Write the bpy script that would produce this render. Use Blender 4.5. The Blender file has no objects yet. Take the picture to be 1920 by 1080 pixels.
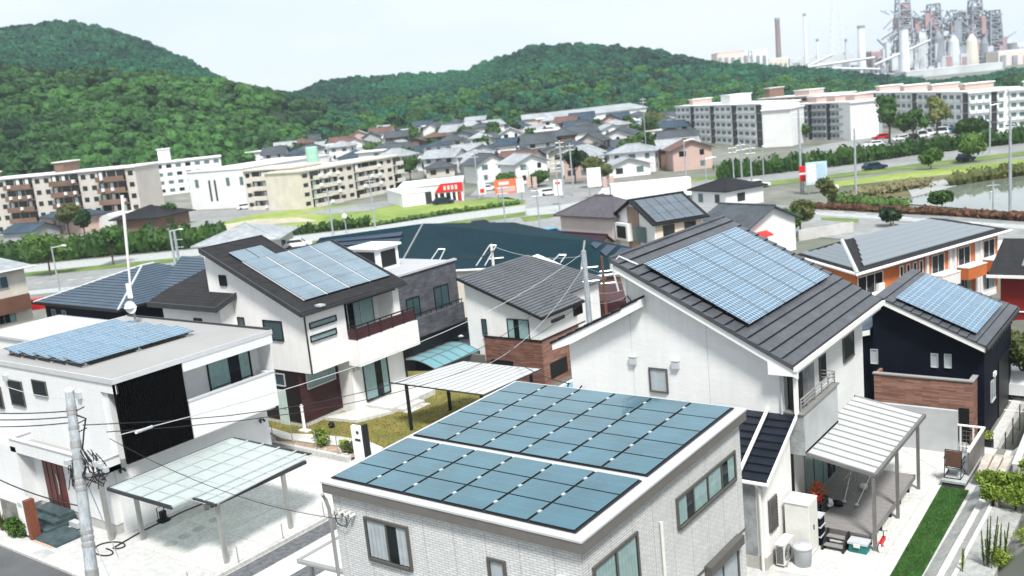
import bpy, math, random
import numpy as np
from math import radians as R, sin, cos, pi, hypot, atan2, degrees
random.seed(7)
scene = bpy.context.scene
COL = scene.collection
# ------------------------------------------------------------------ camera, sky, sun
H = 15.0
FPX, PITCH, ROLL, YAW = 1807.77, 0.19411928, -0.0999505, 0.65614063
_cy, _sy, _cp, _sp = cos(YAW), sin(YAW), cos(PITCH), sin(PITCH)
FW = np.array([-_sy*_cp, _cy*_cp, -_sp]); _rt = np.array([_cy, _sy, 0.0]); _up = np.cross(_rt, FW)
RT = cos(ROLL)*_rt + sin(ROLL)*_up; UP = -sin(ROLL)*_rt + cos(ROLL)*_up
cam_d = bpy.data.cameras.new('camera'); cam = bpy.data.objects.new('camera', cam_d); COL.objects.link(cam)
from mathutils import Matrix, Vector
cam.matrix_world = Matrix(((RT[0], UP[0], -FW[0], 0), (RT[1], UP[1], -FW[1], 0), (RT[2], UP[2], -FW[2], H), (0, 0, 0, 1)))
cam_d.sensor_width = 36; cam_d.lens = 36*FPX/1920; cam_d.clip_end = 6000; cam_d.clip_start = 0.5
cam_d.dof.use_dof = True; cam_d.dof.focus_distance = 31; cam_d.dof.aperture_fstop = 0.62
scene.camera = cam
SUN_EL, SUN_AZ = R(56), R(132)      # azimuth measured clockwise from +Y
world = bpy.data.worlds.new("World"); scene.world = world; world.use_nodes = True
wn, wl = world.node_tree.nodes, world.node_tree.links
wn.clear()
wo = wn.new('ShaderNodeOutputWorld'); bg = wn.new('ShaderNodeBackground'); bg2 = wn.new('ShaderNodeBackground'); mixw = wn.new('ShaderNodeMixShader')
sky = wn.new('ShaderNodeTexSky'); sky.sky_type = 'NISHITA'; sky.sun_disc = False; sky.sun_elevation = SUN_EL; sky.sun_rotation = SUN_AZ
bg.inputs[1].default_value = 0.10; wl.new(sky.outputs[0], bg.inputs[0])
tc = wn.new('ShaderNodeTexCoord'); nz = wn.new('ShaderNodeTexNoise'); nz.inputs['Scale'].default_value = 2.2; nz.inputs['Detail'].default_value = 5
mp = wn.new('ShaderNodeMapping'); mp.inputs['Scale'].default_value = (1, 1, 3.5); wl.new(tc.outputs['Generated'], mp.inputs[0]); wl.new(mp.outputs[0], nz.inputs[0])
cr = wn.new('ShaderNodeValToRGB'); cr.color_ramp.elements[0].position = .35; cr.color_ramp.elements[1].position = .65
cr.color_ramp.elements[0].color = (.76, .85, .95, 1); cr.color_ramp.elements[1].color = (.95, .965, .985, 1)
wl.new(nz.outputs[0], cr.inputs[0]); wl.new(cr.outputs[0], bg2.inputs[0]); bg2.inputs[1].default_value = 0.455
mixw.inputs[0].default_value = 0.93; wl.new(bg.outputs[0], mixw.inputs[1]); wl.new(bg2.outputs[0], mixw.inputs[2]); wl.new(mixw.outputs[0], wo.inputs[0])
sd = bpy.data.lights.new('sun', 'SUN'); sd.energy = 2.4; sd.angle = R(11); sd.color = (1, .97, .92)
sun = bpy.data.objects.new('sun', sd); COL.objects.link(sun)
_dir = Vector((sin(SUN_AZ)*cos(SUN_EL), cos(SUN_AZ)*cos(SUN_EL), sin(SUN_EL)))
sun.rotation_euler = _dir.to_track_quat('Z', 'Y').to_euler()
scene.view_settings.view_transform = 'Standard'; scene.view_settings.look = 'None'; scene.view_settings.gamma = 1
scene.view_settings.exposure = 1.28
scene.render.engine = 'CYCLES'
scene.cycles.transparent_max_bounces = 8; scene.cycles.max_bounces = 6

# ------------------------------------------------------------------ site survey helpers (photo pixel -> world point)
def ray(px, py): return FW*FPX + RT*(px-960) - UP*(py-540)
def gp(px, py, z=0.0):
    d = ray(px, py); t = (z-H)/d[2]; return (d[0]*t, d[1]*t, z)
def fp(px, py, D):
    d = ray(px, py); t = D/FPX; return (d[0]*t, d[1]*t, H+d[2]*t)
def onx(x, px, py):
    d = ray(px, py); t = x/d[0]; return (x, d[1]*t, H+d[2]*t)
def ony(y, px, py):
    d = ray(px, py); t = y/d[1]; return (d[0]*t, y, H+d[2]*t)
def onslope(px, py, x0, z0, s):        # plane z = z0 + s (x-x0)
    d = ray(px, py); t = (z0-s*x0-H)/(d[2]-s*d[0]); return (d[0]*t, d[1]*t, H+d[2]*t)
def zat(b, px, py):                    # height of a pixel straight above ground point b
    d = ray(px, py); k = (b[0]*d[0]+b[1]*d[1])/(d[0]**2+d[1]**2); return H+d[2]*k

# ------------------------------------------------------------------ materials
MATS = {}
def _new(name):
    m = bpy.data.materials.new(name); m.use_nodes = True; nt = m.node_tree
    return m, nt, nt.nodes['Principled BSDF']
def coords(nt, mode='Object'):
    t = nt.nodes.new('ShaderNodeTexCoord'); return t.outputs[mode]
def combine_wall(nt, scale=1.0):       # (x+y, z) so that any upright axis-aligned wall is covered
    s = nt.nodes.new('ShaderNodeSeparateXYZ'); nt.links.new(coords(nt), s.inputs[0])
    a = nt.nodes.new('ShaderNodeMath'); a.operation = 'ADD'; nt.links.new(s.outputs[0], a.inputs[0]); nt.links.new(s.outputs[1], a.inputs[1])
    c = nt.nodes.new('ShaderNodeCombineXYZ'); nt.links.new(a.outputs[0], c.inputs[0]); nt.links.new(s.outputs[2], c.inputs[1])
    return c.outputs[0]
def rgba(c): return (c[0], c[1], c[2], 1)
def mat(name, col, rough=.6, var=.12, scale=1.5, col2=None, metal=0, bump=0, bscale=20, spec=.35, mode='Object', stretch=None, fine=0, streak=0):
    if name in MATS: return MATS[name]
    m, nt, b = _new(name)
    b.inputs['Roughness'].default_value = rough; b.inputs['Metallic'].default_value = metal
    b.inputs['Specular IOR Level'].default_value = spec
    n = nt.nodes.new('ShaderNodeTexNoise'); n.inputs['Scale'].default_value = scale; n.inputs['Detail'].default_value = 6; n.inputs['Roughness'].default_value = .6
    src = coords(nt, mode)
    if stretch:
        mpn = nt.nodes.new('ShaderNodeMapping'); mpn.inputs['Scale'].default_value = stretch; nt.links.new(src, mpn.inputs[0]); src = mpn.outputs[0]
    nt.links.new(src, n.inputs['Vector'])
    r = nt.nodes.new('ShaderNodeValToRGB'); r.color_ramp.elements[0].position = .32; r.color_ramp.elements[1].position = .68
    c2 = col2 if col2 else tuple(min(1, k*(1+var)) for k in col)
    r.color_ramp.elements[0].color = rgba(tuple(k*(1-var) for k in col)) if not col2 else rgba(col); r.color_ramp.elements[1].color = rgba(c2)
    nt.links.new(n.outputs[0], r.inputs[0]); out = r.outputs[0]
    if fine:
        n2 = nt.nodes.new('ShaderNodeTexNoise'); n2.inputs['Scale'].default_value = fine; n2.inputs['Detail'].default_value = 3; nt.links.new(src, n2.inputs['Vector'])
        r2 = nt.nodes.new('ShaderNodeValToRGB'); r2.color_ramp.elements[0].position = .3; r2.color_ramp.elements[1].position = .7
        r2.color_ramp.elements[0].color = (.72, .72, .72, 1); r2.color_ramp.elements[1].color = (1, 1, 1, 1); nt.links.new(n2.outputs[0], r2.inputs[0])
        mx = nt.nodes.new('ShaderNodeMix'); mx.data_type = 'RGBA'; mx.blend_type = 'MULTIPLY'; mx.inputs[0].default_value = 1
        nt.links.new(out, mx.inputs[6]); nt.links.new(r2.outputs[0], mx.inputs[7]); out = mx.outputs[2]
    if streak: out = streaks(nt, out, streak)
    nt.links.new(out, b.inputs['Base Color'])
    if bump:
        n3 = nt.nodes.new('ShaderNodeTexNoise'); n3.inputs['Scale'].default_value = bscale; nt.links.new(src, n3.inputs['Vector'])
        bp = nt.nodes.new('ShaderNodeBump'); bp.inputs['Strength'].default_value = bump; bp.inputs['Distance'].default_value = .02
        nt.links.new(n3.outputs[0], bp.inputs['Height']); nt.links.new(bp.outputs[0], b.inputs['Normal'])
    MATS[name] = m; return m
def streaks(nt, out, k):
    mpn = nt.nodes.new('ShaderNodeMapping'); mpn.inputs['Scale'].default_value = (5, 5, .35); nt.links.new(coords(nt), mpn.inputs[0])
    n = nt.nodes.new('ShaderNodeTexNoise'); n.inputs['Scale'].default_value = 1.1; n.inputs['Detail'].default_value = 6; nt.links.new(mpn.outputs[0], n.inputs['Vector'])
    n2 = nt.nodes.new('ShaderNodeTexNoise'); n2.inputs['Scale'].default_value = .45; n2.inputs['Detail'].default_value = 3; nt.links.new(coords(nt), n2.inputs['Vector'])
    a = nt.nodes.new('ShaderNodeMath'); a.operation = 'MULTIPLY'; nt.links.new(n.outputs[0], a.inputs[0]); nt.links.new(n2.outputs[0], a.inputs[1])
    r = nt.nodes.new('ShaderNodeValToRGB'); r.color_ramp.elements[0].position = .17; r.color_ramp.elements[1].position = .33
    r.color_ramp.elements[0].color = (1, 1, 1, 1); r.color_ramp.elements[1].color = (1-k, 1-k, 1-k*.9, 1); nt.links.new(a.outputs[0], r.inputs[0])
    mx = nt.nodes.new('ShaderNodeMix'); mx.data_type = 'RGBA'; mx.blend_type = 'MULTIPLY'; mx.inputs[0].default_value = 1
    nt.links.new(out, mx.inputs[6]); nt.links.new(r.outputs[0], mx.inputs[7]); return mx.outputs[2]
def brick(name, c1, c2, mortar, bw, rh, ms, rough=.7, bias=0, offset=.5, bump=.4, mottle=.0, wall=True, squash=1.0, joints=None, streak=0):
    m, nt, b = _new(name); b.inputs['Roughness'].default_value = rough
    t = nt.nodes.new('ShaderNodeTexBrick'); t.offset = offset
    nt.links.new(combine_wall(nt) if wall else coords(nt), t.inputs['Vector'])
    t.inputs['Scale'].default_value = 1; t.inputs['Brick Width'].default_value = bw; t.inputs['Row Height'].default_value = rh
    t.inputs['Mortar Size'].default_value = ms; t.inputs['Mortar Smooth'].default_value = .2; t.inputs['Bias'].default_value = bias
    t.inputs['Color1'].default_value = rgba(c1); t.inputs['Color2'].default_value = rgba(c2); t.inputs['Mortar'].default_value = rgba(mortar)
    out = t.outputs[0]
    if joints:      # wide vertical panel joints
        t2 = nt.nodes.new('ShaderNodeTexBrick'); t2.offset = 0; nt.links.new(combine_wall(nt), t2.inputs['Vector']); t2.inputs['Scale'].default_value = 1
        t2.inputs['Brick Width'].default_value = joints; t2.inputs['Row Height'].default_value = 60; t2.inputs['Mortar Size'].default_value = .008
        t2.inputs['Color1'].default_value = t2.inputs['Color2'].default_value = (1, 1, 1, 1); t2.inputs['Mortar'].default_value = (.5, .5, .5, 1)
        mx = nt.nodes.new('ShaderNodeMix'); mx.data_type = 'RGBA'; mx.blend_type = 'MULTIPLY'; mx.inputs[0].default_value = 1
        nt.links.new(out, mx.inputs[6]); nt.links.new(t2.outputs[0], mx.inputs[7]); out = mx.outputs[2]
    if mottle:
        n = nt.nodes.new('ShaderNodeTexNoise'); n.inputs['Scale'].default_value = 1.3; n.inputs['Detail'].default_value = 8; nt.links.new(coords(nt), n.inputs['Vector'])
        r = nt.nodes.new('ShaderNodeValToRGB'); r.color_ramp.elements[0].position = .3; r.color_ramp.elements[1].position = .7
        r.color_ramp.elements[0].color = (1-mottle,)*3+(1,); r.color_ramp.elements[1].color = (1, 1, 1, 1); nt.links.new(n.outputs[0], r.inputs[0])
        mx = nt.nodes.new('ShaderNodeMix'); mx.data_type = 'RGBA'; mx.blend_type = 'MULTIPLY'; mx.inputs[0].default_value = 1
        nt.links.new(out, mx.inputs[6]); nt.links.new(r.outputs[0], mx.inputs[7]); out = mx.outputs[2]
    if streak: out = streaks(nt, out, streak)
    nt.links.new(out, b.inputs['Base Color'])
    b.inputs['Specular IOR Level'].default_value = .35
    if bump:
        bp = nt.nodes.new('ShaderNodeBump'); bp.inputs['Strength'].default_value = bump; bp.inputs['Distance'].default_value = .01
        bp.invert = True; nt.links.new(t.outputs['Fac'], bp.inputs['Height']); nt.links.new(bp.outputs[0], b.inputs['Normal'])
    MATS[name] = m; return m
def cellpanel(name, base, line, nx, ny, lw, rough=.12, lwx=None):
    m, nt, b = _new(name); b.inputs['Roughness'].default_value = rough; b.inputs['Coat Weight'].default_value = .6; b.inputs['Coat Roughness'].default_value = .04
    uv = coords(nt, 'UV'); s = nt.nodes.new('ShaderNodeSeparateXYZ'); nt.links.new(uv, s.inputs[0])
    masks = []
    for k, n_ in ((0, nx), (1, ny)):
        a = nt.nodes.new('ShaderNodeMath'); a.operation = 'MULTIPLY'; a.inputs[1].default_value = n_; nt.links.new(s.outputs[k], a.inputs[0])
        f = nt.nodes.new('ShaderNodeMath'); f.operation = 'PINGPONG'; f.inputs[1].default_value = .5; nt.links.new(a.outputs[0], f.inputs[0])
        g = nt.nodes.new('ShaderNodeMath'); g.operation = 'LESS_THAN'; g.inputs[1].default_value = (lwx or lw) if k == 0 else lw; nt.links.new(f.outputs[0], g.inputs[0]); masks.append(g)
    mxm = nt.nodes.new('ShaderNodeMath'); mxm.operation = 'MAXIMUM'; nt.links.new(masks[0].outputs[0], mxm.inputs[0]); nt.links.new(masks[1].outputs[0], mxm.inputs[1])
    n = nt.nodes.new('ShaderNodeTexNoise'); n.inputs['Scale'].default_value = .9; n.inputs['Detail'].default_value = 4; nt.links.new(coords(nt), n.inputs['Vector'])
    r = nt.nodes.new('ShaderNodeValToRGB'); r.color_ramp.elements[0].color = rgba(tuple(k*.8 for k in base)); r.color_ramp.elements[1].color = rgba(tuple(k*1.25 for k in base))
    r.color_ramp.elements[0].position = .3; r.color_ramp.elements[1].position = .7; nt.links.new(n.outputs[0], r.inputs[0])
    mx = nt.nodes.new('ShaderNodeMix'); mx.data_type = 'RGBA'; nt.links.new(mxm.outputs[0], mx.inputs[0]); nt.links.new(r.outputs[0], mx.inputs[6]); mx.inputs[7].default_value = rgba(line)
    nt.links.new(mx.outputs[2], b.inputs['Base Color']); MATS[name] = m; return m
def glassmat(name, tint=(.9, .95, 1), trans=.8, rough=.03):
    m = bpy.data.materials.new(name); m.use_nodes = True; nt = m.node_tree; nt.nodes.clear()
    o = nt.nodes.new('ShaderNodeOutputMaterial'); g = nt.nodes.new('ShaderNodeBsdfGlossy'); g.inputs['Roughness'].default_value = rough
    g.inputs['Color'].default_value = (.42, .47, .52, 1)
    t = nt.nodes.new('ShaderNodeBsdfTransparent'); t.inputs[0].default_value = rgba(tuple(k*trans for k in tint))
    lw_ = nt.nodes.new('ShaderNodeLayerWeight'); lw_.inputs[0].default_value = .5; pw = nt.nodes.new('ShaderNodeMath'); pw.operation = 'POWER'; pw.inputs[1].default_value = 3.5; nt.links.new(lw_.outputs['Facing'], pw.inputs[0])
    f = nt.nodes.new('ShaderNodeMath'); f.operation = 'MULTIPLY_ADD'; f.inputs[1].default_value = .7; f.inputs[2].default_value = .05; nt.links.new(pw.outputs[0], f.inputs[0])
    mx = nt.nodes.new('ShaderNodeMixShader'); nt.links.new(f.outputs[0], mx.inputs[0]); nt.links.new(t.outputs[0], mx.inputs[1]); nt.links.new(g.outputs[0], mx.inputs[2]); nt.links.new(mx.outputs[0], o.inputs[0])
    MATS[name] = m; return m
def sheetmat(name, col, clear=.25, rough=.3, var=.1):      # translucent polycarbonate
    m = bpy.data.materials.new(name); m.use_nodes = True; nt = m.node_tree; b = nt.nodes['Principled BSDF']; o = nt.nodes['Material Output']
    n = nt.nodes.new('ShaderNodeTexNoise'); n.inputs['Scale'].default_value = .8; n.inputs['Detail'].default_value = 5; nt.links.new(coords(nt), n.inputs['Vector'])
    r = nt.nodes.new('ShaderNodeValToRGB'); r.color_ramp.elements[0].position = .3; r.color_ramp.elements[1].position = .7
    r.color_ramp.elements[0].color = rgba(tuple(k*(1-var) for k in col)); r.color_ramp.elements[1].color = rgba(col); nt.links.new(n.outputs[0], r.inputs[0])
    nt.links.new(r.outputs[0], b.inputs['Base Color']); b.inputs['Roughness'].default_value = rough
    tl = nt.nodes.new('ShaderNodeBsdfTranslucent'); tl.inputs[0].default_value = rgba(col); m1 = nt.nodes.new('ShaderNodeMixShader'); m1.inputs[0].default_value = .35
    nt.links.new(b.outputs[0], m1.inputs[1]); nt.links.new(tl.outputs[0], m1.inputs[2])
    t = nt.nodes.new('ShaderNodeBsdfTransparent'); t.inputs[0].default_value = rgba(col); m2 = nt.nodes.new('ShaderNodeMixShader'); m2.inputs[0].default_value = clear
    nt.links.new(m1.outputs[0], m2.inputs[1]); nt.links.new(t.outputs[0], m2.inputs[2]); nt.links.new(m2.outputs[0], o.inputs[0])
    MATS[name] = m; return m
def leafmat(name, c1, c2, sc=.25, trans=.25, rnd=True):
    m = bpy.data.materials.new(name); m.use_nodes = True; nt = m.node_tree; b = nt.nodes['Principled BSDF']; o = nt.nodes['Material Output']
    b.inputs['Roughness'].default_value = .6; b.inputs['Specular IOR Level'].default_value = .3
    geo = nt.nodes.new('ShaderNodeNewGeometry'); oi = nt.nodes.new('ShaderNodeObjectInfo')
    n = nt.nodes.new('ShaderNodeTexNoise'); n.inputs['Scale'].default_value = sc; n.inputs['Detail'].default_value = 4; nt.links.new(geo.outputs['Position'], n.inputs['Vector'])
    a = nt.nodes.new('ShaderNodeMath'); a.operation = 'MULTIPLY_ADD'; a.inputs[1].default_value = .55 if rnd else .0; nt.links.new(oi.outputs['Random'], a.inputs[0])
    s = nt.nodes.new('ShaderNodeMath'); s.operation = 'MULTIPLY_ADD'; s.inputs[1].default_value = 1.6; s.inputs[2].default_value = -.55 if rnd else -.3
    nt.links.new(n.outputs[0], s.inputs[0]); nt.links.new(s.outputs[0], a.inputs[2])
    r = nt.nodes.new('ShaderNodeValToRGB'); r.color_ramp.elements[0].position = 0.1; r.color_ramp.elements[1].position = .95
    r.color_ramp.elements[0].color = rgba(c1); r.color_ramp.elements[1].color = rgba(c2); nt.links.new(a.outputs[0], r.inputs[0]); nt.links.new(r.outputs[0], b.inputs['Base Color'])
    tl = nt.nodes.new('ShaderNodeBsdfTranslucent'); nt.links.new(r.outputs[0], tl.inputs[0]); m1 = nt.nodes.new('ShaderNodeMixShader'); m1.inputs[0].default_value = trans
    nt.links.new(b.outputs[0], m1.inputs[1]); nt.links.new(tl.outputs[0], m1.inputs[2]); nt.links.new(m1.outputs[0], o.inputs[0]); MATS[name] = m; return m

M = dict(
 tile=brick('white_tile', (.70, .71, .70), (.60, .61, .61), (.34, .35, .36), .21, .062, .008, rough=.45, joints=.91, bump=.5, streak=.06),
 siding=mat('white_siding', (.74, .75, .74), .7, .03, 1.2, bump=.55, bscale=7, stretch=(1.2, 1.2, 9), streak=.05),
 ribwall=brick('ribbed_white_wall', (.74, .75, .75), (.71, .72, .72), (.56, .57, .58), 1.8, .055, .005, bump=.3, streak=.05),
 white=mat('white_paint', (.80, .80, .79), .5, .03, 2), stucco=mat('white_stucco', (.77, .765, .75), .8, .04, .8, bump=.25, bscale=60, streak=.06),
 cream=mat('cream_wall', (.60, .56, .49), .8, .1, .5), greywall=mat('grey_render', (.42, .44, .45), .85, .12, .9, bump=.2, bscale=40),
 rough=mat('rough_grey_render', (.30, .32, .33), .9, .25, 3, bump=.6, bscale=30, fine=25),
 conc=mat('concrete', (.55, .55, .53), .85, .12, .7, bump=.15, bscale=40, fine=9), slab=mat('pale_concrete_slab', (.60, .60, .58), .85, .13, .5, fine=9),
 found=mat('foundation_concrete', (.40, .40, .37), .9, .15, 1.5), asphalt=mat('asphalt', (.11, .115, .12), .9, .2, .4, fine=30),
 roadfar=mat('worn_asphalt', (.27, .28, .28), .9, .2, .06, fine=.8), gravel=mat('pale_gravel', (.54, .54, .53), .95, .15, 3, bump=.8, bscale=45, fine=45),
 darkgravel=mat('dark_gravel', (.13, .14, .15), .95, .4, 5, bump=.8, bscale=40, fine=40),
 taupe=mat('taupe_metal', (.17, .16, .15), .4, .08, 2, metal=.2), flash=mat('grey_flashing', (.62, .63, .65), .35, .05, 2, metal=.3), roofgrey=mat('flat_roof_sheet', (.30, .30, .295), .8, .06, .4),
 slatblack=mat('black_slats', (.003, .003, .0035), .9, .3, 6, spec=.05), ledge=mat('weathered_ledge', (.36, .37, .36), .9, .2, 1.2, fine=10, bump=.3, bscale=20),
 black=mat('black_trim', (.008, .009, .011), .5, .1, 2), charcoal=mat('charcoal_metal', (.035, .037, .042), .4, .15, 2), navy=mat('navy_siding', (.003, .0055, .014), .7, .35, .8, spec=.15),
 roofB=mat('charcoal_roof_steel', (.075, .082, .094), .45, .2, 1.0, fine=5, spec=.4), roofblk=mat('black_glazed_roof', (.008, .012, .02), .3, .3, 1.5, spec=.4),
 roofD=mat('charcoal_shingle', (.026, .027, .029), .85, .25, 2, fine=18, spec=.2), roofF=mat('grey_roof_steel', (.105, .118, .13), .55, .15, .8, fine=4, spec=.3), roofI=mat('blue_grey_roof', (.05, .08, .115), .5, .15, .6, spec=.35),
 teal=mat('teal_roof_sheet', (.004, .025, .036), .8, .15, .15, fine=3, spec=.12), tealstrip=mat('navy_solar_strip', (.006, .022, .05), .4, .2, .3, spec=.3),
 steel=mat('brushed_aluminium', (.36, .36, .35), .4, .08, 3, metal=.5), greypost=mat('grey_post', (.20, .195, .19), .4, .1, 3, metal=.4), alu=mat('pale_aluminium', (.62, .64, .65), .35, .05, 3, metal=.4),
 maroon=mat('maroon_siding', (.045, .014, .018), .6, .3, 1.2, bump=.4, bscale=10, stretch=(.6, .6, 5)), darkbrown=mat('dark_brown_siding', (.012, .007, .008), .6, .3, 1.2),
 doorwood=mat('red_brown_wood', (.10, .022, .014), .45, .35, 3, stretch=(6, 6, .5)), woodpost=mat('wood_post', (.17, .055, .03), .6, .3, 3, stretch=(8, 8, .6)),
 deck=mat('grey_deck_boards', (.26, .25, .245), .7, .1, 2, stretch=(1, 8, 1), fine=8), glassdark=mat('dark_glass', (.012, .018, .02), .06, .2, 1, spec=.8), room=mat('dim_room', (.012, .014, .016), .9, .3, 1),
 curtain=mat('pale_green_curtain', (.55, .72, .64), .9, .12, 4), whitecurtain=mat('white_lace_curtain', (.8, .8, .76), .9, .1, 4), frosted=mat('frosted_glass', (.50, .62, .58), .25, .1, 2), tealblind=mat('teal_blind', (.10, .16, .16), .3, .1, 2),
 greyframe=mat('grey_window_frame', (.10, .097, .09), .5, .08, 3, metal=.2), plastic=mat('off_white_plastic', (.66, .66, .63), .5, .06, 3), greyplastic=mat('grey_plastic', (.45, .48, .50), .5, .06, 3), pole=mat('galvanised_concrete_pole', (.36, .40, .43), .7, .3, 2.5, stretch=(4, 4, .6), fine=12),
 rubber=mat('black_cable', (.012, .012, .013), .5, .2, 3), silver=mat('silver_cable', (.50, .52, .54), .4, .1, 3), slate=mat('slate_steps', (.055, .085, .095), .6, .35, 2.5, fine=12), graystone=mat('paving_patch', (.36, .38, .38), .9, .2, 2),
 pinkpave=mat('sandy_paving', (.55, .40, .31), .9, .15, 3, fine=12), soil=mat('bare_soil', (.40, .29, .22), .95, .3, 1.5, bump=.8, bscale=20, fine=14), lawn=mat('dry_lawn', (.13, .14, .028), .95, .2, 1.1, col2=(.27, .215, .06), bump=.8, bscale=60, fine=24),
 turf=mat('green_turf', (.012, .06, .012), .95, .2, 3, col2=(.04, .14, .025), bump=1, bscale=50, fine=40), fieldgrass=mat('field_grass', (.12, .22, .03), .95, .2, .05, col2=(.34, .40, .11), fine=.6), verge=mat('verge_grass', (.07, .14, .03), .95, .2, .2, col2=(.20, .26, .07), fine=.9),
 dirt=mat('pale_dirt', (.46, .42, .33), .95, .2, .1, fine=.7), farland=mat('town_ground', (.09, .11, .07), .95, .3, .05, col2=(.26, .26, .24), fine=.3), water=mat('pond_water', (.16, .19, .17), .04, .2, .1, spec=.8),
 orange=mat('orange_render', (.52, .15, .045), .8, .1, .8), red=mat('dark_red_siding', (.21, .012, .012), .5, .12, 1), tan=mat('tan_stripe', (.30, .21, .17), .8, .1, 1), brownband=mat('brown_band', (.13, .062, .04), .7, .15, 1),
 pink=mat('pinkish_concrete', (.50, .36, .33), .85, .12, .3), shopwhite=mat('shop_white', (.74, .76, .78), .5, .04, .3), signred=mat('sign_red', (.62, .02, .02), .4, .05, 2), signorange=mat('sign_orange', (.75, .15, .06), .4, .05, 2),
 carwhite=mat('white_car_paint', (.72, .74, .76), .25, .03, 2), carred=mat('red_car_paint', (.45, .01, .015), .25, .05, 2), cardark=mat('navy_car_paint', (.015, .03, .06), .25, .05, 2), carblue=mat('blue_car_paint', (.05, .30, .55), .25, .05, 2), tyre=mat('tyre_rubber', (.015, .015, .016), .8, .1, 3), bark=mat('bark', (.10, .075, .055), .9, .3, 4),
 tealbox=mat('teal_plastic', (.012, .16, .15), .5, .1, 3), brownmesh=mat('brown_mesh_fabric', (.09, .045, .03), .8, .2, 6), orangefl=mat('orange_toy_plastic', (.55, .13, .05), .5, .2, 9),
 bluegrey=mat('blue_sheet_roof', (.10, .28, .50), .5, .1, .3), farroof=mat('grey_tile_roof', (.07, .082, .095), .7, .3, .15, fine=1.2, spec=.2), farroof2=mat('blue_tile_roof', (.04, .07, .10), .7, .3, .15, fine=1.2, spec=.2), farroof3=mat('pale_tile_roof', (.33, .36, .38), .6, .2, .15, fine=1.2), farroof4=mat('black_tile_roof', (.014, .016, .019), .7, .3, .15, fine=1.2, spec=.2), farroof5=mat('brown_tile_roof', (.14, .075, .06), .6, .3, .15, fine=1.2),
 mauve=mat('mauve_roof_tile', (.09, .082, .095), .6, .15, .4, fine=2), plum=mat('plum_lean_to_roof', (.028, .014, .022), .6, .15, .4), beige=mat('beige_wall', (.60, .50, .41), .8, .08, .4), palepink=mat('pale_pink_wall', (.66, .58, .54), .8, .06, .4), farwhite=mat('far_white_wall', (.72, .73, .73), .8, .06, .2), fargrey=mat('far_grey_wall', (.38, .40, .42), .8, .12, .2), farbeige=mat('far_beige_wall', (.52, .49, .45), .8, .1, .2), farpink=mat('far_pink_wall', (.50, .36, .32), .8, .1, .2), farbrown=mat('far_brown_wall', (.18, .11, .08), .8, .2, .2),
 plantsteel=mat('haze_paled_steel', (.24, .27, .31), .7, .3, .03), plantred=mat('haze_paled_red_steel', (.36, .22, .23), .7, .2, .03), plantpale=mat('plant_cladding', (.50, .53, .55), .7, .2, .03), stackbrown=mat('brown_chimney', (.22, .17, .16), .8, .2, .05), stackwhite=mat('white_chimney', (.70, .74, .78), .7, .08, .05),  # steel and red plant tones have the paling of distant haze mixed in
 hill=mat('hill_soil', (.012, .03, .014), 1, .3, .05), rock=mat('weathered_rock', (.22, .22, .205), .95, .4, 1.8, bump=1, bscale=6, fine=8), logs=mat('weathered_timber', (.42, .38, .33), .9, .3, 3, stretch=(1, 1, 6)),
)
M['wood'] = brick('red_wood_tile', (.27, .13, .095), (.11, .05, .038), (.06, .03, .025), .75, .075, .004, rough=.7, bias=-.1, bump=.5, mottle=.25)
M['woodlight'] = brick('light_wood_tile', (.38, .21, .16), (.19, .095, .072), (.10, .05, .04), .75, .075, .004, rough=.7, bias=0, bump=.5, mottle=.2)
M['stone'] = brick('grey_stone_tile', (.15, .155, .175), (.09, .095, .11), (.06, .062, .07), .5, .09, .006, rough=.8, bump=.5, mottle=.45)
M['pvA'] = cellpanel('thin_film_panel', (.028, .108, .145), (.11, .23, .28), 1, 2, .006, rough=.16)
M['pvB'] = cellpanel('polycrystalline_panel', (.025, .088, .155), (.42, .54, .62), 8, 5, .05, lwx=.075, rough=.14)
M['pvC'] = cellpanel('blue_cell_panel', (.038, .12, .205), (.35, .47, .55), 5, 4, .045, rough=.16)
M['pvD'] = cellpanel('grey_blue_panel', (.12, .18, .225), (.20, .27, .32), 12, 4, .03, rough=.2)
M['pvR'] = cellpanel('roof_rack_panel', (.038, .125, .21), (.30, .43, .52), 6, 4, .04, rough=.16, lwx=.045)
M['pvO'] = cellpanel('grey_roof_panel', (.075, .10, .125), (.15, .18, .20), 3, 1, .02, rough=.4)
M['glass'] = glassmat('window_glass'); M['poly'] = sheetmat('clear_polycarbonate', (.76, .83, .82), .4); M['polywhite'] = sheetmat('milky_polycarbonate', (.74, .76, .77), .10); M['polyteal'] = sheetmat('teal_polycarbonate', (.26, .56, .64), .15)
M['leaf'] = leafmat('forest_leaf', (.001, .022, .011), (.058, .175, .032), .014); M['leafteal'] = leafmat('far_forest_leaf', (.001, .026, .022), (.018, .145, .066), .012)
M['shrub'] = leafmat('shrub_leaf', (.03, .085, .02), (.11, .20, .04), 1.2); M['hedge'] = leafmat('hedge_leaf', (.008, .03, .010), (.05, .12, .02), .3); M['limeshrub'] = leafmat('lime_leaf', (.10, .17, .02), (.34, .44, .07), 3); M['drygrass'] = leafmat('reed_leaf', (.10, .10, .05), (.24, .22, .11), .4); M['redleaf'] = leafmat('reddish_hedge_leaf', (.05, .045, .02), (.17, .075, .045), .5)
M['olive'] = leafmat('olive_leaf', (.05, .07, .02), (.16, .18, .06), 1.5)

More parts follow.
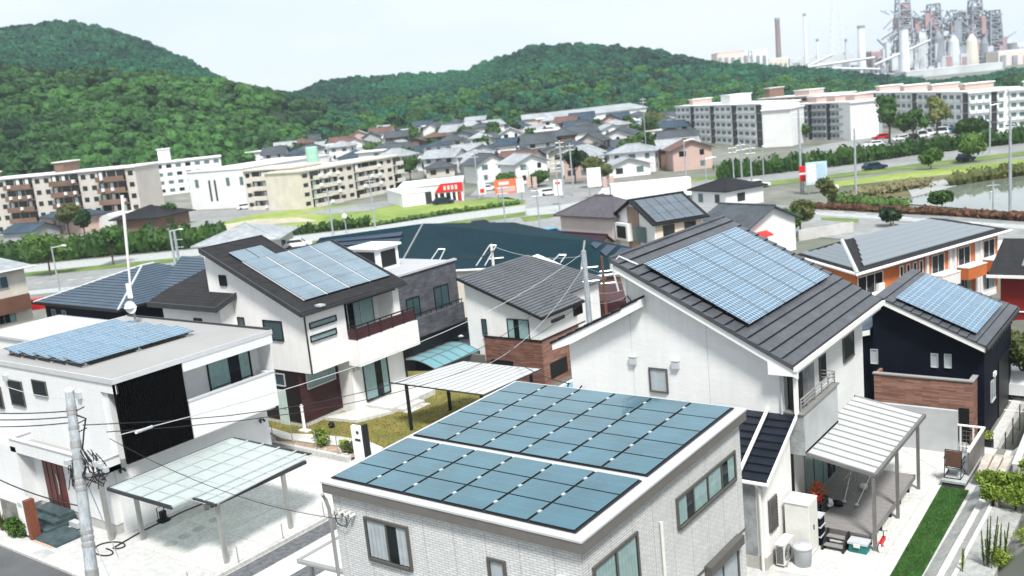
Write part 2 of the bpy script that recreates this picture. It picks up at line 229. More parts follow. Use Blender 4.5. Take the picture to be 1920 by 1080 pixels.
# ------------------------------------------------------------------ mesh builder
ORIGIN = {}
class MB:
    def __init__(s): s.v = []; s.f = []; s.uv = {}; s.smooth = False
    def face(s, pts, uv=None):
        i = len(s.v); s.v += [tuple(p) for p in pts]; s.f.append(tuple(range(i, i+len(pts))))
        if uv: s.uv[len(s.f)-1] = uv
        return s
    def box(s, x0, x1, y0, y1, z0, z1):
        if x0 > x1: x0, x1 = x1, x0
        if y0 > y1: y0, y1 = y1, y0
        i = len(s.v); s.v += [(x0, y0, z0), (x1, y0, z0), (x1, y1, z0), (x0, y1, z0), (x0, y0, z1), (x1, y0, z1), (x1, y1, z1), (x0, y1, z1)]
        s.f += [tuple(i+k for k in q) for q in ((3, 2, 1, 0), (4, 5, 6, 7), (0, 1, 5, 4), (1, 2, 6, 5), (2, 3, 7, 6), (3, 0, 4, 7))]; return s
    def ax(s, a, c, sg, a0, a1, d0, d1, z0, z1):   # a='x': wall plane X=c facing sg; a='y': plane Y=c
        if a == 'x': return s.box(c+sg*d0, c+sg*d1, a0, a1, z0, z1)
        return s.box(a0, a1, c+sg*d0, c+sg*d1, z0, z1)
    def prism(s, pts, dv):        # polygon (3D pts) swept by vector dv
        n = len(pts); i = len(s.v); s.v += [tuple(p) for p in pts] + [tuple(np.add(p, dv)) for p in pts]
        s.f.append(tuple(i+k for k in range(n))[::-1]); s.f.append(tuple(i+n+k for k in range(n)))
        for k in range(n): s.f.append((i+k, i+(k+1) % n, i+n+(k+1) % n, i+n+k))
        return s
    def slab(s, pts, t): return s.prism([(p[0], p[1], p[2]-t) for p in pts], (0, 0, t))
    def tube(s, path, r, n=8, r2=None, cap=True):
        P_ = [np.array(p, float) for p in path]; m = len(P_); base = len(s.v)
        for k, p in enumerate(P_):
            d = (P_[min(k+1, m-1)]-P_[max(k-1, 0)]); d /= (np.linalg.norm(d)+1e-9)
            ref = np.array([0, 0, 1.0]) if abs(d[2]) < .9 else np.array([1.0, 0, 0])
            a = np.cross(d, ref); a /= np.linalg.norm(a); b = np.cross(d, a); rr = r if r2 is None else r+(r2-r)*k/(m-1)
            for j in range(n):
                t = 2*pi*j/n; s.v.append(tuple(p+rr*(cos(t)*a+sin(t)*b)))
        for k in range(m-1):
            for j in range(n): s.f.append((base+k*n+j, base+k*n+(j+1) % n, base+(k+1)*n+(j+1) % n, base+(k+1)*n+j))
        if cap: s.f.append(tuple(base+j for j in range(n))); s.f.append(tuple(base+(m-1)*n+j for j in range(n))[::-1])
        return s
    def bar(s, p0, p1, w, h=None): return s.tube([p0, p1], w*.72, 4)
    def lathe(s, c, prof, n=20):
        b = len(s.v); m = len(prof)
        for (r, z) in prof:
            for j in range(n): t = 2*pi*j/n; s.v.append((c[0]+r*cos(t), c[1]+r*sin(t), c[2]+z))
        for k in range(m-1):
            for j in range(n): s.f.append((b+k*n+j, b+k*n+(j+1) % n, b+(k+1)*n+(j+1) % n, b+(k+1)*n+j))
        s.f.append(tuple(b+j for j in range(n))[::-1]); s.f.append(tuple(b+(m-1)*n+j for j in range(n))); return s
    def blob(s, c, rx, ry, rz, seed=0, n=8, m=6, jit=.2):
        rnd = random.Random(seed); b = len(s.v)
        for i in range(m+1):
            ph = pi*i/m
            for j in range(n):
                t = 2*pi*j/n; k = 1+jit*(rnd.random()-.5)*2
                s.v.append((c[0]+rx*k*sin(ph)*cos(t), c[1]+ry*k*sin(ph)*sin(t), c[2]+rz*k*cos(ph)))
        for i in range(m):
            for j in range(n): s.f.append((b+i*n+j, b+i*n+(j+1) % n, b+(i+1)*n+(j+1) % n, b+(i+1)*n+j))
        return s
    def leaves(s, c, rx, ry, rz, n, size, seed=0, shell=.55):
        rnd = random.Random(seed)
        for _ in range(n):
            while True:
                u = [rnd.uniform(-1, 1) for _ in range(3)]; q = sum(k*k for k in u)
                if shell*shell < q < 1: break
            p = np.array([c[0]+u[0]*rx, c[1]+u[1]*ry, c[2]+u[2]*rz])
            a = np.array([rnd.gauss(0, 1) for _ in range(3)]); a /= np.linalg.norm(a); b = np.cross(a, [rnd.gauss(0, 1) for _ in range(3)]); b /= (np.linalg.norm(b)+1e-9)
            z = size*rnd.uniform(.6, 1.3); s.face([p-a*z-b*z*.1, p-b*z*.5, p+a*z, p+b*z*.5])
        return s
    def sheet(s, pts, z):
        s.face([(p[0], p[1], z) for p in pts]); return s
    def build(s, name, m, parent=None, local=False, smooth=False):
        o = None
        v = np.array(s.v, float)
        if parent is not None: o = (0, 0, 0) if local else ORIGIN[parent.name]
        elif local: o = (0, 0, 0)
        else:
            mn, mx = v.min(0), v.max(0); o = ((mn[0]+mx[0])/2, (mn[1]+mx[1])/2, mn[2])
        v = v-np.array(o)
        me = bpy.data.meshes.new(name); me.from_pydata(v.tolist(), [], s.f); me.update()
        if s.uv:
            ul = me.uv_layers.new(name='UVMap')
            for fi, uv in s.uv.items():
                for li, u in zip(me.polygons[fi].loop_indices, uv): ul.data[li].uv = u
        if isinstance(m, str): m = M[m]
        me.materials.append(m)
        if smooth or s.smooth: me.polygons.foreach_set('use_smooth', [True]*len(me.polygons))
        import bmesh
        bm = bmesh.new(); bm.from_mesh(me); bmesh.ops.recalc_face_normals(bm, faces=bm.faces); bm.to_mesh(me); bm.free()
        ob = bpy.data.objects.new(name, me); COL.objects.link(ob)
        if parent is not None: ob.parent = parent
        else: ob.location = o
        ORIGIN[ob.name] = o if parent is None else ORIGIN[parent.name]
        return ob
def tag(o, label=None, cat=None, group=None, kind=None):
    if label: o['label'] = label
    if cat: o['category'] = cat
    if group: o['group'] = group
    if kind: o['kind'] = kind
    return o
def thing(name, label, cat, loc, rot=0, group=None):
    o = bpy.data.objects.new(name, None); COL.objects.link(o); o.location = loc; o.rotation_euler = (0, 0, rot); o.empty_display_size = .3
    ORIGIN[o.name] = tuple(loc); return tag(o, label, cat, group)
def copy_tree(o, parent=None):
    c = o.copy(); COL.objects.link(c); ORIGIN[c.name] = ORIGIN.get(o.name, (0, 0, 0))
    if parent is not None: c.parent = parent
    for ch in list(o.children): copy_tree(ch, c)
    return c
def struct(mb, name, m, kind='structure', **k):
    o = mb.build(name, m, **k); o['kind'] = kind; return o
U4 = [(0, 0), (1, 0), (1, 1), (0, 1)]
def lerp(a, b, t): return tuple(a[i]+(b[i]-a[i])*t for i in range(3))
def bil(q, u, v): return lerp(lerp(q[0], q[1], u), lerp(q[3], q[2], u), v)   # q: p00,p10,p11,p01
def courses(mb, e0, e1, r1, r0, n, t=.045, lap=1.0, seam=None):
    """stepped roof: e0-e1 eave, r0-r1 ridge, n courses, each a thin wedge with its nose up by t"""
    for k in range(n):
        a, b = k/n, (k+1)/n
        p = [lerp(e0, r0, a), lerp(e1, r1, a), lerp(e1, r1, b), lerp(e0, r0, b)]
        top = [(p[0][0], p[0][1], p[0][2]+t), (p[1][0], p[1][1], p[1][2]+t), (p[2][0], p[2][1], p[2][2]+.004), (p[3][0], p[3][1], p[3][2]+.004)]
        mb.face(top); mb.face([p[0], p[1], top[1], top[0]]); mb.face([p[0], top[0], top[3], p[3]]); mb.face([p[1], p[2], top[2], top[1]])
    if seam is not None:
        d = np.subtract(e0, r0); d = d/(np.linalg.norm(d)+1e-9)*.012
        for k in range(n):
            p, q = lerp(e0, r0, k/n), lerp(e1, r1, k/n)
            if hypot(p[0]-q[0], p[1]-q[1]) < .3: continue
            seam.prism([(p[0]+d[0], p[1]+d[1], p[2]-.01), (q[0]+d[0], q[1]+d[1], q[2]-.01), (q[0]+d[0], q[1]+d[1], q[2]+t+.004), (p[0]+d[0], p[1]+d[1], p[2]+t+.004)], (-d[0]*3.2, -d[1]*3.2, 0))
    mb.slab([e0, e1, r1, r0], .06); return mb
def panel_array(root, q, nu, nv, gap, m, lift=.08, th=.04, frame='black', name='solar_panel', gu=None, step=0, skip=(), local=False):
    """q = p00,p10,p11,p01 corners; nu x nv separate panels"""
    gu = gap if gu is None else gu
    n = np.cross(np.subtract(q[1], q[0]), np.subtract(q[3], q[0])); n /= np.linalg.norm(n)
    if n[2] < 0: n = -n
    Lu = np.linalg.norm(np.subtract(q[1], q[0])); Lv = np.linalg.norm(np.subtract(q[3], q[0]))
    for j in range(nv):
        for i in range(nu):
            if (i, j) in skip: continue
            u0, u1 = (i+gu/2/Lu*nu)/nu, (i+1-gu/2/Lu*nu)/nu; v0, v1 = (j+gap/2/Lv*nv)/nv, (j+1-gap/2/Lv*nv)/nv
            c = [np.array(bil(q, a, b))+n*lift for a, b in ((u0, v0), (u1, v0), (u1, v1), (u0, v1))]
            mb = MB(); mb.face([p+n*th for p in c], U4)
            for k in range(4): mb.face([c[k], c[(k+1) % 4], c[(k+1) % 4]+n*th, c[k]+n*th])
            mb.face([c[3], c[2], c[1], c[0]]); o = mb.build(name, m, root, local=local)
            o.data.materials.append(M['black']); o.data.polygons.foreach_set('material_index', [0]+[1]*(len(o.data.polygons)-1))
def window(root, a, c, sg, a0, a1, z0, z1, panes=2, frame='black', style='curtain', w=.05, local=False, hbar=None, split=None):
    if a0 > a1: a0, a1 = a1, a0
    if z0 > z1: z0, z1 = z1, z0
    f = MB(); P_ = .055
    f.ax(a, c, sg, a0-w, a0, .0, P_, z0-w, z1+w); f.ax(a, c, sg, a1, a1+w, 0, P_, z0-w, z1+w)
    f.ax(a, c, sg, a0, a1, 0, P_, z1, z1+w); f.ax(a, c, sg, a0, a1, 0, P_+.03, z0-w, z0)
    for k in range(1, panes):
        x = a0+(a1-a0)*k/panes; f.ax(a, c, sg, x-w*.4, x+w*.4, .03, P_-.006, z0, z1)
    if hbar: f.ax(a, c, sg, a0, a1, .034, P_-.01, z0+(z1-z0)*hbar-.02, z0+(z1-z0)*hbar+.02)
    fo = f.build('window', frame, root, local=local)
    back = {'curtain': 'room', 'lace': 'room', 'dark': 'room', 'frosted': 'frosted', 'teal': 'tealblind', 'blind': 'whitecurtain'}[style]
    MB().ax(a, c, sg, a0, a1, .002, .010, z0, z1).build('pane', back, fo, local=local)
    if style in ('curtain', 'lace'):
        cm = MB(); rnd = random.Random(int(abs(a0*100+z0*10)))
        for k in range(panes):
            x0, x1 = a0+(a1-a0)*k/panes, a0+(a1-a0)*(k+1)/panes; wd = x1-x0
            spans = [(x0+.03*wd, x0+(.55 if rnd.random() < .6 else .95)*wd)] if k % 2 == 0 else [(x1-(.5 if rnd.random() < .5 else .92)*wd, x1-.04*wd)]
            for (s0, s1) in spans:
                nf = max(4, int((s1-s0)/.06))
                for q in range(nf):
                    xa, xb = s0+(s1-s0)*q/nf, s0+(s1-s0)*(q+1)/nf; da, db = (.014, .026) if q % 2 else (.026, .014)
                    pa = (c+sg*da, xa) if a == 'x' else (xa, c+sg*da); pb = (c+sg*db, xb) if a == 'x' else (xb, c+sg*db)
                    cm.face([(pa[0], pa[1], z0+.02), (pb[0], pb[1], z0+.02), (pb[0], pb[1], z1), (pa[0], pa[1], z1)])
        cm.build('curtain', 'curtain' if style == 'curtain' else 'whitecurtain', fo, local=local)
    g = MB()
    if a == 'x': g.face([(c+sg*.036, a0, z0), (c+sg*.036, a1, z0), (c+sg*.036, a1, z1), (c+sg*.036, a0, z1)])
    else: g.face([(a0, c+sg*.036, z0), (a1, c+sg*.036, z0), (a1, c+sg*.036, z1), (a0, c+sg*.036, z1)])
    g.build('glass', 'glass', fo, local=local)
    return fo
def wpx(root, a, c, p_bl, p_tr, **k):      # window from two opposite photo corners on a wall plane
    sg = 1 if a == 'x' else -1
    q0 = onx(c, *p_bl) if a == 'x' else ony(c, *p_bl); q1 = onx(c, *p_tr) if a == 'x' else ony(c, *p_tr)
    i = 1 if a == 'x' else 0
    return window(root, a, c, sg, q0[i], q1[i], q0[2], q1[2], **k)
def arr(*p): return [tuple(q) for q in p]
# ================================================================== TERRAIN
def sstep(a, b, t): t = min(1, max(0, (t-a)/(b-a))); return t*t*(3-2*t)
def tz(x, y):
    w = -.61*x+.79*y
    if x > -46 and y < 38.6:
        z = 0.0
        if x > -5.0: z = min(13, .6+(x+5.0)*1.2)
        return z-.0
    if y >= 38.6 and x > -7.2 and y < 55: return -3+min(12, max(0, (x+7.2)*1.0))

    z = -3-2*sstep(60, 74, w)
    lat = .792*x+.610*y; z += .03*max(0, w-250)*(1-sstep(1100, 1380, 960+1808*lat/max(w, 50))) if w > 250 else 0
    return z
def build_ground():
    xs = sorted(set([-3000, -2000, -1400, -1000, -800] + list(range(-700, -120, 20)) + list(range(-120, -50, 5)) + [-48, -46.02, -45.98, -40, -34, -28, -22, -16, -12, -9.3, -8.3, -7.21, -7.19, -6, -5.01, -4.99, -3.5, -2, 0, 3, 6, 10, 20, 40, 70] + list(range(100, 1000, 50)) + [1500, 2500]))
    ys = sorted(set([-300, -100, -40, -10, 0, 5, 10, 15, 20, 25, 30, 35, 38.58, 38.62, 42, 46, 50, 54.98, 55.02] + list(range(56, 120, 4)) + list(range(120, 700, 20)) + [750, 850, 1000, 1300, 1800, 2600, 3500]))
    v = [(x, y, tz(x, y)) for y in ys for x in xs]; nx = len(xs)
    f = [(j*nx+i, j*nx+i+1, (j+1)*nx+i+1, (j+1)*nx+i) for j in range(len(ys)-1) for i in range(nx-1)]
    mb = MB(); mb.v = v; mb.f = f
    struct(mb, 'ground', 'farland', local=True)
build_ground()
def lay(name, m, pts, z, kind='structure'): return struct(MB().sheet(pts, z), name, m, kind)
def rect(x0, x1, y0, y1): return [(x0, y0), (x1, y0), (x1, y1), (x0, y1)]
lay('gravel_yard', 'gravel', rect(-45.9, -7.0, 10, 38.5), .004)
lay('road', 'asphalt', rect(-45.9, -14, 8, 15.15), .008)
k = MB().box(-45.9, -19.0, 15.15, 15.3, 0, .10); k.box(-45.9, -19.0, 15.3, 15.85, 0, .055); struct(k, 'kerb', 'conc')
lay('pavement', 'graystone', rect(-35.7, -34.9, 15.33, 15.82), .062)
lay('pavement', 'pinkpave', rect(-37.0, -35.6, 16.0, 16.6), .016)
# carport slab of the left house, driveway of the foreground house
g = MB()
for (a, b) in ((17.68, 19.9), (19.92, 22.5), (22.52, 26.9)):
    for (c, d) in ((-32.6, -30.1), (-30.08, -27.45)): g.box(c, d, a, b, 0, .03)
struct(g, 'driveway', 'slab')
g = MB()
for x, y in ((-31.28, 18.35), (-31.34, 19.0), (-31.4, 19.66), (-31.47, 20.49)): g.lathe((x, y, .031), [(.24, 0), (.24, .006)], 24)
struct(g, 'driveway_stones', 'graystone')
lay('dark_gravel_strip', 'darkgravel', rect(-27.15, -26.25, 15.9, 30), .012); lay('driveway', 'slab', rect(-26.25, -25.05, 15.9, 30), .016)
lay('dark_gravel_strip', 'darkgravel', rect(-25.05, -24.2, 15.9, 30), .012); lay('driveway', 'slab', rect(-24.2, -18, 15.9, 30), .016)
k = MB().box(-27.42, -27.2, 15.9, 27.0, 0, .14); k.box(-37.5, -30.9, 27.1, 27.3, 0, .25); struct(k, 'kerb', 'conc')
# D plot
lay('soil_bed', 'soil', rect(-36, -30.9, 27.32, 28.7), .13)
pth = [gp(*q) for q in ((500, 812), (530, 828), (600, 838), (650, 842), (700, 862), (720, 845), (690, 832), (640, 824), (590, 820), (545, 818), (505, 806))]
lay('lawn', 'lawn', [gp(*q) for q in ((500, 795), (520, 830), (700, 848), (760, 838), (930, 745), (960, 700), (700, 700), (600, 760))], .14)
lay('path', 'slab', pth, .15)
# yard of the big white house
lay('yard_slab', 'slab', [(-12.5, 25.9), (-8.0, 26.2), (-7.75, 27.35), (-8.05, 34.1), (-8.2, 38.4), (-12.5, 38.4)], .012)
tf = MB().prism([(-7.78, 25.6, 0), (-7.02, 25.6, 0), (-7.12, 34.1, 0), (-8.03, 34.1, 0)], (0, 0, .06)); struct(tf, 'turf_strip', 'turf', 'stuff')
gm = MB(); rnd = random.Random(3)
for i in range(5200):
    y = rnd.uniform(25.6, 34.05); t = (y-25.6)/8.5; x = rnd.uniform(-7.76-.25*t, -7.04-.08*t); h = rnd.uniform(.03, .085); a = rnd.uniform(0, pi)
    gm.face([(x-.012*cos(a), y-.012*sin(a), .055), (x+.012*cos(a), y+.012*sin(a), .055), (x+rnd.uniform(-.03, .03), y+rnd.uniform(-.03, .03), .06+h)])
struct(gm, 'grass', 'shrub', 'stuff')
gm = MB()
for i in range(9000):
    x = rnd.uniform(-38.5, -26.5); y = rnd.uniform(28.9, 37)
    h = rnd.uniform(.03, .07); a = rnd.uniform(0, pi)
    gm.face([(x-.02*cos(a), y-.02*sin(a), .14), (x+.02*cos(a), y+.02*sin(a), .14), (x+rnd.uniform(-.04, .04), y+rnd.uniform(-.04, .04), .14+h)])
struct(gm, 'grass', 'olive', 'stuff')
for o_ in (o_ for o_ in [bpy.data.objects.get('grass.001')] if o_): pass
# ================================================================== HOUSE A (foreground, 48 panels)
def gutter(mb, p0, p1, r=.05): mb.tube([p0, p1], r, 8)
A = thing('tiled_house', 'foreground house with pale tiled walls and a large dark blue solar roof of forty-eight panels', 'house', (-14, 18.7, 0))
x0, x1, y0, y1 = -17.6, -10.32, 14.78, 22.6
MB().box(x0, x1, y0, y1, 0, 6.0).build('wall', 'tile', A)
b = MB(); b.ax('x', x1, 1, y0, y1, 0, .025, 2.98, 3.03); b.ax('y', y0, -1, x0, x1, 0, .025, 2.98, 3.03); b.build('band_course', 'greyframe', A)
e = .15; ex0, ex1, ey0, ey1 = x0-e, x1+e, y0-e, y1+e
zf, zb = 6.24, 6.36
fa = MB()
fa.prism([(ex0, ey0, 5.96), (ex1, ey0, 5.96), (ex1, ey0, zf-.03), (ex0, ey0, zf-.03)], (0, .1, 0))
fa.prism([(ex1, ey0+.1, 5.96), (ex1, ey1, 6.08), (ex1, ey1, zb-.03), (ex1, ey0+.1, zf-.03)], (-.1, 0, 0))
fa.prism([(ex0, ey0+.1, 5.96), (ex0, ey1, 6.08), (ex0, ey1, zb-.03), (ex0, ey0+.1, zf-.03)], (.1, 0, 0))
fa.box(ex0+.1, ex1-.1, ey1-.1, ey1, 6.08, zb-.03); fa.box(ex0+.1, ex1-.1, ey0+.1, y0+.02, 5.98, 6.0)
fa.build('fascia', 'taupe', A)
MB().prism([(ex0-.02, ey0-.02, zf-.028), (ex1+.02, ey0-.02, zf-.028), (ex1+.02, ey1+.02, zb-.028), (ex0-.02, ey1+.02, zb-.028)], (0, 0, .05)).build('roof', 'flash', A)
def zA(y): return 6.27+(y-14.78)*.0153
px0, px1 = -17.6, -10.46
q = [(px0, 14.86, zA(14.86)), (px1, 14.86, zA(14.86)), (px1, 17.62, zA(17.62)), (px0, 17.62, zA(17.62))]
panel_array(A, q, 6, 3, .05, 'pvA', lift=.034, gu=.085, th=.02)
q = [(px0, 17.86, zA(17.86)), (px1, 17.86, zA(17.86)), (px1, 22.6, zA(22.6)), (px0, 22.6, zA(22.6))]
panel_array(A, q, 6, 5, .05, 'pvA', lift=.034, gu=.085, th=.02)
for (ya_, yb2_) in ((14.84, 17.6), (17.86, 22.62)): MB().prism([(px0-.02, ya_, zA(ya_)+.0), (px1+.02, ya_, zA(ya_)+.0), (px1+.02, yb2_, zA(yb2_)+.0), (px0-.02, yb2_, zA(yb2_)+.0)], (0, 0, .03)).build('panel_underlay', 'black', A)  # black underlay added so the gaps between panels come out black
cl = MB()
for (a, b_, n) in ((14.86, 17.62, 3), (17.86, 22.6, 5)):
    for j in range(n):
        for i in range(1, 6):
            x = px0+(px1-px0)*i/6; y = a+(b_-a)*(j+.5)/n; cl.box(x-.035, x+.035, y-.05, y+.05, zA(y)+.031, zA(y)+.065)
cl.build('panel_clamps', 'alu', A)
wpx(A, 'y', y0, (697, 1043), (762, 992), style='lace', frame='greyframe', w=.07)
window(A, 'y', y0, -1, -12.72, -12.36, 3.75, 5.22, panes=1, style='blind', frame='greyframe', w=.07)
wpx(A, 'x', x1, (1272, 988), (1374, 850), style='curtain', frame='greyframe', w=.07, panes=4)
window(A, 'x', x1, 1, 15.2, 16.92, 4.35, 5.35, style='curtain', frame='greyframe', w=.07)
window(A, 'x', x1, 1, 20.2, 22.0, 1.0, 2.75, style='blind', frame='greyframe', w=.07)
MB().ax('x', x1, 1, 20.1, 22.12, 0, .2, 2.83, 3.08).build('shutter_box', 'greyframe', A)
vt = MB().ax('y', y0, -1, -10.95, -10.62, 0, .14, 5.0, 5.28); vt.ax('y', y0, -1, -10.9, -10.67, 0, .18, 5.06, 5.16); vt.build('vent_hood', 'plastic', A)
dp = MB().tube([(x0-.1, y0-.22, 5.95), (x0-.14, y0-.1, 5.75), (x0-.1, y0-.07, 5.5), (x0-.1, y0-.07, 0)], .045, 10); dp.build('downpipe', 'steel', A)
dp = MB().tube([(x1+.07, 18.0, 5.2), (x1+.07, 18.0, 0)], .04, 10); dp.build('downpipe', 'plastic', A)
ins = MB()
for i in range(3): ins.tube([(x0+.35+i*.2, y0-.02, 5.5), (x0+.35+i*.2, y0-.16, 5.5), (x0+.35+i*.2, y0-.16, 5.62)], .035, 8)
ins.build('cable_bracket', 'plastic', A)
cb = MB(); cb.tube([(x0+.35+.25*cos(t)*.8, y0-.12, 5.32+.16*sin(t)) for t in np.linspace(0, 7.5, 26)], .012, 6); cb.tube([(x0+.1, y0-.1, 5.5), (x0+.2, y0-.12, 5.2), (x0+.5, y0-.12, 5.15), (x0+.75, y0-.1, 5.5)], .01, 6); cb.build('cable_loop', 'rubber', A)
# carport beside A
CA = thing('side_carport', 'low white carport roof with a grey tube gutter attached left of the foreground tiled house', 'carport', (-20, 18, 0))
MB().prism([(-21.8, 16.85, 2.2), (-17.75, 16.85, 2.42), (-17.75, 21.5, 2.42), (-21.8, 21.5, 2.2)], (0, 0, .03)).build('roof', 'polywhite', CA)
t = MB().tube([(-21.85, 16.75, 2.2), (-17.75, 16.75, 2.40)], .07, 10); t.tube([(-21.88, 16.75, 2.2), (-21.88, 21.5, 2.2)], .07, 10); t.build('gutter', 'steel', CA)
for y in (17.0, 21.3): MB().box(-21.75, -21.65, y, y+.1, 0, 2.2).build('post', 'steel', CA)
# ================================================================== HOUSE B (big white house with steep charcoal roof)
B = thing('white_gabled_house', 'large white house with a steep charcoal roof carrying twenty-five blue solar panels', 'house', (-14, 32.5, 0))
ZR, XR, ZE, XE, YF, YB = 9.3, -17.05, 6.05, -10.75, 27.72, 37.0
sl = (ZE-ZR)/(XE-XR)
def zB(x): return ZR+(x-XR)*sl
yw, xl, xw = 28.2, -19.35, -11.4
w_ = MB().prism([(xl, yw, 0), (xw, yw, 0), (xw, yw, zB(xw)-.22), (-16.8, yw, zB(-16.8)-.22), (-16.8, yw, 7.45), (xl, yw, 6.25)], (0, 36.6-yw, 0)); w_.build('wall', 'siding', B)
MB().box(xl-.03, xw+.03, yw-.03, 36.63, 0, .45).build('foundation', 'found', B)
r = MB(); sm_ = MB(); courses(r, (XE, YF, ZE), (XE, YB, ZE), (XR, YB, ZR), (XR, YF, ZR), 17, .055, seam=sm_); sm_.build('roof_seams', 'black', B)['kind'] = 'stuff'
r.tube([(XR, YF, ZR+.03), (XR, YB, ZR+.03)], .06, 8)
for i in range(17):       # gable-edge caps, one per course
    x = XE+(XR-XE)*(i+.0)/17; xx = XE+(XR-XE)*(i+1)/17
    r.prism([(x, YF-.03, zB(x)+.055), (xx, YF-.03, zB(xx)+.02), (xx, YF-.03, zB(xx)-.12), (x, YF-.03, zB(x)-.12)], (0, .16, 0))
rf = r.build('roof', 'roofB', B)
bg_ = MB().prism([(XE+.1, YF+.03, zB(XE+.1)-.08), (XR-.02, YF+.03, ZR-.08), (XR-.02, YF+.03, ZR-.36), (XE+.1, YF+.03, zB(XE+.1)-.36)], (0, .09, 0))
bg_.box(XR-.06, XR+.02, YF+.12, YB, ZR-.36, ZR-.07); bg_.prism([(XE-.02, YF+.12, ZE-.08), (-11.6, YF+.12, zB(-11.6)-.08), (-11.6, YF+.12, ZE-.34), (XE-.02, YF+.12, ZE-.34)], (0, .47, 0)); bg_.box(-11.39, XE-.02, YF+.6, YB-.1, ZE-.34, ZE-.2); bg_.prism([(XE-.02, YF+.025, ZE-.08), (-11.6, YF+.025, zB(-11.6)-.3), (-11.6, YF+.025, ZE-.34), (XE-.02, YF+.025, ZE-.34)], (0, .1, 0))
bg_.prism([(XE, YF+.1, ZE-.1), (XR, YF+.1, ZR-.1), (XR, YF+.1, ZR-.2), (XE, YF+.1, ZE-.2)], (0, YB-YF-.2, 0))
bg_.build('bargeboard', 'white', B)
gt = MB().box(XE-.02, XE+.10, YF-.02, YB, ZE-.16, ZE-.03); gt.box(XE+.1, XE+.12, YF-.02, YB, ZE-.16, ZE+.0); gt.build('gutter', 'white', B)
# lower lean-to roof on the left
def zL(x): return 6.12+(x+19.87)*.47
l_ = MB(); courses(l_, (-19.87, YF, 6.12), (-19.87, YB, 6.12), (-16.78, YB, zL(-16.78)), (-16.78, YF, zL(-16.78)), 8, .05); l_.prism([(-16.8, YF, zL(-16.8)), (-16.07, YF, zL(-16.07)), (-16.07, YF, zL(-16.07)+.08), (-16.8, YF, zL(-16.8)+.08)], (0, .47, 0)); l_.build('lower_roof', 'black', B)
MB().prism([(-19.8, YF+.04, zL(-19.8)-.07), (-16.07, YF+.04, zL(-16.07)-.01), (-16.07, YF+.04, zL(-16.07)-.3), (-18.9, YF+.04, zL(-19.1)-.3), (-19.8, YF+.04, zL(-19.8)-.3)], (0, .42, 0)).build('lower_bargeboard', 'white', B)
qB = [onslope(x, y, XR, ZR+.12, sl) for x, y in ((1403, 611), (1555, 518), (1380, 428), (1203, 497))]
qB = [(-12.5, 28.42, zB(-12.5)+.04), (-12.5, 36.2, zB(-12.5)+.04), (-16.2, 36.2, zB(-16.2)+.04), (-16.2, 28.42, zB(-16.2)+.04)]
panel_array(B, qB, 5, 5, .02, 'pvB', lift=.09, gu=.07, th=.05); MB().prism([(bil(qB, u, v)[0], bil(qB, u, v)[1], bil(qB, u, v)[2]+.118) for u, v in ((.006, .01), (.994, .01), (.994, .99), (.006, .99))], (0, 0, .012)).build('panel_underlay', 'flash', B)
cd = MB().tube([(-16.3, 28.3, zB(-16.3)+.1), (-16.9, 28.1, zB(-16.9)+.1), (-16.95, 27.66, zB(-16.95)-.15), (-16.75, 27.66, 8.2)], .035, 8); cd.build('conduit', 'alu', B)
MB().tube([(-16.7+.14*sin(t)*1.0, 28.1, 7.95-.28*sin(t/2)) for t in np.linspace(0, 6.0, 16)], .02, 6).build('cable_loop', 'rubber', B)
MB().tube([(-19.45, 28.08, 4.55), (-19.5, 28.0, 4.2), (-19.2, 28.0, 4.1), (-18.85, 28.05, 4.5)], .03, 6).build('cable_loop', 'rubber', B)
jt = MB()
for xx in (-16.72, -13.85): jt.ax('y', yw, -1, xx-.008, xx+.008, 0, .004, .5, zB(xx)-.4)
jt.build('wall_joint', 'greyplastic', B)
wpx(B, 'y', yw, (1222, 731), (1249, 694), style='blind', frame='greyframe', panes=1)
for (px_, py_) in ((1188, 675), (1268, 683)):
    c = ony(yw, px_, py_); v_ = MB().ax('y', yw, -1, c[0]-.12, c[0]+.12, 0, .13, c[2]-.13, c[2]+.13); v_.ax('y', yw, -1, c[0]-.14, c[0]+.14, 0, .15, c[2]+.13, c[2]+.15); v_.build('vent_hood', 'greyplastic', B)
wpx(B, 'x', xw, (1581, 678), (1598, 622), style='dark', frame='greyframe', panes=1)
wpx(B, 'x', xw, (1537, 712), (1545, 664), style='dark', frame='greyframe', panes=1)
# balcony corner recess: grey wall and dark door
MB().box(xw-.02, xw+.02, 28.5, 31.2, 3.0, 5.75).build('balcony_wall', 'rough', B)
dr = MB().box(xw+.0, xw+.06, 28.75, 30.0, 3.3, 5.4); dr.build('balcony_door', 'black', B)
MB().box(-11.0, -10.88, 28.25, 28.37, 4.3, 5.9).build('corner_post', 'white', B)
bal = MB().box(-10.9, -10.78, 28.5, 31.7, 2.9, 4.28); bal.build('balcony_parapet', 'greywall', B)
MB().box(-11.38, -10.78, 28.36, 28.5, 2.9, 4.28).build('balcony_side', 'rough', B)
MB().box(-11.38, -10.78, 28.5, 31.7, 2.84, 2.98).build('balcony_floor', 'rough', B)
cp = MB().box(-10.97, -10.72, 28.3, 31.76, 4.28, 4.33); cp.box(-11.38, -10.97, 28.3, 28.55, 4.28, 4.33); cp.build('balcony_coping', 'steel', B)
rl = MB()
for z in (4.5, 4.62, 4.74): rl.tube([(-10.85, 28.42, z), (-10.85, 31.68, z)], .018 if z < 4.7 else .03, 6); rl.tube([(-10.85, 31.68, z), (-11.3, 31.68, z)], .018, 6)
for y in np.linspace(28.45, 31.65, 6): rl.box(-10.87, -10.83, y-.02, y+.02, 4.33, 4.74)
rl.build('balcony_rail', 'steel', B)
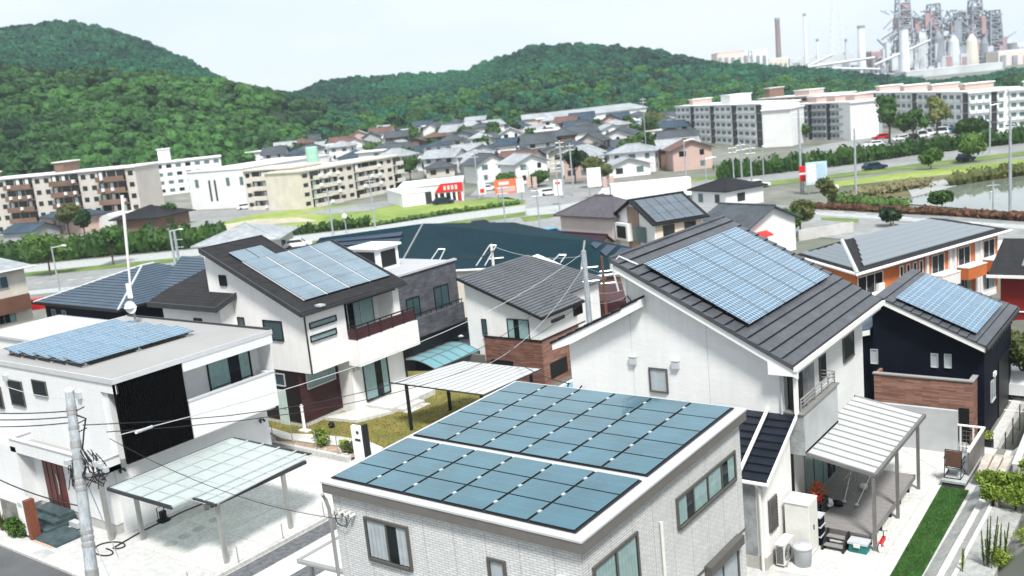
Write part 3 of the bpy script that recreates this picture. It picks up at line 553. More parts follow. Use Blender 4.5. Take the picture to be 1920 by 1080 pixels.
MB().tube([(-11.3, 28.14, 5.8), (-11.36, 28.14, 5.6), (-11.36, 28.14, 4.3)], .035, 8).build('downpipe', 'greyplastic', B)
# annex with glazed black roof
an = MB().prism([(-14.2, 25.9, 0), (-11.17, 25.9, 0), (-11.17, 25.9, 2.85), (-14.2, 25.9, 2.85)], (0, 2.3, 0)); an.prism([(-11.17, 25.9, 2.85), (-11.17, 28.2, 4.15), (-11.17, 28.2, 2.85)], (-.1, 0, 0)); an.build('annex_wall', 'stucco', B)
MB().box(-14.1, -11.42, 25.87, 25.9, .45, 2.8).build('annex_panel', 'rough', B)
MB().box(-14.2, -11.14, 25.87, 28.2, 0, .42).build('foundation', 'found', B)
ar = MB(); courses(ar, (-14.3, 25.72, 2.98), (-10.95, 25.72, 2.98), (-10.95, 28.2, 4.28), (-14.3, 28.2, 4.28), 9, .06); ar.build('annex_roof', 'roofblk', B)
MB().prism([(-11.9, 25.7, 3.08), (-11.8, 25.7, 3.08), (-11.8, 28.2, 4.38), (-11.9, 28.2, 4.38)], (0, 0, .07)).build('roof_pipe', 'white', B)
gt = MB().tube([(-14.3, 25.66, 2.93), (-10.9, 25.66, 2.93)], .06, 10); gt.build('annex_gutter', 'white', B)
MB().prism([(-10.93, 25.66, 2.9), (-10.93, 28.2, 4.2), (-10.93, 28.2, 4.34), (-10.93, 25.66, 3.04)], (.05, 0, 0)).build('annex_bargeboard', 'white', B)
MB().tube([(-11.35, 25.7, 2.9), (-11.25, 25.82, 2.7), (-11.25, 25.82, 0)], .05, 10).build('downpipe', 'plastic', B)
wg = window(B, 'x', -11.17, 1, 26.25, 26.8, 1.15, 2.1, panes=1, frame='greyframe', style='blind')
gr = MB()
for z in np.linspace(1.2, 2.05, 9): gr.box(-11.10, -11.08, 26.25, 26.8, z-.012, z+.012)
for y in np.linspace(26.3, 26.75, 6): gr.box(-11.10, -11.08, y-.01, y+.01, 1.15, 2.1)
gr.build('grille', 'greyframe', wg)
# ground-floor openings towards deck
dk = MB().box(-11.40, -11.34, 28.55, 28.9, .45, 2.7); dk.build('dark_shutter', 'black', B)
window(B, 'x', -11.4, 1, 30.0, 33.4, .5, 2.6, panes=4, style='curtain', frame='steel')
window(B, 'x', -11.4, 1, 35.5, 36.1, .9, 2.3, panes=1, style='dark', frame='steel')
MB().tube([(-11.3, 28.35, 2.8), (-11.32, 28.35, 0)], .045, 8).build('downpipe', 'greyplastic', B)
# patio roof
PR = thing('patio_cover', 'white ribbed patio roof on slim grey posts over the grey deck', 'patio roof', (-9.9, 31.4, 0))
pl = [(-11.05, 28.62, 2.92), (-11.05, 34.45, 2.92), (-8.68, 34.45, 2.5), (-8.68, 28.62, 2.5)]
MB().prism(pl, (0, 0, .02)).build('roof', 'polywhite', PR)
rb = MB()
for y in np.linspace(28.62, 34.45, 13): rb.prism([(-11.05, y-.02, 2.94), (-11.05, y+.02, 2.94), (-8.68, y+.02, 2.525), (-8.68, y-.02, 2.525)], (0, 0, .035))
rb.build('rib', 'steel', PR)
fr = MB().box(-8.7, -8.6, 28.58, 34.5, 2.4, 2.53); fr.prism([(-11.1, 28.56, 2.88), (-8.6, 28.56, 2.42), (-8.6, 28.56, 2.53), (-11.1, 28.56, 2.98)], (0, .06, 0)); fr.prism([(-11.1, 34.45, 2.88), (-8.6, 34.45, 2.42), (-8.6, 34.45, 2.53), (-11.1, 34.45, 2.98)], (0, .06, 0)); fr.build('frame', 'greypost', PR)
for y in (28.45, 31.0, 33.6): MB().box(-8.72, -8.62, y, y+.09, 0, 2.42).build('post', 'greypost', PR)
rr = MB().tube([(-10.9, 30.4, 2.3), (-10.2, 30.4, 2.0)], .02, 6); rr.build('hanging_rod', 'alu', PR)
# deck
DK = thing('wooden_deck', 'low grey board deck under the white patio roof', 'deck', (-10, 31.2, 0))
dm = MB()
for i in range(37):
    y = 28.6+i*.142
    dm.box(-11.34, -8.85, y, y+.132, .41, .45)
dm.build('deck_boards', 'deck', DK)
df = MB().box(-8.85, -8.82, 28.58, 33.86, .28, .45); df.box(-11.3, -8.85, 28.56, 28.6, .28, .45); df.build('fascia', 'greypost', DK)
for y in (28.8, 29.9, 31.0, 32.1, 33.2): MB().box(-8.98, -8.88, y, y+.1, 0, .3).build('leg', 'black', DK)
MB().box(-11.3, -9.1, 28.9, 33.7, .02, .28).build('underdeck_shade', 'black', DK)  # black block standing in for the shade under the deck
ST = thing('deck_steps', 'small black two-tread step unit in front of the grey deck', 'steps', (-9.8, 28.2, 0))
for s_ in (-10.15, -9.5): MB().prism([(s_, 27.85, 0), (s_, 28.5, 0), (s_, 28.5, .5), (s_, 28.35, .5), (s_, 27.85, .1)], (.05, 0, 0)).build('stringer', 'black', ST)
for y, z in ((27.92, .14), (28.2, .32)): MB().box(-10.1, -9.5, y, y+.22, z, z+.03).build('tread', 'deck', ST)
jn = MB()
for (p, q) in (((-11.3, 28.3), (-7.9, 28.5)), ((-8.3, 26.0), (-8.35, 34.0)), ((-11.3, 34.9), (-8.1, 35.0)), ((-8.1, 31.2), (-8.6, 31.2))):
    dx, dy = q[0]-p[0], q[1]-p[1]; L_ = hypot(dx, dy); nx_, ny_ = -dy/L_*.012, dx/L_*.012; jn.face([(p[0]-nx_, p[1]-ny_, .016), (q[0]-nx_, q[1]-ny_, .016), (q[0]+nx_, q[1]+ny_, .016), (p[0]+nx_, p[1]+ny_, .016)])
ck = [gp(*q_, .016) for q_ in ((1690, 843), (1715, 855), (1738, 868), (1756, 880), (1752, 893), (1748, 907))]
for i in range(len(ck)-1): p, q = ck[i], ck[i+1]; jn.face([(p[0], p[1]-.03, .016), (q[0], q[1]-.03, .016), (q[0], q[1]+.03, .016), (p[0], p[1]+.02, .016)])
struct(jn, 'slab_joints', 'found')
# yard things
CB = thing('storage_cabinet', 'tall pale grey storage cabinet standing between the air-conditioner unit and the deck', 'cabinet', (-10.65, 27.55, 0))
MB().box(-11.03, -10.27, 27.17, 27.92, .03, 1.76).build('body', 'plastic', CB)
MB().box(-11.05, -10.25, 27.14, 27.95, 1.76, 1.8).build('lid', 'white', CB)
MB().box(-10.27, -10.25, 27.2, 27.54, .06, 1.74).build('door', 'plastic', CB); MB().box(-10.27, -10.25, 27.56, 27.9, .06, 1.74).build('door', 'plastic', CB)
MB().box(-10.25, -10.22, 27.5, 27.53, .85, 1.0).build('handle', 'black', CB)
MB().box(-10.98, -10.32, 27.22, 27.88, 0, .03).build('base', 'black', CB)
CB2 = thing('narrow_cabinet', 'shorter white cabinet tucked behind the tall storage cabinet', 'cabinet', (-10.8, 28.2, 0))
MB().box(-11.05, -10.5, 28.0, 28.45, .02, 1.5).build('body', 'plastic', CB2); MB().box(-11.07, -10.48, 27.98, 28.47, 1.5, 1.54).build('lid', 'white', CB2)
AC = thing('air_conditioner', 'off-white outdoor air-conditioner unit with side fan grille beside the tall cabinet', 'air conditioner', (-10.85, 26.6, 0))
MB().box(-10.98, -10.72, 26.2, 26.96, .1, .77).build('casing', 'plastic', AC); MB().box(-11.0, -10.7, 26.18, 26.98, .77, .79).build('top', 'white', AC)
for y in (26.3, 26.8): MB().box(-11.02, -10.68, y, y+.07, 0, .1).build('foot', 'steel', AC)
gl = MB()
for z in np.linspace(.16, .7, 14): gl.box(-10.96, -10.74, 26.185, 26.199, z, z+.014)
for r_ in (.06, .11, .16, .21, .25): gl.tube([(-10.705, 26.5+r_*cos(t), .44+r_*sin(t)) for t in np.linspace(0, 2*pi, 20)], .007, 4)
gl.build('grille', 'charcoal', AC)
MB().tube([(-11.0, 26.9, .3), (-11.1, 26.95, .15), (-10.7, 27.05, .08), (-10.6, 26.9, .05)], .02, 6).build('hose', 'rubber', AC)
TB = thing('rubbish_bin', 'round pale grey lidded bin on the slab before the tall cabinet', 'bin', (-10.33, 26.72, 0))
MB().lathe((-10.33, 26.72, 0), [(.19, 0), (.25, .02), (.28, .58), (.29, .6)], 24).build('body', 'greyplastic', TB, smooth=True)
MB().lathe((-10.33, 26.72, 0), [(.31, .58), (.31, .63), (.27, .66), (.08, .70), (.06, .72), (0.01, .72)], 24).build('lid', 'greyplastic', TB, smooth=True)
TL = thing('storage_box', 'teal plastic storage box with pale lid beside the deck steps', 'box', (-9.1, 28.25, 0))
MB().prism([(-9.36, 28.1, 0), (-8.82, 28.1, 0), (-8.82, 28.45, 0), (-9.36, 28.45, 0)], (0, 0, .3)).build('body', 'tealbox', TL)
MB().box(-9.4, -8.78, 28.06, 28.49, .3, .37).build('lid', 'greyplastic', TL)
MB().box(-9.2, -9.0, 28.03, 28.06, .22, .33).build('handle', 'plastic', TL)
# toys and crates beside deck
CR = thing('toy_crate', 'dark crate heaped with orange and pink toys at the deck edge', 'crate', (-10.85, 29.6, .45))
c_ = MB().box(-11.1, -10.6, 29.2, 29.95, .46, .50)
for z in (.5, .66, .82): c_.box(-11.1, -11.06, 29.2, 29.95, z, z+.1); c_.box(-10.64, -10.6, 29.2, 29.95, z, z+.1); c_.box(-11.1, -10.6, 29.2, 29.24, z, z+.1); c_.box(-11.1, -10.6, 29.91, 29.95, z, z+.1)
c_.build('crate_body', 'charcoal', CR)
fl = MB().leaves((-10.85, 29.58, 1.15), .27, .38, .38, 260, .07, 5, 0); fl.build('toys', 'orangefl', CR)
fl = MB().blob((-10.82, 29.5, 1.0), .16, .2, .17, 8); fl.build('toy_ball', 'carred', CR)
fl = MB().blob((-10.7, 30.05, .62), .2, .22, .14, 4); tag(fl.build('cloth_bundle', 'white'), 'white bundle beside the crate of orange toys on the deck', 'cloth')
fl = MB().blob((-10.4, 30.25, .56), .2, .12, .11, 6); tag(fl.build('black_bag', 'black'), 'black bag lying on the deck by the toy crate', 'bag')
for i, (x, y, z) in enumerate(((-10.42, 28.3, .0), (-10.42, 28.3, .33), (-10.42, 28.3, .66))):
    b_ = thing('plastic_tub', ['bottom', 'middle', 'top'][i]+' dark blue tub of the stack between cabinet and deck', 'tub', (x, y, z), 0, 'stacked dark tubs')
    MB().prism([(x-.17, y-.2, z), (x+.17, y-.2, z), (x+.17, y+.2, z), (x-.17, y+.2, z)], (0, 0, .29)).build('body', 'navy', b_); MB().box(x-.2, x+.2, y-.23, y+.23, z+.29, z+.325).build('rim', 'greyplastic', b_)
def broom(p0, p1, lab):
    t_ = thing('broom', lab, 'broom', p0); MB().tube([p0, p1], .014, 6).build('handle', 'white', t_); MB().blob(p0, .07, .07, .05, 3).build('head', 'plastic', t_)
broom((-10.3, 30.6, .5), (-10.6, 32.4, .95), 'white-handled broom lying on the deck nearer the house windows')
broom((-9.85, 30.5, .5), (-9.7, 31.6, 1.15), 'white-handled broom leaning outwards at the middle of the deck')
rk = MB()
for y in np.linspace(31.2, 32.6, 5): rk.tube([(-10.5, y, .46), (-10.5, y, 1.0)], .012, 6)
rk.tube([(-10.5, 31.2, 1.0), (-10.5, 32.6, 1.0)], .014, 6); rk.tube([(-10.5, 31.2, .5), (-10.5, 32.6, .5)], .014, 6); rk.tube([(-10.1, 31.2, .47), (-10.5, 31.2, 1.0)], .012, 6); rk.tube([(-10.1, 32.6, .47), (-10.5, 32.6, 1.0)], .012, 6)
tag(rk.build('drying_rack', 'steel'), 'low metal drying rack standing on the deck', 'rack')
hb = MB().blob((-10.05, 31.9, .56), .16, .14, .12, 9, 10, 8, .1); tag(hb.build('helmet', 'plastic', smooth=True), 'white rounded helmet lying on the deck beside the drying rack', 'helmet')
TR = thing('toy_scooter', 'small red and white toy ride-on beside the front patio post', 'toy', (-8.5, 28.7, 0))
def torus(mb, c, R_, r_, ax_='x', n=20):
    pts = [((c[0], c[1]+R_*cos(t), c[2]+R_*sin(t)) if ax_ == 'x' else (c[0]+R_*cos(t), c[1], c[2]+R_*sin(t))) for t in np.linspace(0, 2*pi, n)]; mb.tube(pts, r_, 6)
for y in (28.5, 28.95): w = MB(); torus(w, (-8.52, y, .13), .1, .03); w.build('wheel', 'white', TR)
MB().prism([(-8.57, 28.5, .18), (-8.47, 28.5, .18), (-8.47, 28.95, .22), (-8.57, 28.95, .22)], (0, 0, .12)).build('body', 'carred', TR)
h_ = MB().tube([(-8.52, 28.9, .2), (-8.52, 28.85, .55), (-8.4, 28.85, .58)], .015, 6); h_.tube([(-8.52, 28.85, .55), (-8.64, 28.85, .58)], .015, 6); h_.build('handlebar', 'black', TR)
# folding chair on raised dark platform
PF = thing('raised_platform', 'low grey platform holding the folding chair at the end of the turf strip', 'platform', (-7.7, 35.2, 0)); MB().box(-8.05, -7.25, 34.2, 36.9, .17, .25).build('top', 'graystone', PF); MB().box(-8.02, -7.28, 34.23, 36.87, 0, .17).build('base', 'charcoal', PF)
FC = thing('folding_chair', 'black-framed folding chair with brown mesh back on the grey platform', 'chair', (-7.7, 34.8, .25))
fr = MB()
for x in (-8.0, -7.45):
    fr.tube([(x, 34.42, .27), (x, 34.5, .55), (x, 34.62, 1.25)], .017, 6); fr.tube([(x, 35.15, .27), (x, 34.55, .72)], .017, 6); fr.tube([(x, 34.5, .62), (x, 35.1, .7)], .017, 6); fr.tube([(x, 34.42, .27), (x, 35.1, .27)], .015, 6)
for z, y in ((.27, 34.42), (1.25, 34.62), (.62, 34.5)): fr.tube([(-8.0, y, z), (-7.45, y, z)], .016, 6)
fr.build('frame', 'black', FC)
MB().prism([(-7.98, 34.52, .68), (-7.47, 34.52, .68), (-7.47, 34.61, 1.22), (-7.98, 34.61, 1.22)], (0, .015, 0)).build('backrest', 'brownmesh', FC)
MB().prism([(-7.98, 34.55, .64), (-7.47, 34.55, .64), (-7.47, 35.08, .68), (-7.98, 35.08, .68)], (0, 0, .012)).build('seat', 'brownmesh', FC)
for x in (-8.03, -7.42): MB().box(x-.02, x+.02, 34.58, 35.0, .92, .95).build('armrest', 'black', FC)
# grey garden wall, white lattice gate rail and dark screen
tag(MB().box(-11.6, -8.2, 37.42, 37.57, 0, 1.73).build('garden_wall', 'greywall'), 'smooth grey rendered garden wall between the deck yard and the dark navy house', 'wall')
GW = thing('lattice_fence', 'white-topped lattice fence joined to the end of the grey garden wall', 'fence', (-7.8, 37.5, 0))
MB().box(-8.2, -7.35, 37.45, 37.52, 1.14, 1.2).build('rail', 'white', GW)
for x in (-8.1, -7.65): MB().box(x-.03, x+.03, 37.46, 37.51, 0, 1.14).build('post', 'plastic', GW)
g_ = MB()
for x in np.linspace(-8.15, -7.4, 7): g_.box(x-.008, x+.008, 37.47, 37.49, .1, .95)
for z in np.linspace(.1, .95, 6): g_.box(-8.18, -7.38, 37.468, 37.492, z-.008, z+.008)
g_.build('lattice', 'greyframe', GW)
SC = thing('dark_screen_fence', 'brown panel fence with a pale top rail behind the folding chair', 'fence', (-7.3, 36.2, 0))
MB().box(-7.34, -7.24, 34.85, 37.52, 1.14, 1.2).build('rail', 'white', SC)
for k_ in range(3): MB().box(-7.31, -7.27, 34.88+k_*.88, 35.73+k_*.88, .1, 1.13).build('panel', 'taupe', SC)
# right bank: concrete tiers, rock, shrubs
tag(MB().prism([(-7.0, 20, 0), (-6.5, 20, .30), (-6.5, 20, 0)], (0, 17.0, 0)).build('concrete_apron', 'ledge'), 'sloping concrete apron beside the turf strip', 'retaining slope')
RW = thing('retaining_wall', 'stepped grey concrete wall with a paved ledge at the lower right corner', 'retaining wall', (-5.7, 26, 0))
MB().box(-6.5, -6.32, 20, 37.4, 0, .42).build('kerb', 'slab', RW); MB().prism([(-6.32, 20, 0), (-5.98, 20, 0), (-5.98, 20, .74), (-6.0, 20, .74), (-6.32, 20, .40)], (0, 17.4, 0)).build('sloping_face', 'conc', RW)
MB().box(-5.98, -5.86, 20, 31.4, 0, .8).build('kerb', 'slab', RW)
lg = MB()
for i in range(9): lg.box(-5.86, -5.0, 20+i*1.28, 21.27+i*1.28, 0, .76)
lg.build('paved_ledge', 'ledge', RW)
rk = MB(); rr_ = random.Random(3); G_x = np.linspace(-5.05, -3.2, 9); G_y = np.linspace(20, 31.5, 30); b0 = len(rk.v)
for y in G_y:
    for x in G_x: rk.v.append((x+rr_.uniform(-.05, .05), y, .55+(x+5.05)*.85+.22*rr_.random()+.12*sin(y*2.1+x*3)))
for j in range(29):
    for i in range(8): rk.f.append((j*9+i, j*9+i+1, (j+1)*9+i+1, (j+1)*9+i))
tag(rk.build('rock_face', 'rock', smooth=True), 'rough weathered rock face at the bottom right corner', 'rock')
def lbush(name, lab, cs, m, n, size, seed):
    o = thing(name, lab, 'shrub', cs[0][:3]); mb = MB(); st = MB(); rn_ = random.Random(seed)
    for (x, y, z, r_) in cs:
        for k in range(5): mb.leaves((x+rn_.uniform(-.5, .5)*r_, y+rn_.uniform(-.5, .5)*r_, z+rn_.uniform(0, .25)), r_*.62, r_*.62, .22, n//5, size, rn_.randint(0, 999), 0)
        st.tube([(x, y, z-.5), (x+.1, y+.1, z)], .03, 5)
    mb.build('foliage', m, o); st.build('stem', 'bark', o)
lbush('spreading_shrub', 'bright lime-green shrub spilling over the concrete bank at lower right', [(-6.35, 33.2, .8, .45), (-5.7, 33.0, 1.0, .6), (-5.1, 32.6, 1.1, .7), (-4.5, 32.4, 1.2, .7), (-6.0, 31.9, .9, .4), (-5.3, 31.7, 1.0, .6), (-4.6, 31.4, 1.1, .7), (-4.2, 32.9, 1.4, .7), (-5.0, 33.6, 1.2, .6)], 'limeshrub', 520, .075, 5)
lbush('low_shrub', 'small lime-green shrub low on the rock at the right edge', [(-4.3, 28.5, 1.3, .5), (-3.9, 29.2, 1.6, .5), (-4.9, 27.6, .85, .35)], 'limeshrub', 300, .06, 6)
def spikes(lab, base, hs, seed, name='spiky_plant'):
    o = thing(name, lab, 'plant', base); rn_ = random.Random(seed); st, lf = MB(), MB()
    for h in hs:
        a = rn_.uniform(0, 2*pi); L = rn_.uniform(.03, .14)*h; x, y, z = base[0]+rn_.uniform(-.16, .16), base[1]+rn_.uniform(-.16, .16), base[2]; tx, ty = x+L*cos(a), y+L*sin(a)
        st.tube([(x, y, z), ((x+tx)/2, (y+ty)/2, z+h*.5), (tx, ty, z+h)], .016, 5, .006)
        for k in range(int(h*170)):
            t = .12+.88*k/(h*170); c = np.array([x+(tx-x)*t, y+(ty-y)*t, z+h*t]); b_ = rn_.uniform(0, 2*pi); ln = .055*(1.25-t); d = np.array([cos(b_)*ln*1.5, sin(b_)*ln*1.5, ln*1.1]); e = np.array([-sin(b_), cos(b_), 0])*.017
            lf.face([c-e, c+d, c+e])
    st.build('stem', 'bark', o); lf.build('leaves', 'limeshrub', o)
spikes('tall clump of upright spiky stems on the paved ledge at lower right', (-5.25, 27.5, .76), [1.35, 1.6, 1.5, 1.25, .9, 1.1, .85], 3)
spikes('short pair of spiky stems left of the tall spiky clump', (-5.75, 26.95, .76), [.7, .6], 4)
spikes('slim trio of spiky stems right of the tall spiky clump', (-4.95, 28.1, .8), [.95, 1.1, .8], 8)
lgm = thing('timber_pile', 'pile of weathered timber baulks behind the lime-green shrub', 'timber', (-6.6, 35.3, 0))
for i, x in enumerate((-6.95, -6.65, -6.35, -6.05)): MB().prism([(x, 34.6, .35), (x+.26, 34.62, .35), (x+.26, 34.62, .62), (x, 34.6, .62)], (.1*(i-1.5)*.4, 1.7, .02*i)).build('baulk', 'logs', lgm)
MB().box(-7.0, -5.8, 35.0, 36.0, 0, .35).build('bearer', 'conc', lgm)
RW2 = thing('boundary_wall', 'pale concrete boundary wall running away behind the shrubs at the right edge', 'wall', (-5.9, 40, 0))
MB().prism([(-5.75, 34.2, 0), (-5.6, 34.2, 0), (-7.3, 53, -3), (-7.45, 53, -3)], (0, 0, 1.15)).build('wall', 'conc', RW2); MB().prism([(-5.79, 34.2, 1.15), (-5.56, 34.2, 1.15), (-7.26, 53, -1.85), (-7.49, 53, -1.85)], (0, 0, .06)).build('coping', 'slab', RW2)
mf = thing('mesh_fence', 'dark green mesh fence beside the path by the navy house', 'fence', (-7.8, 46, -3)); ms_ = MB()
for y in np.linspace(39, 53, 8): MB().tube([(-7.75-.02*(y-39), y, -3), (-7.75-.02*(y-39), y, -1.7)], .03, 6).build('post', 'charcoal', mf)
for z in np.linspace(-2.9, -1.7, 7): ms_.tube([(-7.75, 39, z), (-8.03, 53, z)], .006, 3)
for y in np.arange(39, 53, .3): ms_.tube([(-7.75-.02*(y-39), y, -2.9), (-7.75-.02*(y-39), y, -1.7)], .004, 3)
ms_.build('mesh', 'charcoal', mf)
# ================================================================== HOUSE C (left, flat roof)
C = thing('flat_roofed_house', 'white box-shaped house with flat grey roof, black slatted screen and red-brown front door', 'house', (-38.5, 21.8, 0))
cx0, cx1, cy0, cy1 = -43.8, -32.85, 18.17, 25.5
u = MB().box(cx0, -33.9, cy0, cy1, 0, 6.22); u.box(-33.9, cx1-.02, cy0, cy0+.12, 5.72, 6.22); u.box(-33.9, -33.02, cy0+.12, 21.1, 5.95, 6.2)
u.box(-33.9, -33.02, cy0+.9, 21.1, 3.0, 5.95); u.build('wall', 'ribwall', C)
MB().box(-34.0, -33.6, cy0+.1, cy0+.9, 3.0, 5.9).build('recess_wall', 'ribwall', C)
rf = MB().box(cx0-.05, cx1-.06, cy0-.04, cy1+.1, 6.2, 6.27); rf.build('roof', 'roofgrey', C)
ed = MB().box(cx0-.1, cx1+.02, cy0-.06, cy0-.01, 6.12, 6.32); ed.box(cx1-.04, cx1+.02, cy0-.01, cy1+.1, 6.12, 6.32); ed.box(cx0-.1, cx0-.05, cy0-.01, cy1+.1, 6.12, 6.32); ed.build('roof_edge', 'flash', C)
MB().box(cx0-.1, cx1+.02, cy1+.1, cy1+.16, 6.12, 6.36).build('roof_edge', 'charcoal', C)
MB().box(-34.0, cx1, 21.1, cy1+.06, 5.74, 6.2).build('fascia', 'ribwall', C)
sc = MB().box(-33.0, -32.92, cy0+.0, 21.08, 2.98, 6.18)
y = cy0
while y < 21.06: sc.box(-32.92, -32.86, y, y+.035, 2.98, 6.18); y += .075
sc.build('slatted_screen', 'slatblack', C)
bl = MB().box(-32.97, -32.85, 21.1, 25.4, 3.0, 4.5); bl.box(-33.95, -32.97, 25.28, 25.4, 3.0, 4.5); bl.box(-33.95, -32.97, 21.1, 25.28, 2.9, 3.02); bl.build('balcony_parapet', 'ribwall', C)
MB().box(-33.02, -32.82, 21.08, 25.43, 4.5, 4.56).build('balcony_coping', 'flash', C)
window(C, 'x', -33.9, 1, 22.9, 25.0, 3.3, 5.45, style='curtain', frame='black', hbar=.5)
MB().box(-33.9, -33.0, 25.5, 25.52, 3, 5.9).build('side_fin', 'ribwall', C)
# ground floor
gf = MB().box(-43.8, -34.0, 17.9, 25.5, .42, 2.98); gf.box(-43.8, -39.75, 17.3, 17.9, .42, 2.98); gf.build('wall', 'ribwall', C)
MB().box(-43.78, -34.03, 17.93, 25.47, 0, .42).build('foundation', 'found', C)
cn = MB().box(-40.2, -33.4, 17.3, 17.42, 2.75, 3.3); cn.box(-33.52, -33.4, 17.42, cy0, 2.75, 3.3); cn.box(-40.2, -40.08, 17.42, cy0, 2.75, 3.3); cn.box(-40.2, -33.4, 17.42, cy0-.0, 2.75, 2.95); cn.build('canopy', 'ribwall', C)
MB().box(-40.1, -33.5, 17.4, cy0, 2.95, 3.0).build('canopy_roof', 'roofgrey', C)
cc = MB().box(-40.24, -33.36, 17.26, 17.46, 3.3, 3.34); cc.box(-33.56, -33.36, 17.46, cy0, 3.3, 3.34); cc.box(-40.24, -40.04, 17.46, cy0, 3.3, 3.34); cc.build('canopy_coping', 'flash', C)
d_ = MB().box(-38.95, -37.35, 17.86, 17.89, .5, 2.72); do = d_.build('door', 'doorwood', C)
pl_ = MB()
for x in (-38.6, -38.2, -37.8): pl_.box(x, x+.02, 17.845, 17.86, .5, 2.72)
pl_.build('door_moulding', 'black', do)
MB().tube([(-37.85+.07*sin(t*pi), 17.80, 1.05+t*.9) for t in np.linspace(0, 1, 10)], .02, 6).build('handle', 'alu', do)
st = MB()
for i, (y_, z_) in enumerate(((16.55, .17), (16.95, .33), (17.3, .48))): st.box(-39.3+.12*i, -36.9-.1*i, y_, 17.88, z_-.17 if i else 0, z_)
st.box(-38.3, -35.35, 16.1, 17.3, 0, .1); st.build('entrance_steps', 'slate', C)
tag(MB().box(-36.6, -36.0, 17.35, 17.6, .1, .32).build('stone_bench', 'greywall'), 'small grey stone block beside the slate entrance steps', 'block')
MB().box(-33.98, -33.82, 17.45, 17.6, 0, 2.75).build('corner_column', 'steel', C)
window(C, 'x', -34.0, 1, 22.3, 24.7, .5, 2.6, style='curtain', frame='black')
window(C, 'x', -34.0, 1, 20.0, 21.2, 2.25, 2.4, style='dark', frame='greyframe', panes=1, w=.03)
for (bl_, tr_) in (((25, 756), (40, 717)), ((66, 738), (85, 717)), ((-12, 760), (1, 727))): wpx(C, 'y', cy0, bl_, tr_, style='dark', frame='greyframe', panes=1, w=.04)
q_ = ony(17.3, 5, 853); window(C, 'y', 17.3, -1, -43.4, -42.9, 2.0, 2.7, style='dark', frame='greyframe', panes=1, w=.04)
for (a_, b_) in ((13.5, 708), (150.5, 740)):
    c = ony(cy0, a_, b_); MB().ax('y', cy0, -1, c[0]-.13, c[0]+.13, 0, .14, c[2]-.13, c[2]+.13).build('vent_hood', 'greyplastic', C)
for (y_, z_) in ((18.4, 2.55), (25.1, 2.3)):
    s_ = MB(); s_.tube([(-34, y_, z_), (-33.85, y_, z_)], .05, 8); s_.tube([(-33.85, y_-.08, z_), (-33.75, y_-.1, z_-.1)], .05, 8); s_.tube([(-33.85, y_+.08, z_), (-33.75, y_+.12, z_-.1)], .05, 8); s_.build('spotlight', 'charcoal', C)
# tilted panels in five overlapping rows
for i in range(5):
    xa = -36.05-i*1.22; xb = xa-1.24
    q = [(xa, 18.72, 6.42), (xa, 24.0-.0*i, 6.42), (xb, 24.0, 6.58), (xb, 18.72, 6.58)]
    panel_array(C, q, 5, 1, .01, 'pvR', lift=.02, gu=.015, th=.035)
rk_ = MB()
for i in range(6):
    x = -36.1-i*1.2
    for y_ in (18.95, 21.3, 23.7): rk_.box(x-.08, x+.08, y_-.12, y_+.12, 6.27, 6.33); rk_.box(x-.03, x+.03, y_-.03, y_+.03, 6.33, 6.45)
for y_ in (18.95, 21.3, 23.7): rk_.box(-42.2, -36.0, y_-.03, y_+.03, 6.37, 6.41)
rk_.build('panel_rack', 'steel', C)
AM = thing('antenna_mast', 'slender roof mast with white dish and box on the flat grey roof', 'antenna', (-41.7, 24.7, 6.27))
tp = fp(229, 366, np.dot(np.array([-41.7, 24.7, 12-15]), FW))
MB().tube([(-41.7, 24.7, 6.27), (-41.75, 24.75, 7.6)], .06, 10).build('base_pole', 'steel', AM)
MB().tube([(-41.75, 24.75, 7.6), (tp[0], tp[1], tp[2])], .05, 8, .08).build('mast', 'plastic', AM)
MB().lathe((-41.74, 24.6, 6.95), [(.03, -.0), (.2, .03), (.29, .10), (.30, .12)], 20).build('dish_back', 'plastic', AM)
dsh = MB()
for k_ in range(6):
    r0_, r1_ = .31*k_/6, .31*(k_+1)/6
    for j in range(20):
        a, b_ = 2*pi*j/20, 2*pi*(j+1)/20
        P2 = lambda r, t: (-41.6+r*cos(t)*.85, 24.52-.18*(1-(r/.31)**2)*-.3+r*cos(t)*.45, 7.1+r*sin(t))
        dsh.face([P2(r0_, a), P2(r1_, a), P2(r1_, b_), P2(r0_, b_)])
dsh.build('dish', 'white', AM, smooth=True)
MB().box(-41.85, -41.6, 24.62, 24.74, 7.5, 8.2).build('junction_box', 'white', AM)
CC = thing('glass_carport', 'pale translucent carport roof with four grey posts in front of the flat-roofed house', 'carport', (-30.5, 20, 0))
pls = MB().slab([(-32.8, 17.2, 2.42), (-28.85, 17.2, 2.36), (-28.85, 22.8, 2.36), (-32.8, 22.8, 2.42)], .012); pls.slab([(-28.84, 18.1, 2.36), (-27.65, 18.1, 2.34), (-28.1, 22.8, 2.34), (-28.84, 22.8, 2.36)], .012); pls.build('roof', 'poly', CC)
rb = MB()
for x in np.linspace(-32.8, -28.85, 5): rb.box(x-.03, x+.03, 17.2, 22.8, 2.425, 2.46)
for x in (-28.3, -27.68): rb.prism([(x-.03, 18.1, 2.37), (x+.03, 18.1, 2.37), (x+.03-.3*(x > -28), 22.8, 2.37), (x-.03-.3*(x > -28), 22.8, 2.37)], (0, 0, .04))
for y_ in np.linspace(17.9, 22.2, 7): rb.box(-32.8, -27.9, y_-.012, y_+.012, 2.425, 2.435)
rb.build('rib', 'alu', CC)
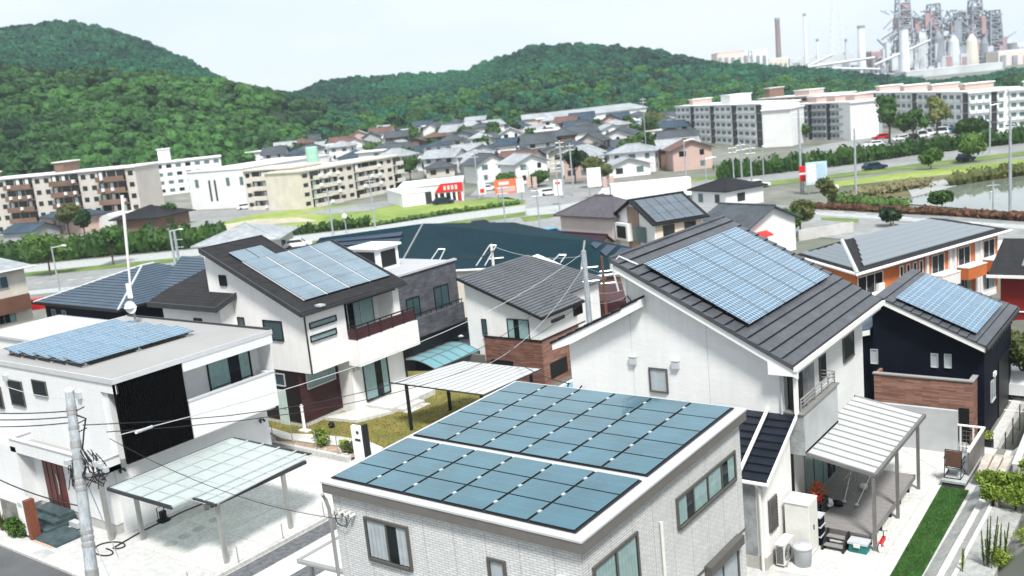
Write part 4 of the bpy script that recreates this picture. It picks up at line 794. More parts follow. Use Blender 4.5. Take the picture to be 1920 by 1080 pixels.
bm_ = MB().box(-32.85, -28.85, 17.16, 17.24, 2.34, 2.46); bm_.box(-28.9, -27.6, 18.06, 18.14, 2.3, 2.40); bm_.box(-32.85, -28.0, 22.78, 22.84, 2.34, 2.44); bm_.box(-27.98, -27.86, 18.1, 22.4, 2.2, 2.33); bm_.box(-32.7, -32.6, 18.1, 22.4, 2.28, 2.41); bm_.box(-32.84, -32.78, 17.2, 22.8, 2.38, 2.46); bm_.build('beam', 'charcoal', CC)
for (x, y_) in ((-32.65, 18.1), (-27.95, 21.3), (-27.9, 18.33), (-32.7, 21.0)): MB().box(x-.06, x+.06, y_-.07, y_+.07, 0, 2.3).build('post', 'steel', CC)
tag(MB().tube([(-33.3+.7*sin(t)*(1-t/30), 16.6+.35*cos(t)+t*.09, .04) for t in np.linspace(0, 9, 40)]+[(-33.4, 18.6, .04), (-33.45, 20.5, .04), (-33.3, 22.0, .04)], .025, 6).build('garden_hose', 'rubber'), 'black hose coiled on gravel and running along the foundation of the flat-roofed house', 'hose')
bx_ = MB().box(-33.6, -33.25, 19.3, 19.7, .03, .12); bx_.tube([(-33.55, 19.35, .1), (-33.55, 19.35, .6), (-33.55, 19.65, .6), (-33.55, 19.65, .1)], .02, 6); bx_.box(-33.5, -33.35, 19.38, 19.62, .12, .45); tag(bx_.build('hose_reel', 'black'), 'black hose reel frame standing by the foundation under the translucent carport', 'hose reel')
# gate wall with stone insert, wood post, shrubs
GT = thing('gate_wall', 'white entrance wall with stone-faced insert and a red-brown end post by the slate steps', 'gate wall', (-38.2, 16.2, 0))
MB().box(-39.6, -37.2, 16.1, 16.3, 0, 1.65).build('wall', 'white', GT); MB().box(-39.2, -37.9, 16.08, 16.1, .35, 1.35).build('stone_insert', 'rock', GT)
MB().box(-37.18, -36.95, 16.02, 16.38, 0, 1.62).build('end_post', 'woodpost', GT); MB().box(-37.75, -37.45, 16.07, 16.1, 1.3, 1.45).build('letter_slot', 'greyplastic', GT)
def bush(name, lab, c, rx, ry, rz, n, size, m, cat='shrub', group=None, seed=1, trunk=.04):
    o = thing(name, lab, cat, (c[0], c[1], c[2]), 0, group)
    mb = MB(); mb.leaves((c[0], c[1], c[2]+rz*.95), rx, ry, rz, n, size, seed, .2)
    rn = random.Random(seed+1)
    for _ in range(3): mb.leaves((c[0]+rn.uniform(-.4, .4)*rx, c[1]+rn.uniform(-.4, .4)*ry, c[2]+rz*rn.uniform(.9, 1.5)), rx*.5, ry*.5, rz*.45, n//5, size, seed+7+_, 0)
    mb.build('foliage', m, o)
    b_ = MB()
    for k_ in range(4): a = k_*1.7; b_.tube([(c[0], c[1], c[2]-.05), (c[0]+rx*.35*cos(a), c[1]+ry*.35*sin(a), c[2]+rz*1.1)], trunk, 5, trunk*.4)
    b_.build('stem', 'bark', o); return o
bush('shrub', 'dark green leafy shrub in front of the white gate wall', (-38.0, 15.95, .0), .6, .35, .42, 900, .07, 'shrub', seed=11)
def spiky(name, lab, c, n, h, spread, m, w=.03, seed=2):
    o = thing(name, lab, 'plant', c); mb = MB(); rn = random.Random(seed)
    for _ in range(n):
        a = rn.uniform(0, 2*pi); s_ = rn.uniform(.2, 1)*spread; hh = h*rn.uniform(.6, 1); pts = [(c[0]+s_*cos(a)*t**1.3, c[1]+s_*sin(a)*t**1.3, c[2]+hh*t-.2*hh*t*t*t) for t in (0, .35, .7, 1)]
        d = (-sin(a)*w, cos(a)*w)
        for k_ in range(3):
            w0, w1 = 1-k_*.3, 1-(k_+1)*.32
            mb.face([(pts[k_][0]-d[0]*w0, pts[k_][1]-d[1]*w0, pts[k_][2]), (pts[k_][0]+d[0]*w0, pts[k_][1]+d[1]*w0, pts[k_][2]), (pts[k_+1][0]+d[0]*w1, pts[k_+1][1]+d[1]*w1, pts[k_+1][2]), (pts[k_+1][0]-d[0]*w1, pts[k_+1][1]-d[1]*w1, pts[k_+1][2])])
    mb.build('leaves', m, o); return o
spiky('flax_plant', 'dark spiky flax plant at the far left before the gate wall', (-39.2, 15.95, 0), 60, 1.15, .7, 'olive')
# ================================================================== utility pole (foreground)
def pole(lab, top, base, r0, r1, group=None, arms=(), name='utility_pole', m='pole', bands=()):
    t_ = thing(name, lab, 'utility pole', base, 0, group)
    MB().tube([base, top], r0, 14, r1).build('shaft', m, t_)
    if bands:
        for k_ in bands:
            p = lerp(top, base, k_); p2 = lerp(top, base, k_+.008); rr = r1+(r0-r1)*k_+.012; MB().tube([p, p2], rr, 14).build('clamp_band', 'steel', t_)
    return t_
pt = fp(130, 732, 22.4); pb = fp(173, 1080, 22.0); k_ = pt[2]/(pt[2]-pb[2]); pbase = lerp(pt, pb, k_)
UP1 = pole('weathered grey concrete pole with clamps and tangled black cables at lower left', pt, pbase, .19, .10, bands=(.04, .05, .085, .12, .128, .155, .2, .215, .23, .33, .345, .36, .42, .43, .55))
MB().lathe(pt, [(.11, -.02), (.11, .02), (.06, .07)], 14).build('cap', 'plastic', UP1)
tw = MB(); rn = random.Random(5)
def on_pole(t): return np.array(lerp(pt, pbase, t))
rgt = RT*np.array([1, 1, 0]); rgt /= np.linalg.norm(rgt)
fwd_ = np.array([FW[0], FW[1], 0]); fwd_ /= np.linalg.norm(fwd_)
for i in range(18):
    a = on_pole(rn.uniform(.14, .19))+rgt*rn.uniform(.1, .5)-fwd_*.1; b_ = on_pole(rn.uniform(.2, .235))+rgt*rn.uniform(.15, .6)-fwd_*.12
    m_ = (a+b_)/2+rgt*rn.uniform(-.15, .25)+np.array([0, 0, -rn.uniform(.05, .2)])
    tw.tube([a, (a+m_)/2+rgt*.04, m_, (m_+b_)/2-rgt*.05, b_], .013, 5)
for i in range(8):
    a = on_pole(.165)+rgt*rn.uniform(-.2, -.05); b_ = on_pole(rn.uniform(.19, .24))-rgt*rn.uniform(.1, .3); tw.tube([a, (a+b_)/2-rgt*rn.uniform(0, .1), b_], .012, 5)
tw.tube([on_pole(.06)+rgt*.1, on_pole(.07)+rgt*.3, on_pole(.1)+rgt*.22, on_pole(.14)+rgt*.14, on_pole(.17)+rgt*.25, on_pole(.18)+rgt*.6], .022, 6)
for t_ in (.05, .08, .1): tw.tube([on_pole(t_)+rgt*.1, on_pole(t_-.008)+rgt*.3], .014, 5)
tw.build('cable_tangle', 'rubber', UP1)
ib = MB()
for (t_, d_) in ((.165, -.2), (.175, .45), (.18, .55), (.19, .65)):
    p = on_pole(t_)+rgt*d_-fwd_*.1; ib.box(p[0]-.07, p[0]+.07, p[1]-.05, p[1]+.05, p[2]-.06, p[2]+.06)
ib.build('insulator', 'greyplastic', UP1)
def wire(lab, a, b, r=.012, sag=.3, m='rubber', group='overhead cables of the near concrete pole', name='overhead_cable'):
    pts = []
    for t in np.linspace(0, 1, 16):
        p = lerp(a, b, t); pts.append((p[0], p[1], p[2]-sag*4*t*(1-t)))
    return tag(MB().tube(pts, r, 6).build(name, m), lab, 'cable', group)
# left-going
for (y1_, yp, w_) in ((770, 771, 'uppermost'), (783, 782, 'middle'), (797, 793, 'lowest')):
    wire(w_+' of three parallel black cables running left from the near concrete pole', fp(-60, y1_+2, 24), fp(127, yp, 22.4), .014, .05)
wire('thin spiral-bound cable from the left edge to the near concrete pole', fp(-40, 880, 24), fp(146, 948, 22.3), .015, .12)
wire('thin pale cable crossing the white wall to the near pole top', fp(-20, 712, 26), fp(122, 748, 22.4), .008, .1, 'silver')
Aend = (x0, 14.7, 5.4)
Pend = fp(1100, 478, 56)
wire('upper black cable running right past the black slatted screen toward the far pole', fp(155, 797, 22.3), fp(1096, 500, 56), .013, 2.2)
wire('lower blue-black cable running right across the balcony toward the brick-faced house', fp(200, 810, 22.2), fp(1100, 560, 56), .012, 1.6)
wire('thick silver cable with a splice rising right from the near pole', fp(222, 816, 22.2), fp(1098, 470, 56), .012, 1.0, 'silver')
sp_ = MB().tube([fp(255, 811, 22.2), fp(285, 800, 23)], .035, 8); tag(sp_.build('cable_splice', 'silver'), 'fat silver splice sleeve on the thick silver cable', 'splice')
wire('thin dark cable sagging from near pole down to the bracket of the foreground tiled house', fp(205, 822, 22.2), (-17.3, 14.65, 5.35), .008, .35)
wire('white guy wire falling from the near pole to the gravel', fp(140, 850, 22.2), fp(222, 1045, 23.5), .012, 0, 'silver')
wire('short thin cable from near pole to gravel beside the guy wire', fp(150, 960, 22.1), fp(214, 1100, 22.5), .009, 0, 'silver')
# ================================================================== HOUSE D (white with grey-blue array)
D = thing('cream_white_house', 'white two-storey house with grey-blue solar roof, dark-red railing and dark lower walls', 'house', (-38.5, 32.5, 0))
XR, ZR, XE, ZE = -41.75, 9.07, -34.75, 6.13
sD = (ZE-ZR)/(XE-XR)
def zD(x): return ZR+(x-XR)*sD
w_ = MB().prism([(-42.2, 29.35, 3.0), (-35.1, 29.35, 3.0), (-35.1, 29.35, zD(-35.1)-.2), (-41.7, 29.35, zD(-41.7)-.2), (-42.2, 29.35, zD(-41.7)-.4)], (0, 2.55, 0))
w_.prism([(-41.4, 31.9, 3.0), (-36.3, 31.9, 3.0), (-36.3, 31.9, zD(-36.3)-.2), (-41.4, 31.9, zD(-41.4)-.2)], (0, .85, 0))
w_.prism([(-39.7, 32.75, 3.0), (-36.3, 32.75, 3.0), (-36.3, 32.75, zD(-36.3)-.2), (-39.7, 32.75, zD(-39.7)-.2)], (0, 2.6, 0))
w_.prism([(-39.7, 35.35, 3.0), (-35.1, 35.35, 3.0), (-35.1, 35.35, zD(-35.1)-.2), (-39.7, 35.35, zD(-39.7)-.2)], (0, .45, 0)); w_.build('wall', 'stucco', D)
lw = MB().box(-42.2, -36.3, 29.4, 32.6, .35, 3.0); lo = lw.build('lower_wall', 'darkbrown', D)
MB().box(-36.3, -36.26, 29.42, 32.4, .35, 3.0).build('lower_wall', 'maroon', D)
MB().box(-42.1, -36.28, 29.43, 32.6, 0, .35).build('foundation', 'conc', D)
MB().box(-40.2, -35.3, 32.0, 35.8, 0, 3.0).build('lower_wall', 'stucco', D)
r = MB(); courses(r, (XE, 28.9, ZE), (XE, 36.0, ZE), (-39.85, 36.0, zD(-39.85)), (-39.85, 28.9, zD(-39.85)), 12, .012)
courses(r, (-39.85, 28.9, zD(-39.85)), (-39.85, 32.78, zD(-39.85)), (XR, 32.78, ZR), (XR, 28.9, ZR), 5, .012); r.build('roof', 'roofD', D)
tr = MB(); T_ = .12
tr.prism([(XE, 28.84, ZE+.05), (XR, 28.84, ZR+.05), (XR, 28.84, ZR-.2), (XE, 28.84, ZE-.2)], (0, .08, 0)); tr.prism([(XE, 35.98, ZE+.05), (-39.85, 35.98, zD(-39.85)+.05), (-39.85, 35.98, zD(-39.85)-.2), (XE, 35.98, ZE-.2)], (0, .08, 0))
tr.prism([(-39.85, 32.76, zD(-39.85)+.05), (XR, 32.76, ZR+.05), (XR, 32.76, ZR-.2), (-39.85, 32.76, zD(-39.85)-.2)], (0, .08, 0)); tr.box(XR-.08, XR, 28.84, 32.84, ZR-.2, ZR+.06); tr.box(-39.93, -39.85, 32.84, 36.06, zD(-39.85)-.2, zD(-39.85)+.06)
tr.box(XE-.02, XE+.12, 28.84, 36.06, ZE-.17, ZE-.02); tr.build('roof_edge', 'charcoal', D)
q = [(-35.5, 30.0, zD(-35.5)), (-35.5, 35.62, zD(-35.5)), (-40.6, 35.62, zD(-40.6)), (-40.6, 30.0, zD(-40.6))]
panel_array(D, [(-35.45, 29.75, zD(-35.45)), (-35.45, 35.7, zD(-35.45)), (-39.7, 35.7, zD(-39.7)), (-39.7, 29.75, zD(-39.7))], 4, 4, .02, 'pvD', lift=.08, gu=.12); MB().prism([(x_, y_, zD(x_)+.07) for x_, y_ in ((-35.46, 29.76), (-35.46, 35.69), (-39.7, 35.69), (-39.7, 29.76))], (0, 0, .03)).build('panel_underlay', 'flash', D)
panel_array(D, [(-39.7, 29.75, zD(-39.7)), (-39.7, 31.9, zD(-39.7)), (-40.75, 31.9, zD(-40.75)), (-40.75, 29.75, zD(-40.75))], 2, 1, .01, 'pvD', lift=.08, gu=.05)
MB().box(-35.0, -34.6, 29.95, 30.3, zD(-34.8)+.03, zD(-34.8)+.12).build('cable_cover', 'alu', D)
wpx(D, 'y', 29.35, (414, 534), (423, 517), style='dark', panes=1, w=.03); wpx(D, 'y', 29.35, (499, 634), (527, 604), style='teal', panes=1); wpx(D, 'y', 29.35, (449, 613), (457, 596), style='teal', panes=1, w=.03)
window(D, 'x', -35.1, 1, 29.6, 31.25, 5.22, 5.42, panes=1, style='frosted'); window(D, 'x', -35.1, 1, 29.55, 31.15, 4.58, 4.80, panes=1, style='frosted')
MB().tube([(-35.03, 29.35, 6.0), (-35.03, 29.27, 5.8), (-35.03, 29.27, 3.0)], .045, 8).build('downpipe', 'charcoal', D)
wd = window(D, 'x', -36.3, 1, 32.2, 35.0, 3.9, 5.65, panes=3, style='curtain', frame='alu')
MB().box(-36.28, -34.9, 31.9, 35.4, 5.82, 5.9).build('balcony_lintel', 'black', D)
bb = MB().box(-34.42, -34.3, 31.75, 36.15, 2.75, 4.05); bb.box(-35.1, -34.42, 31.75, 31.87, 2.75, 4.05); bb.box(-35.3, -34.42, 36.03, 36.15, 2.75, 4.05); bb.box(-36.3, -34.42, 31.87, 36.03, 2.7, 2.9); bb.build('balcony_parapet', 'stucco', D)
rl = MB(); rl.box(-34.4, -34.36, 31.8, 36.1, 4.75, 4.81); rl.box(-35.0, -34.4, 31.8, 31.84, 4.75, 4.81)
for y_ in np.linspace(31.82, 36.08, 6): rl.box(-34.41, -34.36, y_-.025, y_+.025, 4.05, 4.78)
rl.build('balcony_rail', 'black', D); pn = MB().box(-34.39, -34.37, 31.86, 36.05, 4.1, 4.66); pn.box(-34.95, -34.42, 31.81, 31.83, 4.1, 4.66); pn.build('balcony_panel', 'maroon', D)
window(D, 'x', -36.26, 1, 29.9, 31.7, 2.0, 2.85, panes=1, style='frosted', frame='alu'); window(D, 'y', 29.4, -1, -38.6, -37.3, 2.2, 2.75, panes=2, style='teal', frame='alu')
window(D, 'x', -35.3, 1, 32.8, 34.5, .55, 2.6, panes=2, style='curtain', frame='black')
dw = MB().box(-38.0, -37.35, 29.33, 29.39, .15, 1.95); MB().box(-37.5, -37.44, 29.29, 29.33, 1.0, 1.1).build('handle', 'steel', dw.build('door', 'frosted', D))
for y_ in (32.15, 32.45): MB().box(-35.3, -35.22, y_-.06, y_+.06, 2.3, 2.5).build('wall_lamp', 'greyplastic', D)
MB().tube([(-35.25, 35.85, 2.7), (-35.25, 35.85, 0)], .05, 8).build('downpipe', 'black', D)
# annex of D
def zX(y): return 6.32+(y-28.06)*.35
xa = -45.9
ax = MB().prism([(-45.3, 28.5, 2.6), (-40.4, 28.5, 2.6), (-40.4, 28.5, zX(28.5)-.1), (-45.3, 28.5, zX(28.5)-.1)], (0, .85, 0)); ax.prism([(-45.3, 29.35, 2.6), (-42.2, 29.35, 2.6), (-42.2, 29.35, zX(29.35)-.1), (-45.3, 29.35, zX(29.35)-.1)], (0, 2.5, 0)); ax.box(-45.3, -40.4, 28.5, 31, 0, 2.6); ax.build('annex_wall', 'stucco', D)
r = MB(); courses(r, (xa, 28.06, zX(28.06)), (-40.06, 28.06, zX(28.06)), (-40.06, 29.33, zX(29.33)), (xa, 29.33, zX(29.33)), 5, .012); courses(r, (xa, 29.33, zX(29.33)), (-42.22, 29.33, zX(29.33)), (-42.22, 32.5, zX(32.5)), (xa+1.2, 32.5, zX(32.5)), 10, .012); r.build('annex_roof', 'roofD', D)
e_ = MB().box(xa, -40.0, 28.0, 28.08, zX(28)-.22, zX(28)+.04); e_.prism([(-40.05, 28.06, zX(28.06)-.22), (-40.05, 29.33, zX(29.33)-.22), (-40.05, 29.33, zX(29.33)+.05), (-40.05, 28.06, zX(28.06)+.05)], (.08, 0, 0)); e_.build('annex_edge', 'charcoal', D)
wpx(D, 'y', 28.5, (366, 606), (378, 598), style='dark', panes=1, w=.03)
# patio + carport + fence of D
tag(MB().box(-35.3, -33.4, 32.6, 35.9, 0, .42).build('terrace', 'slab'), 'raised white concrete terrace below the tall curtained window', 'terrace')
RS = MB().prism([(-36.2, 30.6, .0), (-34.2, 30.9, .0), (-33.4, 32.6, 0), (-35.3, 32.6, 0)], (0, 0, .28)); tag(RS.build('ramp', 'slab'), 'low white concrete ramp slab leading down to the lawn', 'ramp')
sp = thing('block_steps', 'pair of pale concrete block steps at the edge of the raised white terrace', 'steps', (-33, 34, 0))
MB().box(-33.4, -33.0, 33.0, 34.6, 0, .28).build('tread', 'conc', sp); MB().box(-33.0, -32.6, 33.0, 34.6, 0, .15).build('tread', 'conc', sp)
DC = thing('ribbed_carport', 'flat white ribbed carport roof on black posts above the dry lawn', 'carport', (-29, 33, 0))
MB().slab([(-31.7, 31.1, 2.42), (-26.1, 31.1, 2.42), (-25.8, 35.1, 2.46), (-30.4, 35.0, 2.46)], .02).build('roof', 'polywhite', DC)
rb = MB()
for i in range(13):
    t_ = i/12; a, b_ = lerp((-31.7, 31.1, 2.43), (-26.1, 31.1, 2.43), t_), lerp((-30.4, 35.0, 2.47), (-25.8, 35.1, 2.47), t_); rb.bar(a, b_, .02)
rb.build('rib', 'steel', DC)
fb = MB(); P4 = [(-31.7, 31.1, 2.39), (-26.1, 31.1, 2.39), (-25.8, 35.1, 2.43), (-30.4, 35.0, 2.43)]
for k_ in range(4): fb.bar(P4[k_], P4[(k_+1) % 4], .05)
fb.build('frame', 'black', DC)
for (x, y_) in ((-30.77, 31.15), (-30.85, 34.1), (-26.4, 31.3), (-26.2, 34.8)): MB().box(x-.06, x+.06, y_-.06, y_+.06, 0, 2.38).build('post', 'black', DC)
MP = thing('mailbox_pillar', 'white mailbox pillar with a black side panel at the lawn entrance', 'mailbox', (-30.4, 27.6, 0))
MB().box(-30.82, -30.15, 27.45, 27.62, 0, 1.62).build('pillar', 'white', MP); MB().box(-30.13, -30.02, 27.42, 27.72, 0, 1.72).build('side_panel', 'black', MP)
MB().box(-30.62, -30.3, 27.43, 27.45, .95, 1.05).build('letter_slot', 'black', MP)
em = MB()
for k_ in range(7): a = k_*.9; em.box(-30.46+.05*cos(a), -30.40+.05*cos(a), 27.435, 27.45, 1.32+.05*sin(a), 1.37+.05*sin(a))
em.build('emblem', 'black', MP)
wf = thing('wire_fence', 'thin wire fence on grey posts along the soil bed', 'fence', (-33.5, 27.2, .25))
for x in (-36.0, -34.6, -33.0, -31.6): MB().tube([(x, 27.2, .2), (x, 27.2, 1.15)], .022, 6).build('post', 'steel', wf)
w_ = MB()
for z in (.5, .8, 1.1): w_.tube([(-37, 27.2, z), (-31, 27.2, z)], .005, 4)
w_.build('wire', 'steel', wf)
wf = thing('wire_fence', 'thin mesh fence between the white carport slab and the striped driveway', 'fence', (-27.3, 21, .14))
for y_ in (16.4, 18.4, 20.4, 22.4, 24.4, 26.4): MB().tube([(-27.3, y_, .1), (-27.3, y_, .75)], .02, 6).build('post', 'steel', wf)
w_ = MB()
for z in np.linspace(.2, .74, 6): w_.tube([(-27.3, 16.4, z), (-27.3, 26.4, z)], .003, 3)
for y_ in np.arange(16.4, 26.4, .12): w_.tube([(-27.3, y_, .2), (-27.3, y_, .74)], .002, 3)
w_.build('mesh', 'steel', wf)
bush('garden_shrub', 'small leafy shrub with yellow-green tips in the soil bed', (-33.4, 27.9, .12), .42, .42, .5, 330, .08, 'limeshrub', seed=21)
bush('garden_shrub', 'low olive shrub in the soil bed beside the white mailbox pillar', (-31.5, 27.9, .12), .5, .38, .27, 320, .07, 'olive', seed=22)
bush('garden_shrub', 'smallest pale shrub between the two bigger ones in the soil bed', (-32.3, 28.2, .12), .25, .25, .2, 150, .06, 'limeshrub', seed=23)
rn = random.Random(9); sm = MB()
for i in range(26): x = rn.uniform(-35.8, -31); y_ = rn.uniform(27.5, 28.6); s_ = rn.uniform(.03, .09); sm.blob((x, y_, .15), s_, s_, s_*.6, i, 6, 4)
struct(sm, 'garden_stones', 'conc', 'stuff')
spl = MB().box(-36.2, -35.6, 28.9, 29.2, .14, .2); spl.lathe((-35.9, 29.05, .2), [(.08, 0), (.07, 1.15), (.09, 1.17), (.09, 1.25), (.02, 1.3)], 12); tag(spl.build('water_tap_post', 'white'), 'white water tap post with basin against the dark lower wall', 'tap post')
tb = MB().box(-27.7, -27.6, 29, 29.1, 0, .1)
bb_ = MB().blob((-34.9, 29.9, .3), .16, .16, .16, 12, 10, 8, .12); tag(bb_.build('black_lamp', 'black'), 'small black garden spotlight on the lawn', 'lamp')
# ================================================================== SECOND ROW
def zlin(xr, zr, xe, ze): return lambda x: zr+(x-xr)*(ze-zr)/(xe-xr)
E_ = thing('navy_house', 'dark navy house with white-edged sloping roof full of pale-lined solar panels', 'house', (-11.6, 51, -3))
zE = zlin(-13.85, 3.92, -8.95, 1.72)
w_ = MB().prism([(-14.2, 47.2, -3), (-9.15, 47.2, -3), (-9.15, 47.2, zE(-9.15)-.15), (-13.8, 47.2, zE(-13.8)-.15), (-14.2, 47.2, zE(-13.8)-.5)], (0, 6.6, 0)); w_.box(-17, -14.2, 47.6, 53, -3, 1.6); w_.build('wall', 'navy', E_)
r = MB(); courses(r, (-8.95, 46.62, 1.72), (-8.95, 54.6, 1.72), (-13.85, 53.2, 3.92), (-13.85, 46.62, 3.92), 12, .05, seam=(sm_ := MB())); r.build('roof', 'roofB', E_); sm_.build('roof_seams', 'black', E_)['kind'] = 'stuff'
MB().prism([(-9.0, 46.66, zE(-9.0)-.08), (-13.85, 46.66, zE(-13.85)-.08), (-13.85, 46.66, zE(-13.85)-.33), (-9.0, 46.66, zE(-9)-.33)], (0, .08, 0)).build('bargeboard', 'white', E_)
MB().box(-8.98, -8.86, 46.6, 54.6, 1.55, 1.7).build('gutter', 'charcoal', E_)
rb = MB()
for y_ in np.linspace(47.5, 54.3, 12): rb.box(-9.15, -8.86, y_-.04, y_+.04, 1.38, 1.55)
rb.build('rafter', 'charcoal', E_)
panel_array(E_, [(-9.55, 47.3, zE(-9.55)+.04), (-9.55, 53.4, zE(-9.55)+.04), (-13.1, 53.0, zE(-13.1)+.04), (-13.1, 47.1, zE(-13.1)+.04)], 3, 4, .015, 'pvC', lift=.10, gu=.02)
l2 = MB(); courses(l2, (-17.4, 47.1, 1.3), (-14.3, 47.1, 2.1), (-14.3, 53, 2.1), (-17.4, 53, 1.3), 2, .03); l2.build('lower_roof', 'roofI', E_)
MB().prism([(-17.4, 47.05, .95), (-14.3, 47.05, 1.8), (-14.3, 47.05, 2.05), (-17.4, 47.05, 1.22)], (0, .06, 0)).build('lower_bargeboard', 'white', E_)
for (a_, b_) in (((1747, 687), (1758, 664)), ((1772, 688), (1783, 665)), ((1634, 680), (1645, 656))): wpx(E_, 'y', 47.2, a_, b_, style='blind', frame='alu', panes=1, w=.03)
bw = MB().box(-13.9, -13.75, 46.2, 47.2, -3, .1); bw.box(-13.75, -9.45, 46.2, 46.35, -2.2, .1); bw.box(-13.75, -10.1, 46.2, 46.35, -3, -2.2); bw.build('brick_porch', 'woodlight', E_)
MB().box(-9.6, -9.45, 46.35, 47.2, -3, .1).build('brick_porch', 'woodlight', E_)
MB().box(-13.95, -9.4, 46.14, 46.4, .1, .16).build('coping', 'roofgrey', E_); MB().box(-9.65, -9.4, 46.4, 47.2, .1, .16).build('coping', 'roofgrey', E_)
MB().box(-10.05, -9.6, 46.18, 46.2, -2.9, -1.2).build('door', 'black', E_)
window(E_, 'x', -9.15, 1, 48.6, 49.5, -1.6, -.6, panes=2, style='blind', frame='alu', w=.03)
MB().box(-9.14, -9.10, 50.4, 52.8, -3, -.1).build('garage_door', 'black', E_)
MB().box(-9.1, -9.0, 48.9, 49.3, -.4, -.2).build('wall_lamp', 'white', E_)
sg_ = MB().tube([(-14.0, 47.05, .9), (-13.9, 46.9, .9)], .06, 8)
# terrace drop wall
tag(MB().box(-45.9, -8.1, 38.4, 38.62, -3, .05).build('retaining_wall', 'found'), 'long concrete retaining wall stepping down behind the near houses', 'retaining wall')
lay('street', 'roadfar', [(-9.0, 54.0), (-8.8, 66), (-10, 72), (-2, 70), (6, 60), (6, 55.2), (-8.0, 55.2)], -2.992)
lay('path', 'slab', [(-9.0, 38.8), (-8.3, 38.8), (-8.3, 54), (-9.0, 54)], -2.985)
MK = MB()
for (p, q) in (((1878, 748), (1925, 757)), ((1878, 742), (1925, 750)), ((1880, 768), (1925, 772))):
    a, b_ = gp(*p, -2.98), gp(*q, -2.98); MK.face([(a[0], a[1]-.08, -2.98), (b_[0], b_[1]-.08, -2.98), (b_[0], b_[1]+.08, -2.98), (a[0], a[1]+.08, -2.98)])
struct(MK, 'road_marking', 'white')
pl2 = thing('planter', 'black planter with lime leaves on the path beside the navy house', 'planter', (-8.7, 45.8, -2.98)); MB().box(-8.95, -8.55, 45.6, 46.1, -2.98, -2.5).build('pot', 'black', pl2); MB().leaves((-8.75, 45.85, -2.25), .26, .3, .25, 160, .07, 4, 0).build('foliage', 'limeshrub', pl2)
# F: centre house with brick-red lower walls
F_ = thing('brick_based_house', 'white house with long grey ribbed roof above red-brown brick-faced lower walls', 'house', (-37, 50.5, -3))
zF_ = zlin(-40.25, 3.98, -33.8, 1.68)
w_ = MB().prism([(-40.1, 47.0, -.2), (-34.3, 47.0, -.2), (-34.3, 47.0, zF_(-34.3)-.1), (-40.1, 47.0, zF_(-40.1)-.1)], (0, 4.2, 0)); w_.prism([(-40.1, 51.2, -3), (-35.2, 51.2, -3), (-35.2, 51.2, zF_(-35.2)-.1), (-40.1, 51.2, zF_(-40.1)-.1)], (0, 4.3, 0)); w_.box(-40.1, -38.8, 47, 51.2, -3, -.2); w_.build('wall', 'stucco', F_)
br = MB().box(-38.8, -34.3, 46.9, 51.2, -3, .04); br.build('lower_wall', 'wood', F_); MB().box(-34.3, -34.26, 46.95, 51.2, -3, .04).build('lower_wall', 'woodlight', F_)
cp = MB().box(-38.85, -34.2, 46.84, 46.9, .04, .12); cp.box(-34.26, -34.2, 46.9, 52, .04, .12); cp.build('band_course', 'black', F_)
r = MB(); sm_ = MB(); courses(r, (-33.8, 46.55, 1.68), (-33.8, 51.4, 1.68), (-40.25, 51.4, 3.98), (-40.25, 46.55, 3.98), 24, .035, seam=sm_); courses(r, (-34.9, 51.4, zF_(-34.9)), (-34.9, 56.2, zF_(-34.9)), (-40.25, 54.4, 3.98), (-40.25, 51.4, 3.98), 22, .035, seam=sm_); r.build('roof', 'roofF', F_); sm_.build('roof_seams', 'charcoal', F_)['kind'] = 'stuff'
MB().prism([(-33.8, 46.5, 1.66), (-40.3, 46.5, 3.96), (-40.3, 46.5, 3.80), (-33.8, 46.5, 1.5)], (0, .07, 0)).build('roof_edge', 'black', F_); MB().box(-33.82, -33.72, 46.5, 51.4, 1.52, 1.66).build('gutter', 'black', F_)
wpx(F_, 'y', 47.0, (955, 634), (990, 601), style='curtain'); wpx(F_, 'y', 47.0, (906, 625), (911, 599), style='teal', panes=1, w=.03)
wpx(F_, 'x', -34.3, (1034, 605), (1057, 591), style='teal', panes=1, w=.03); wpx(F_, 'x', -34.3, (1076, 592), (1090, 570), style='dark', panes=2, w=.04)
MB().ax('y', 46.9, -1, -38.4, -36.6, 0, .04, -2.6, -1.45).build('garage_opening', 'black', F_)
MB().ax('x', -34.26, 1, 47.6, 49.5, 0, .04, -2.6, -1.6).build('garage_opening', 'black', F_)
fw = MB().box(-41.6, -40.1, 47.6, 51.5, -3, -.3); fw.build('side_wing', 'stucco', F_); r = MB(); courses(r, (-41.9, 47.3, -.5), (-40.0, 47.3, -.2), (-40.0, 50.5, .3), (-41.9, 50.5, .3), 5, .04); r.build('lower_roof', 'roofblk', F_)
# G: grey stone house
G_ = thing('grey_stone_house', 'dark grey stone-tiled block house with long balcony and a small rooftop cabin', 'house', (-48, 48, -3))
MB().box(-52.5, -43.4, 44.3, 50.2, -3, 4.35).build('wall', 'stone', G_); MB().box(-52.3, -43.6, 44.5, 50.0, 4.35, 4.4).build('roof', 'fargrey', G_)
pp = MB().box(-52.6, -43.3, 44.2, 44.35, 4.35, 4.5); pp.box(-43.45, -43.3, 44.35, 50.3, 4.35, 4.5); pp.build('parapet', 'flash', G_)
MB().box(-42.5, -42.35, 43.4, 49.4, .3, 1.6).build('balcony_parapet', 'stone', G_); MB().box(-43.4, -42.5, 43.4, 49.4, .2, .4).build('balcony_floor', 'stone', G_); MB().box(-43.4, -42.35, 43.35, 49.45, .2, .28).build('soffit', 'black', G_)
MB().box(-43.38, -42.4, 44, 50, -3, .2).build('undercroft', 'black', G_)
window(G_, 'x', -43.4, 1, 44.9, 46.1, 1.2, 2.7, style='teal'); window(G_, 'x', -43.4, 1, 47.7, 49.1, 1.2, 2.9, style='teal')
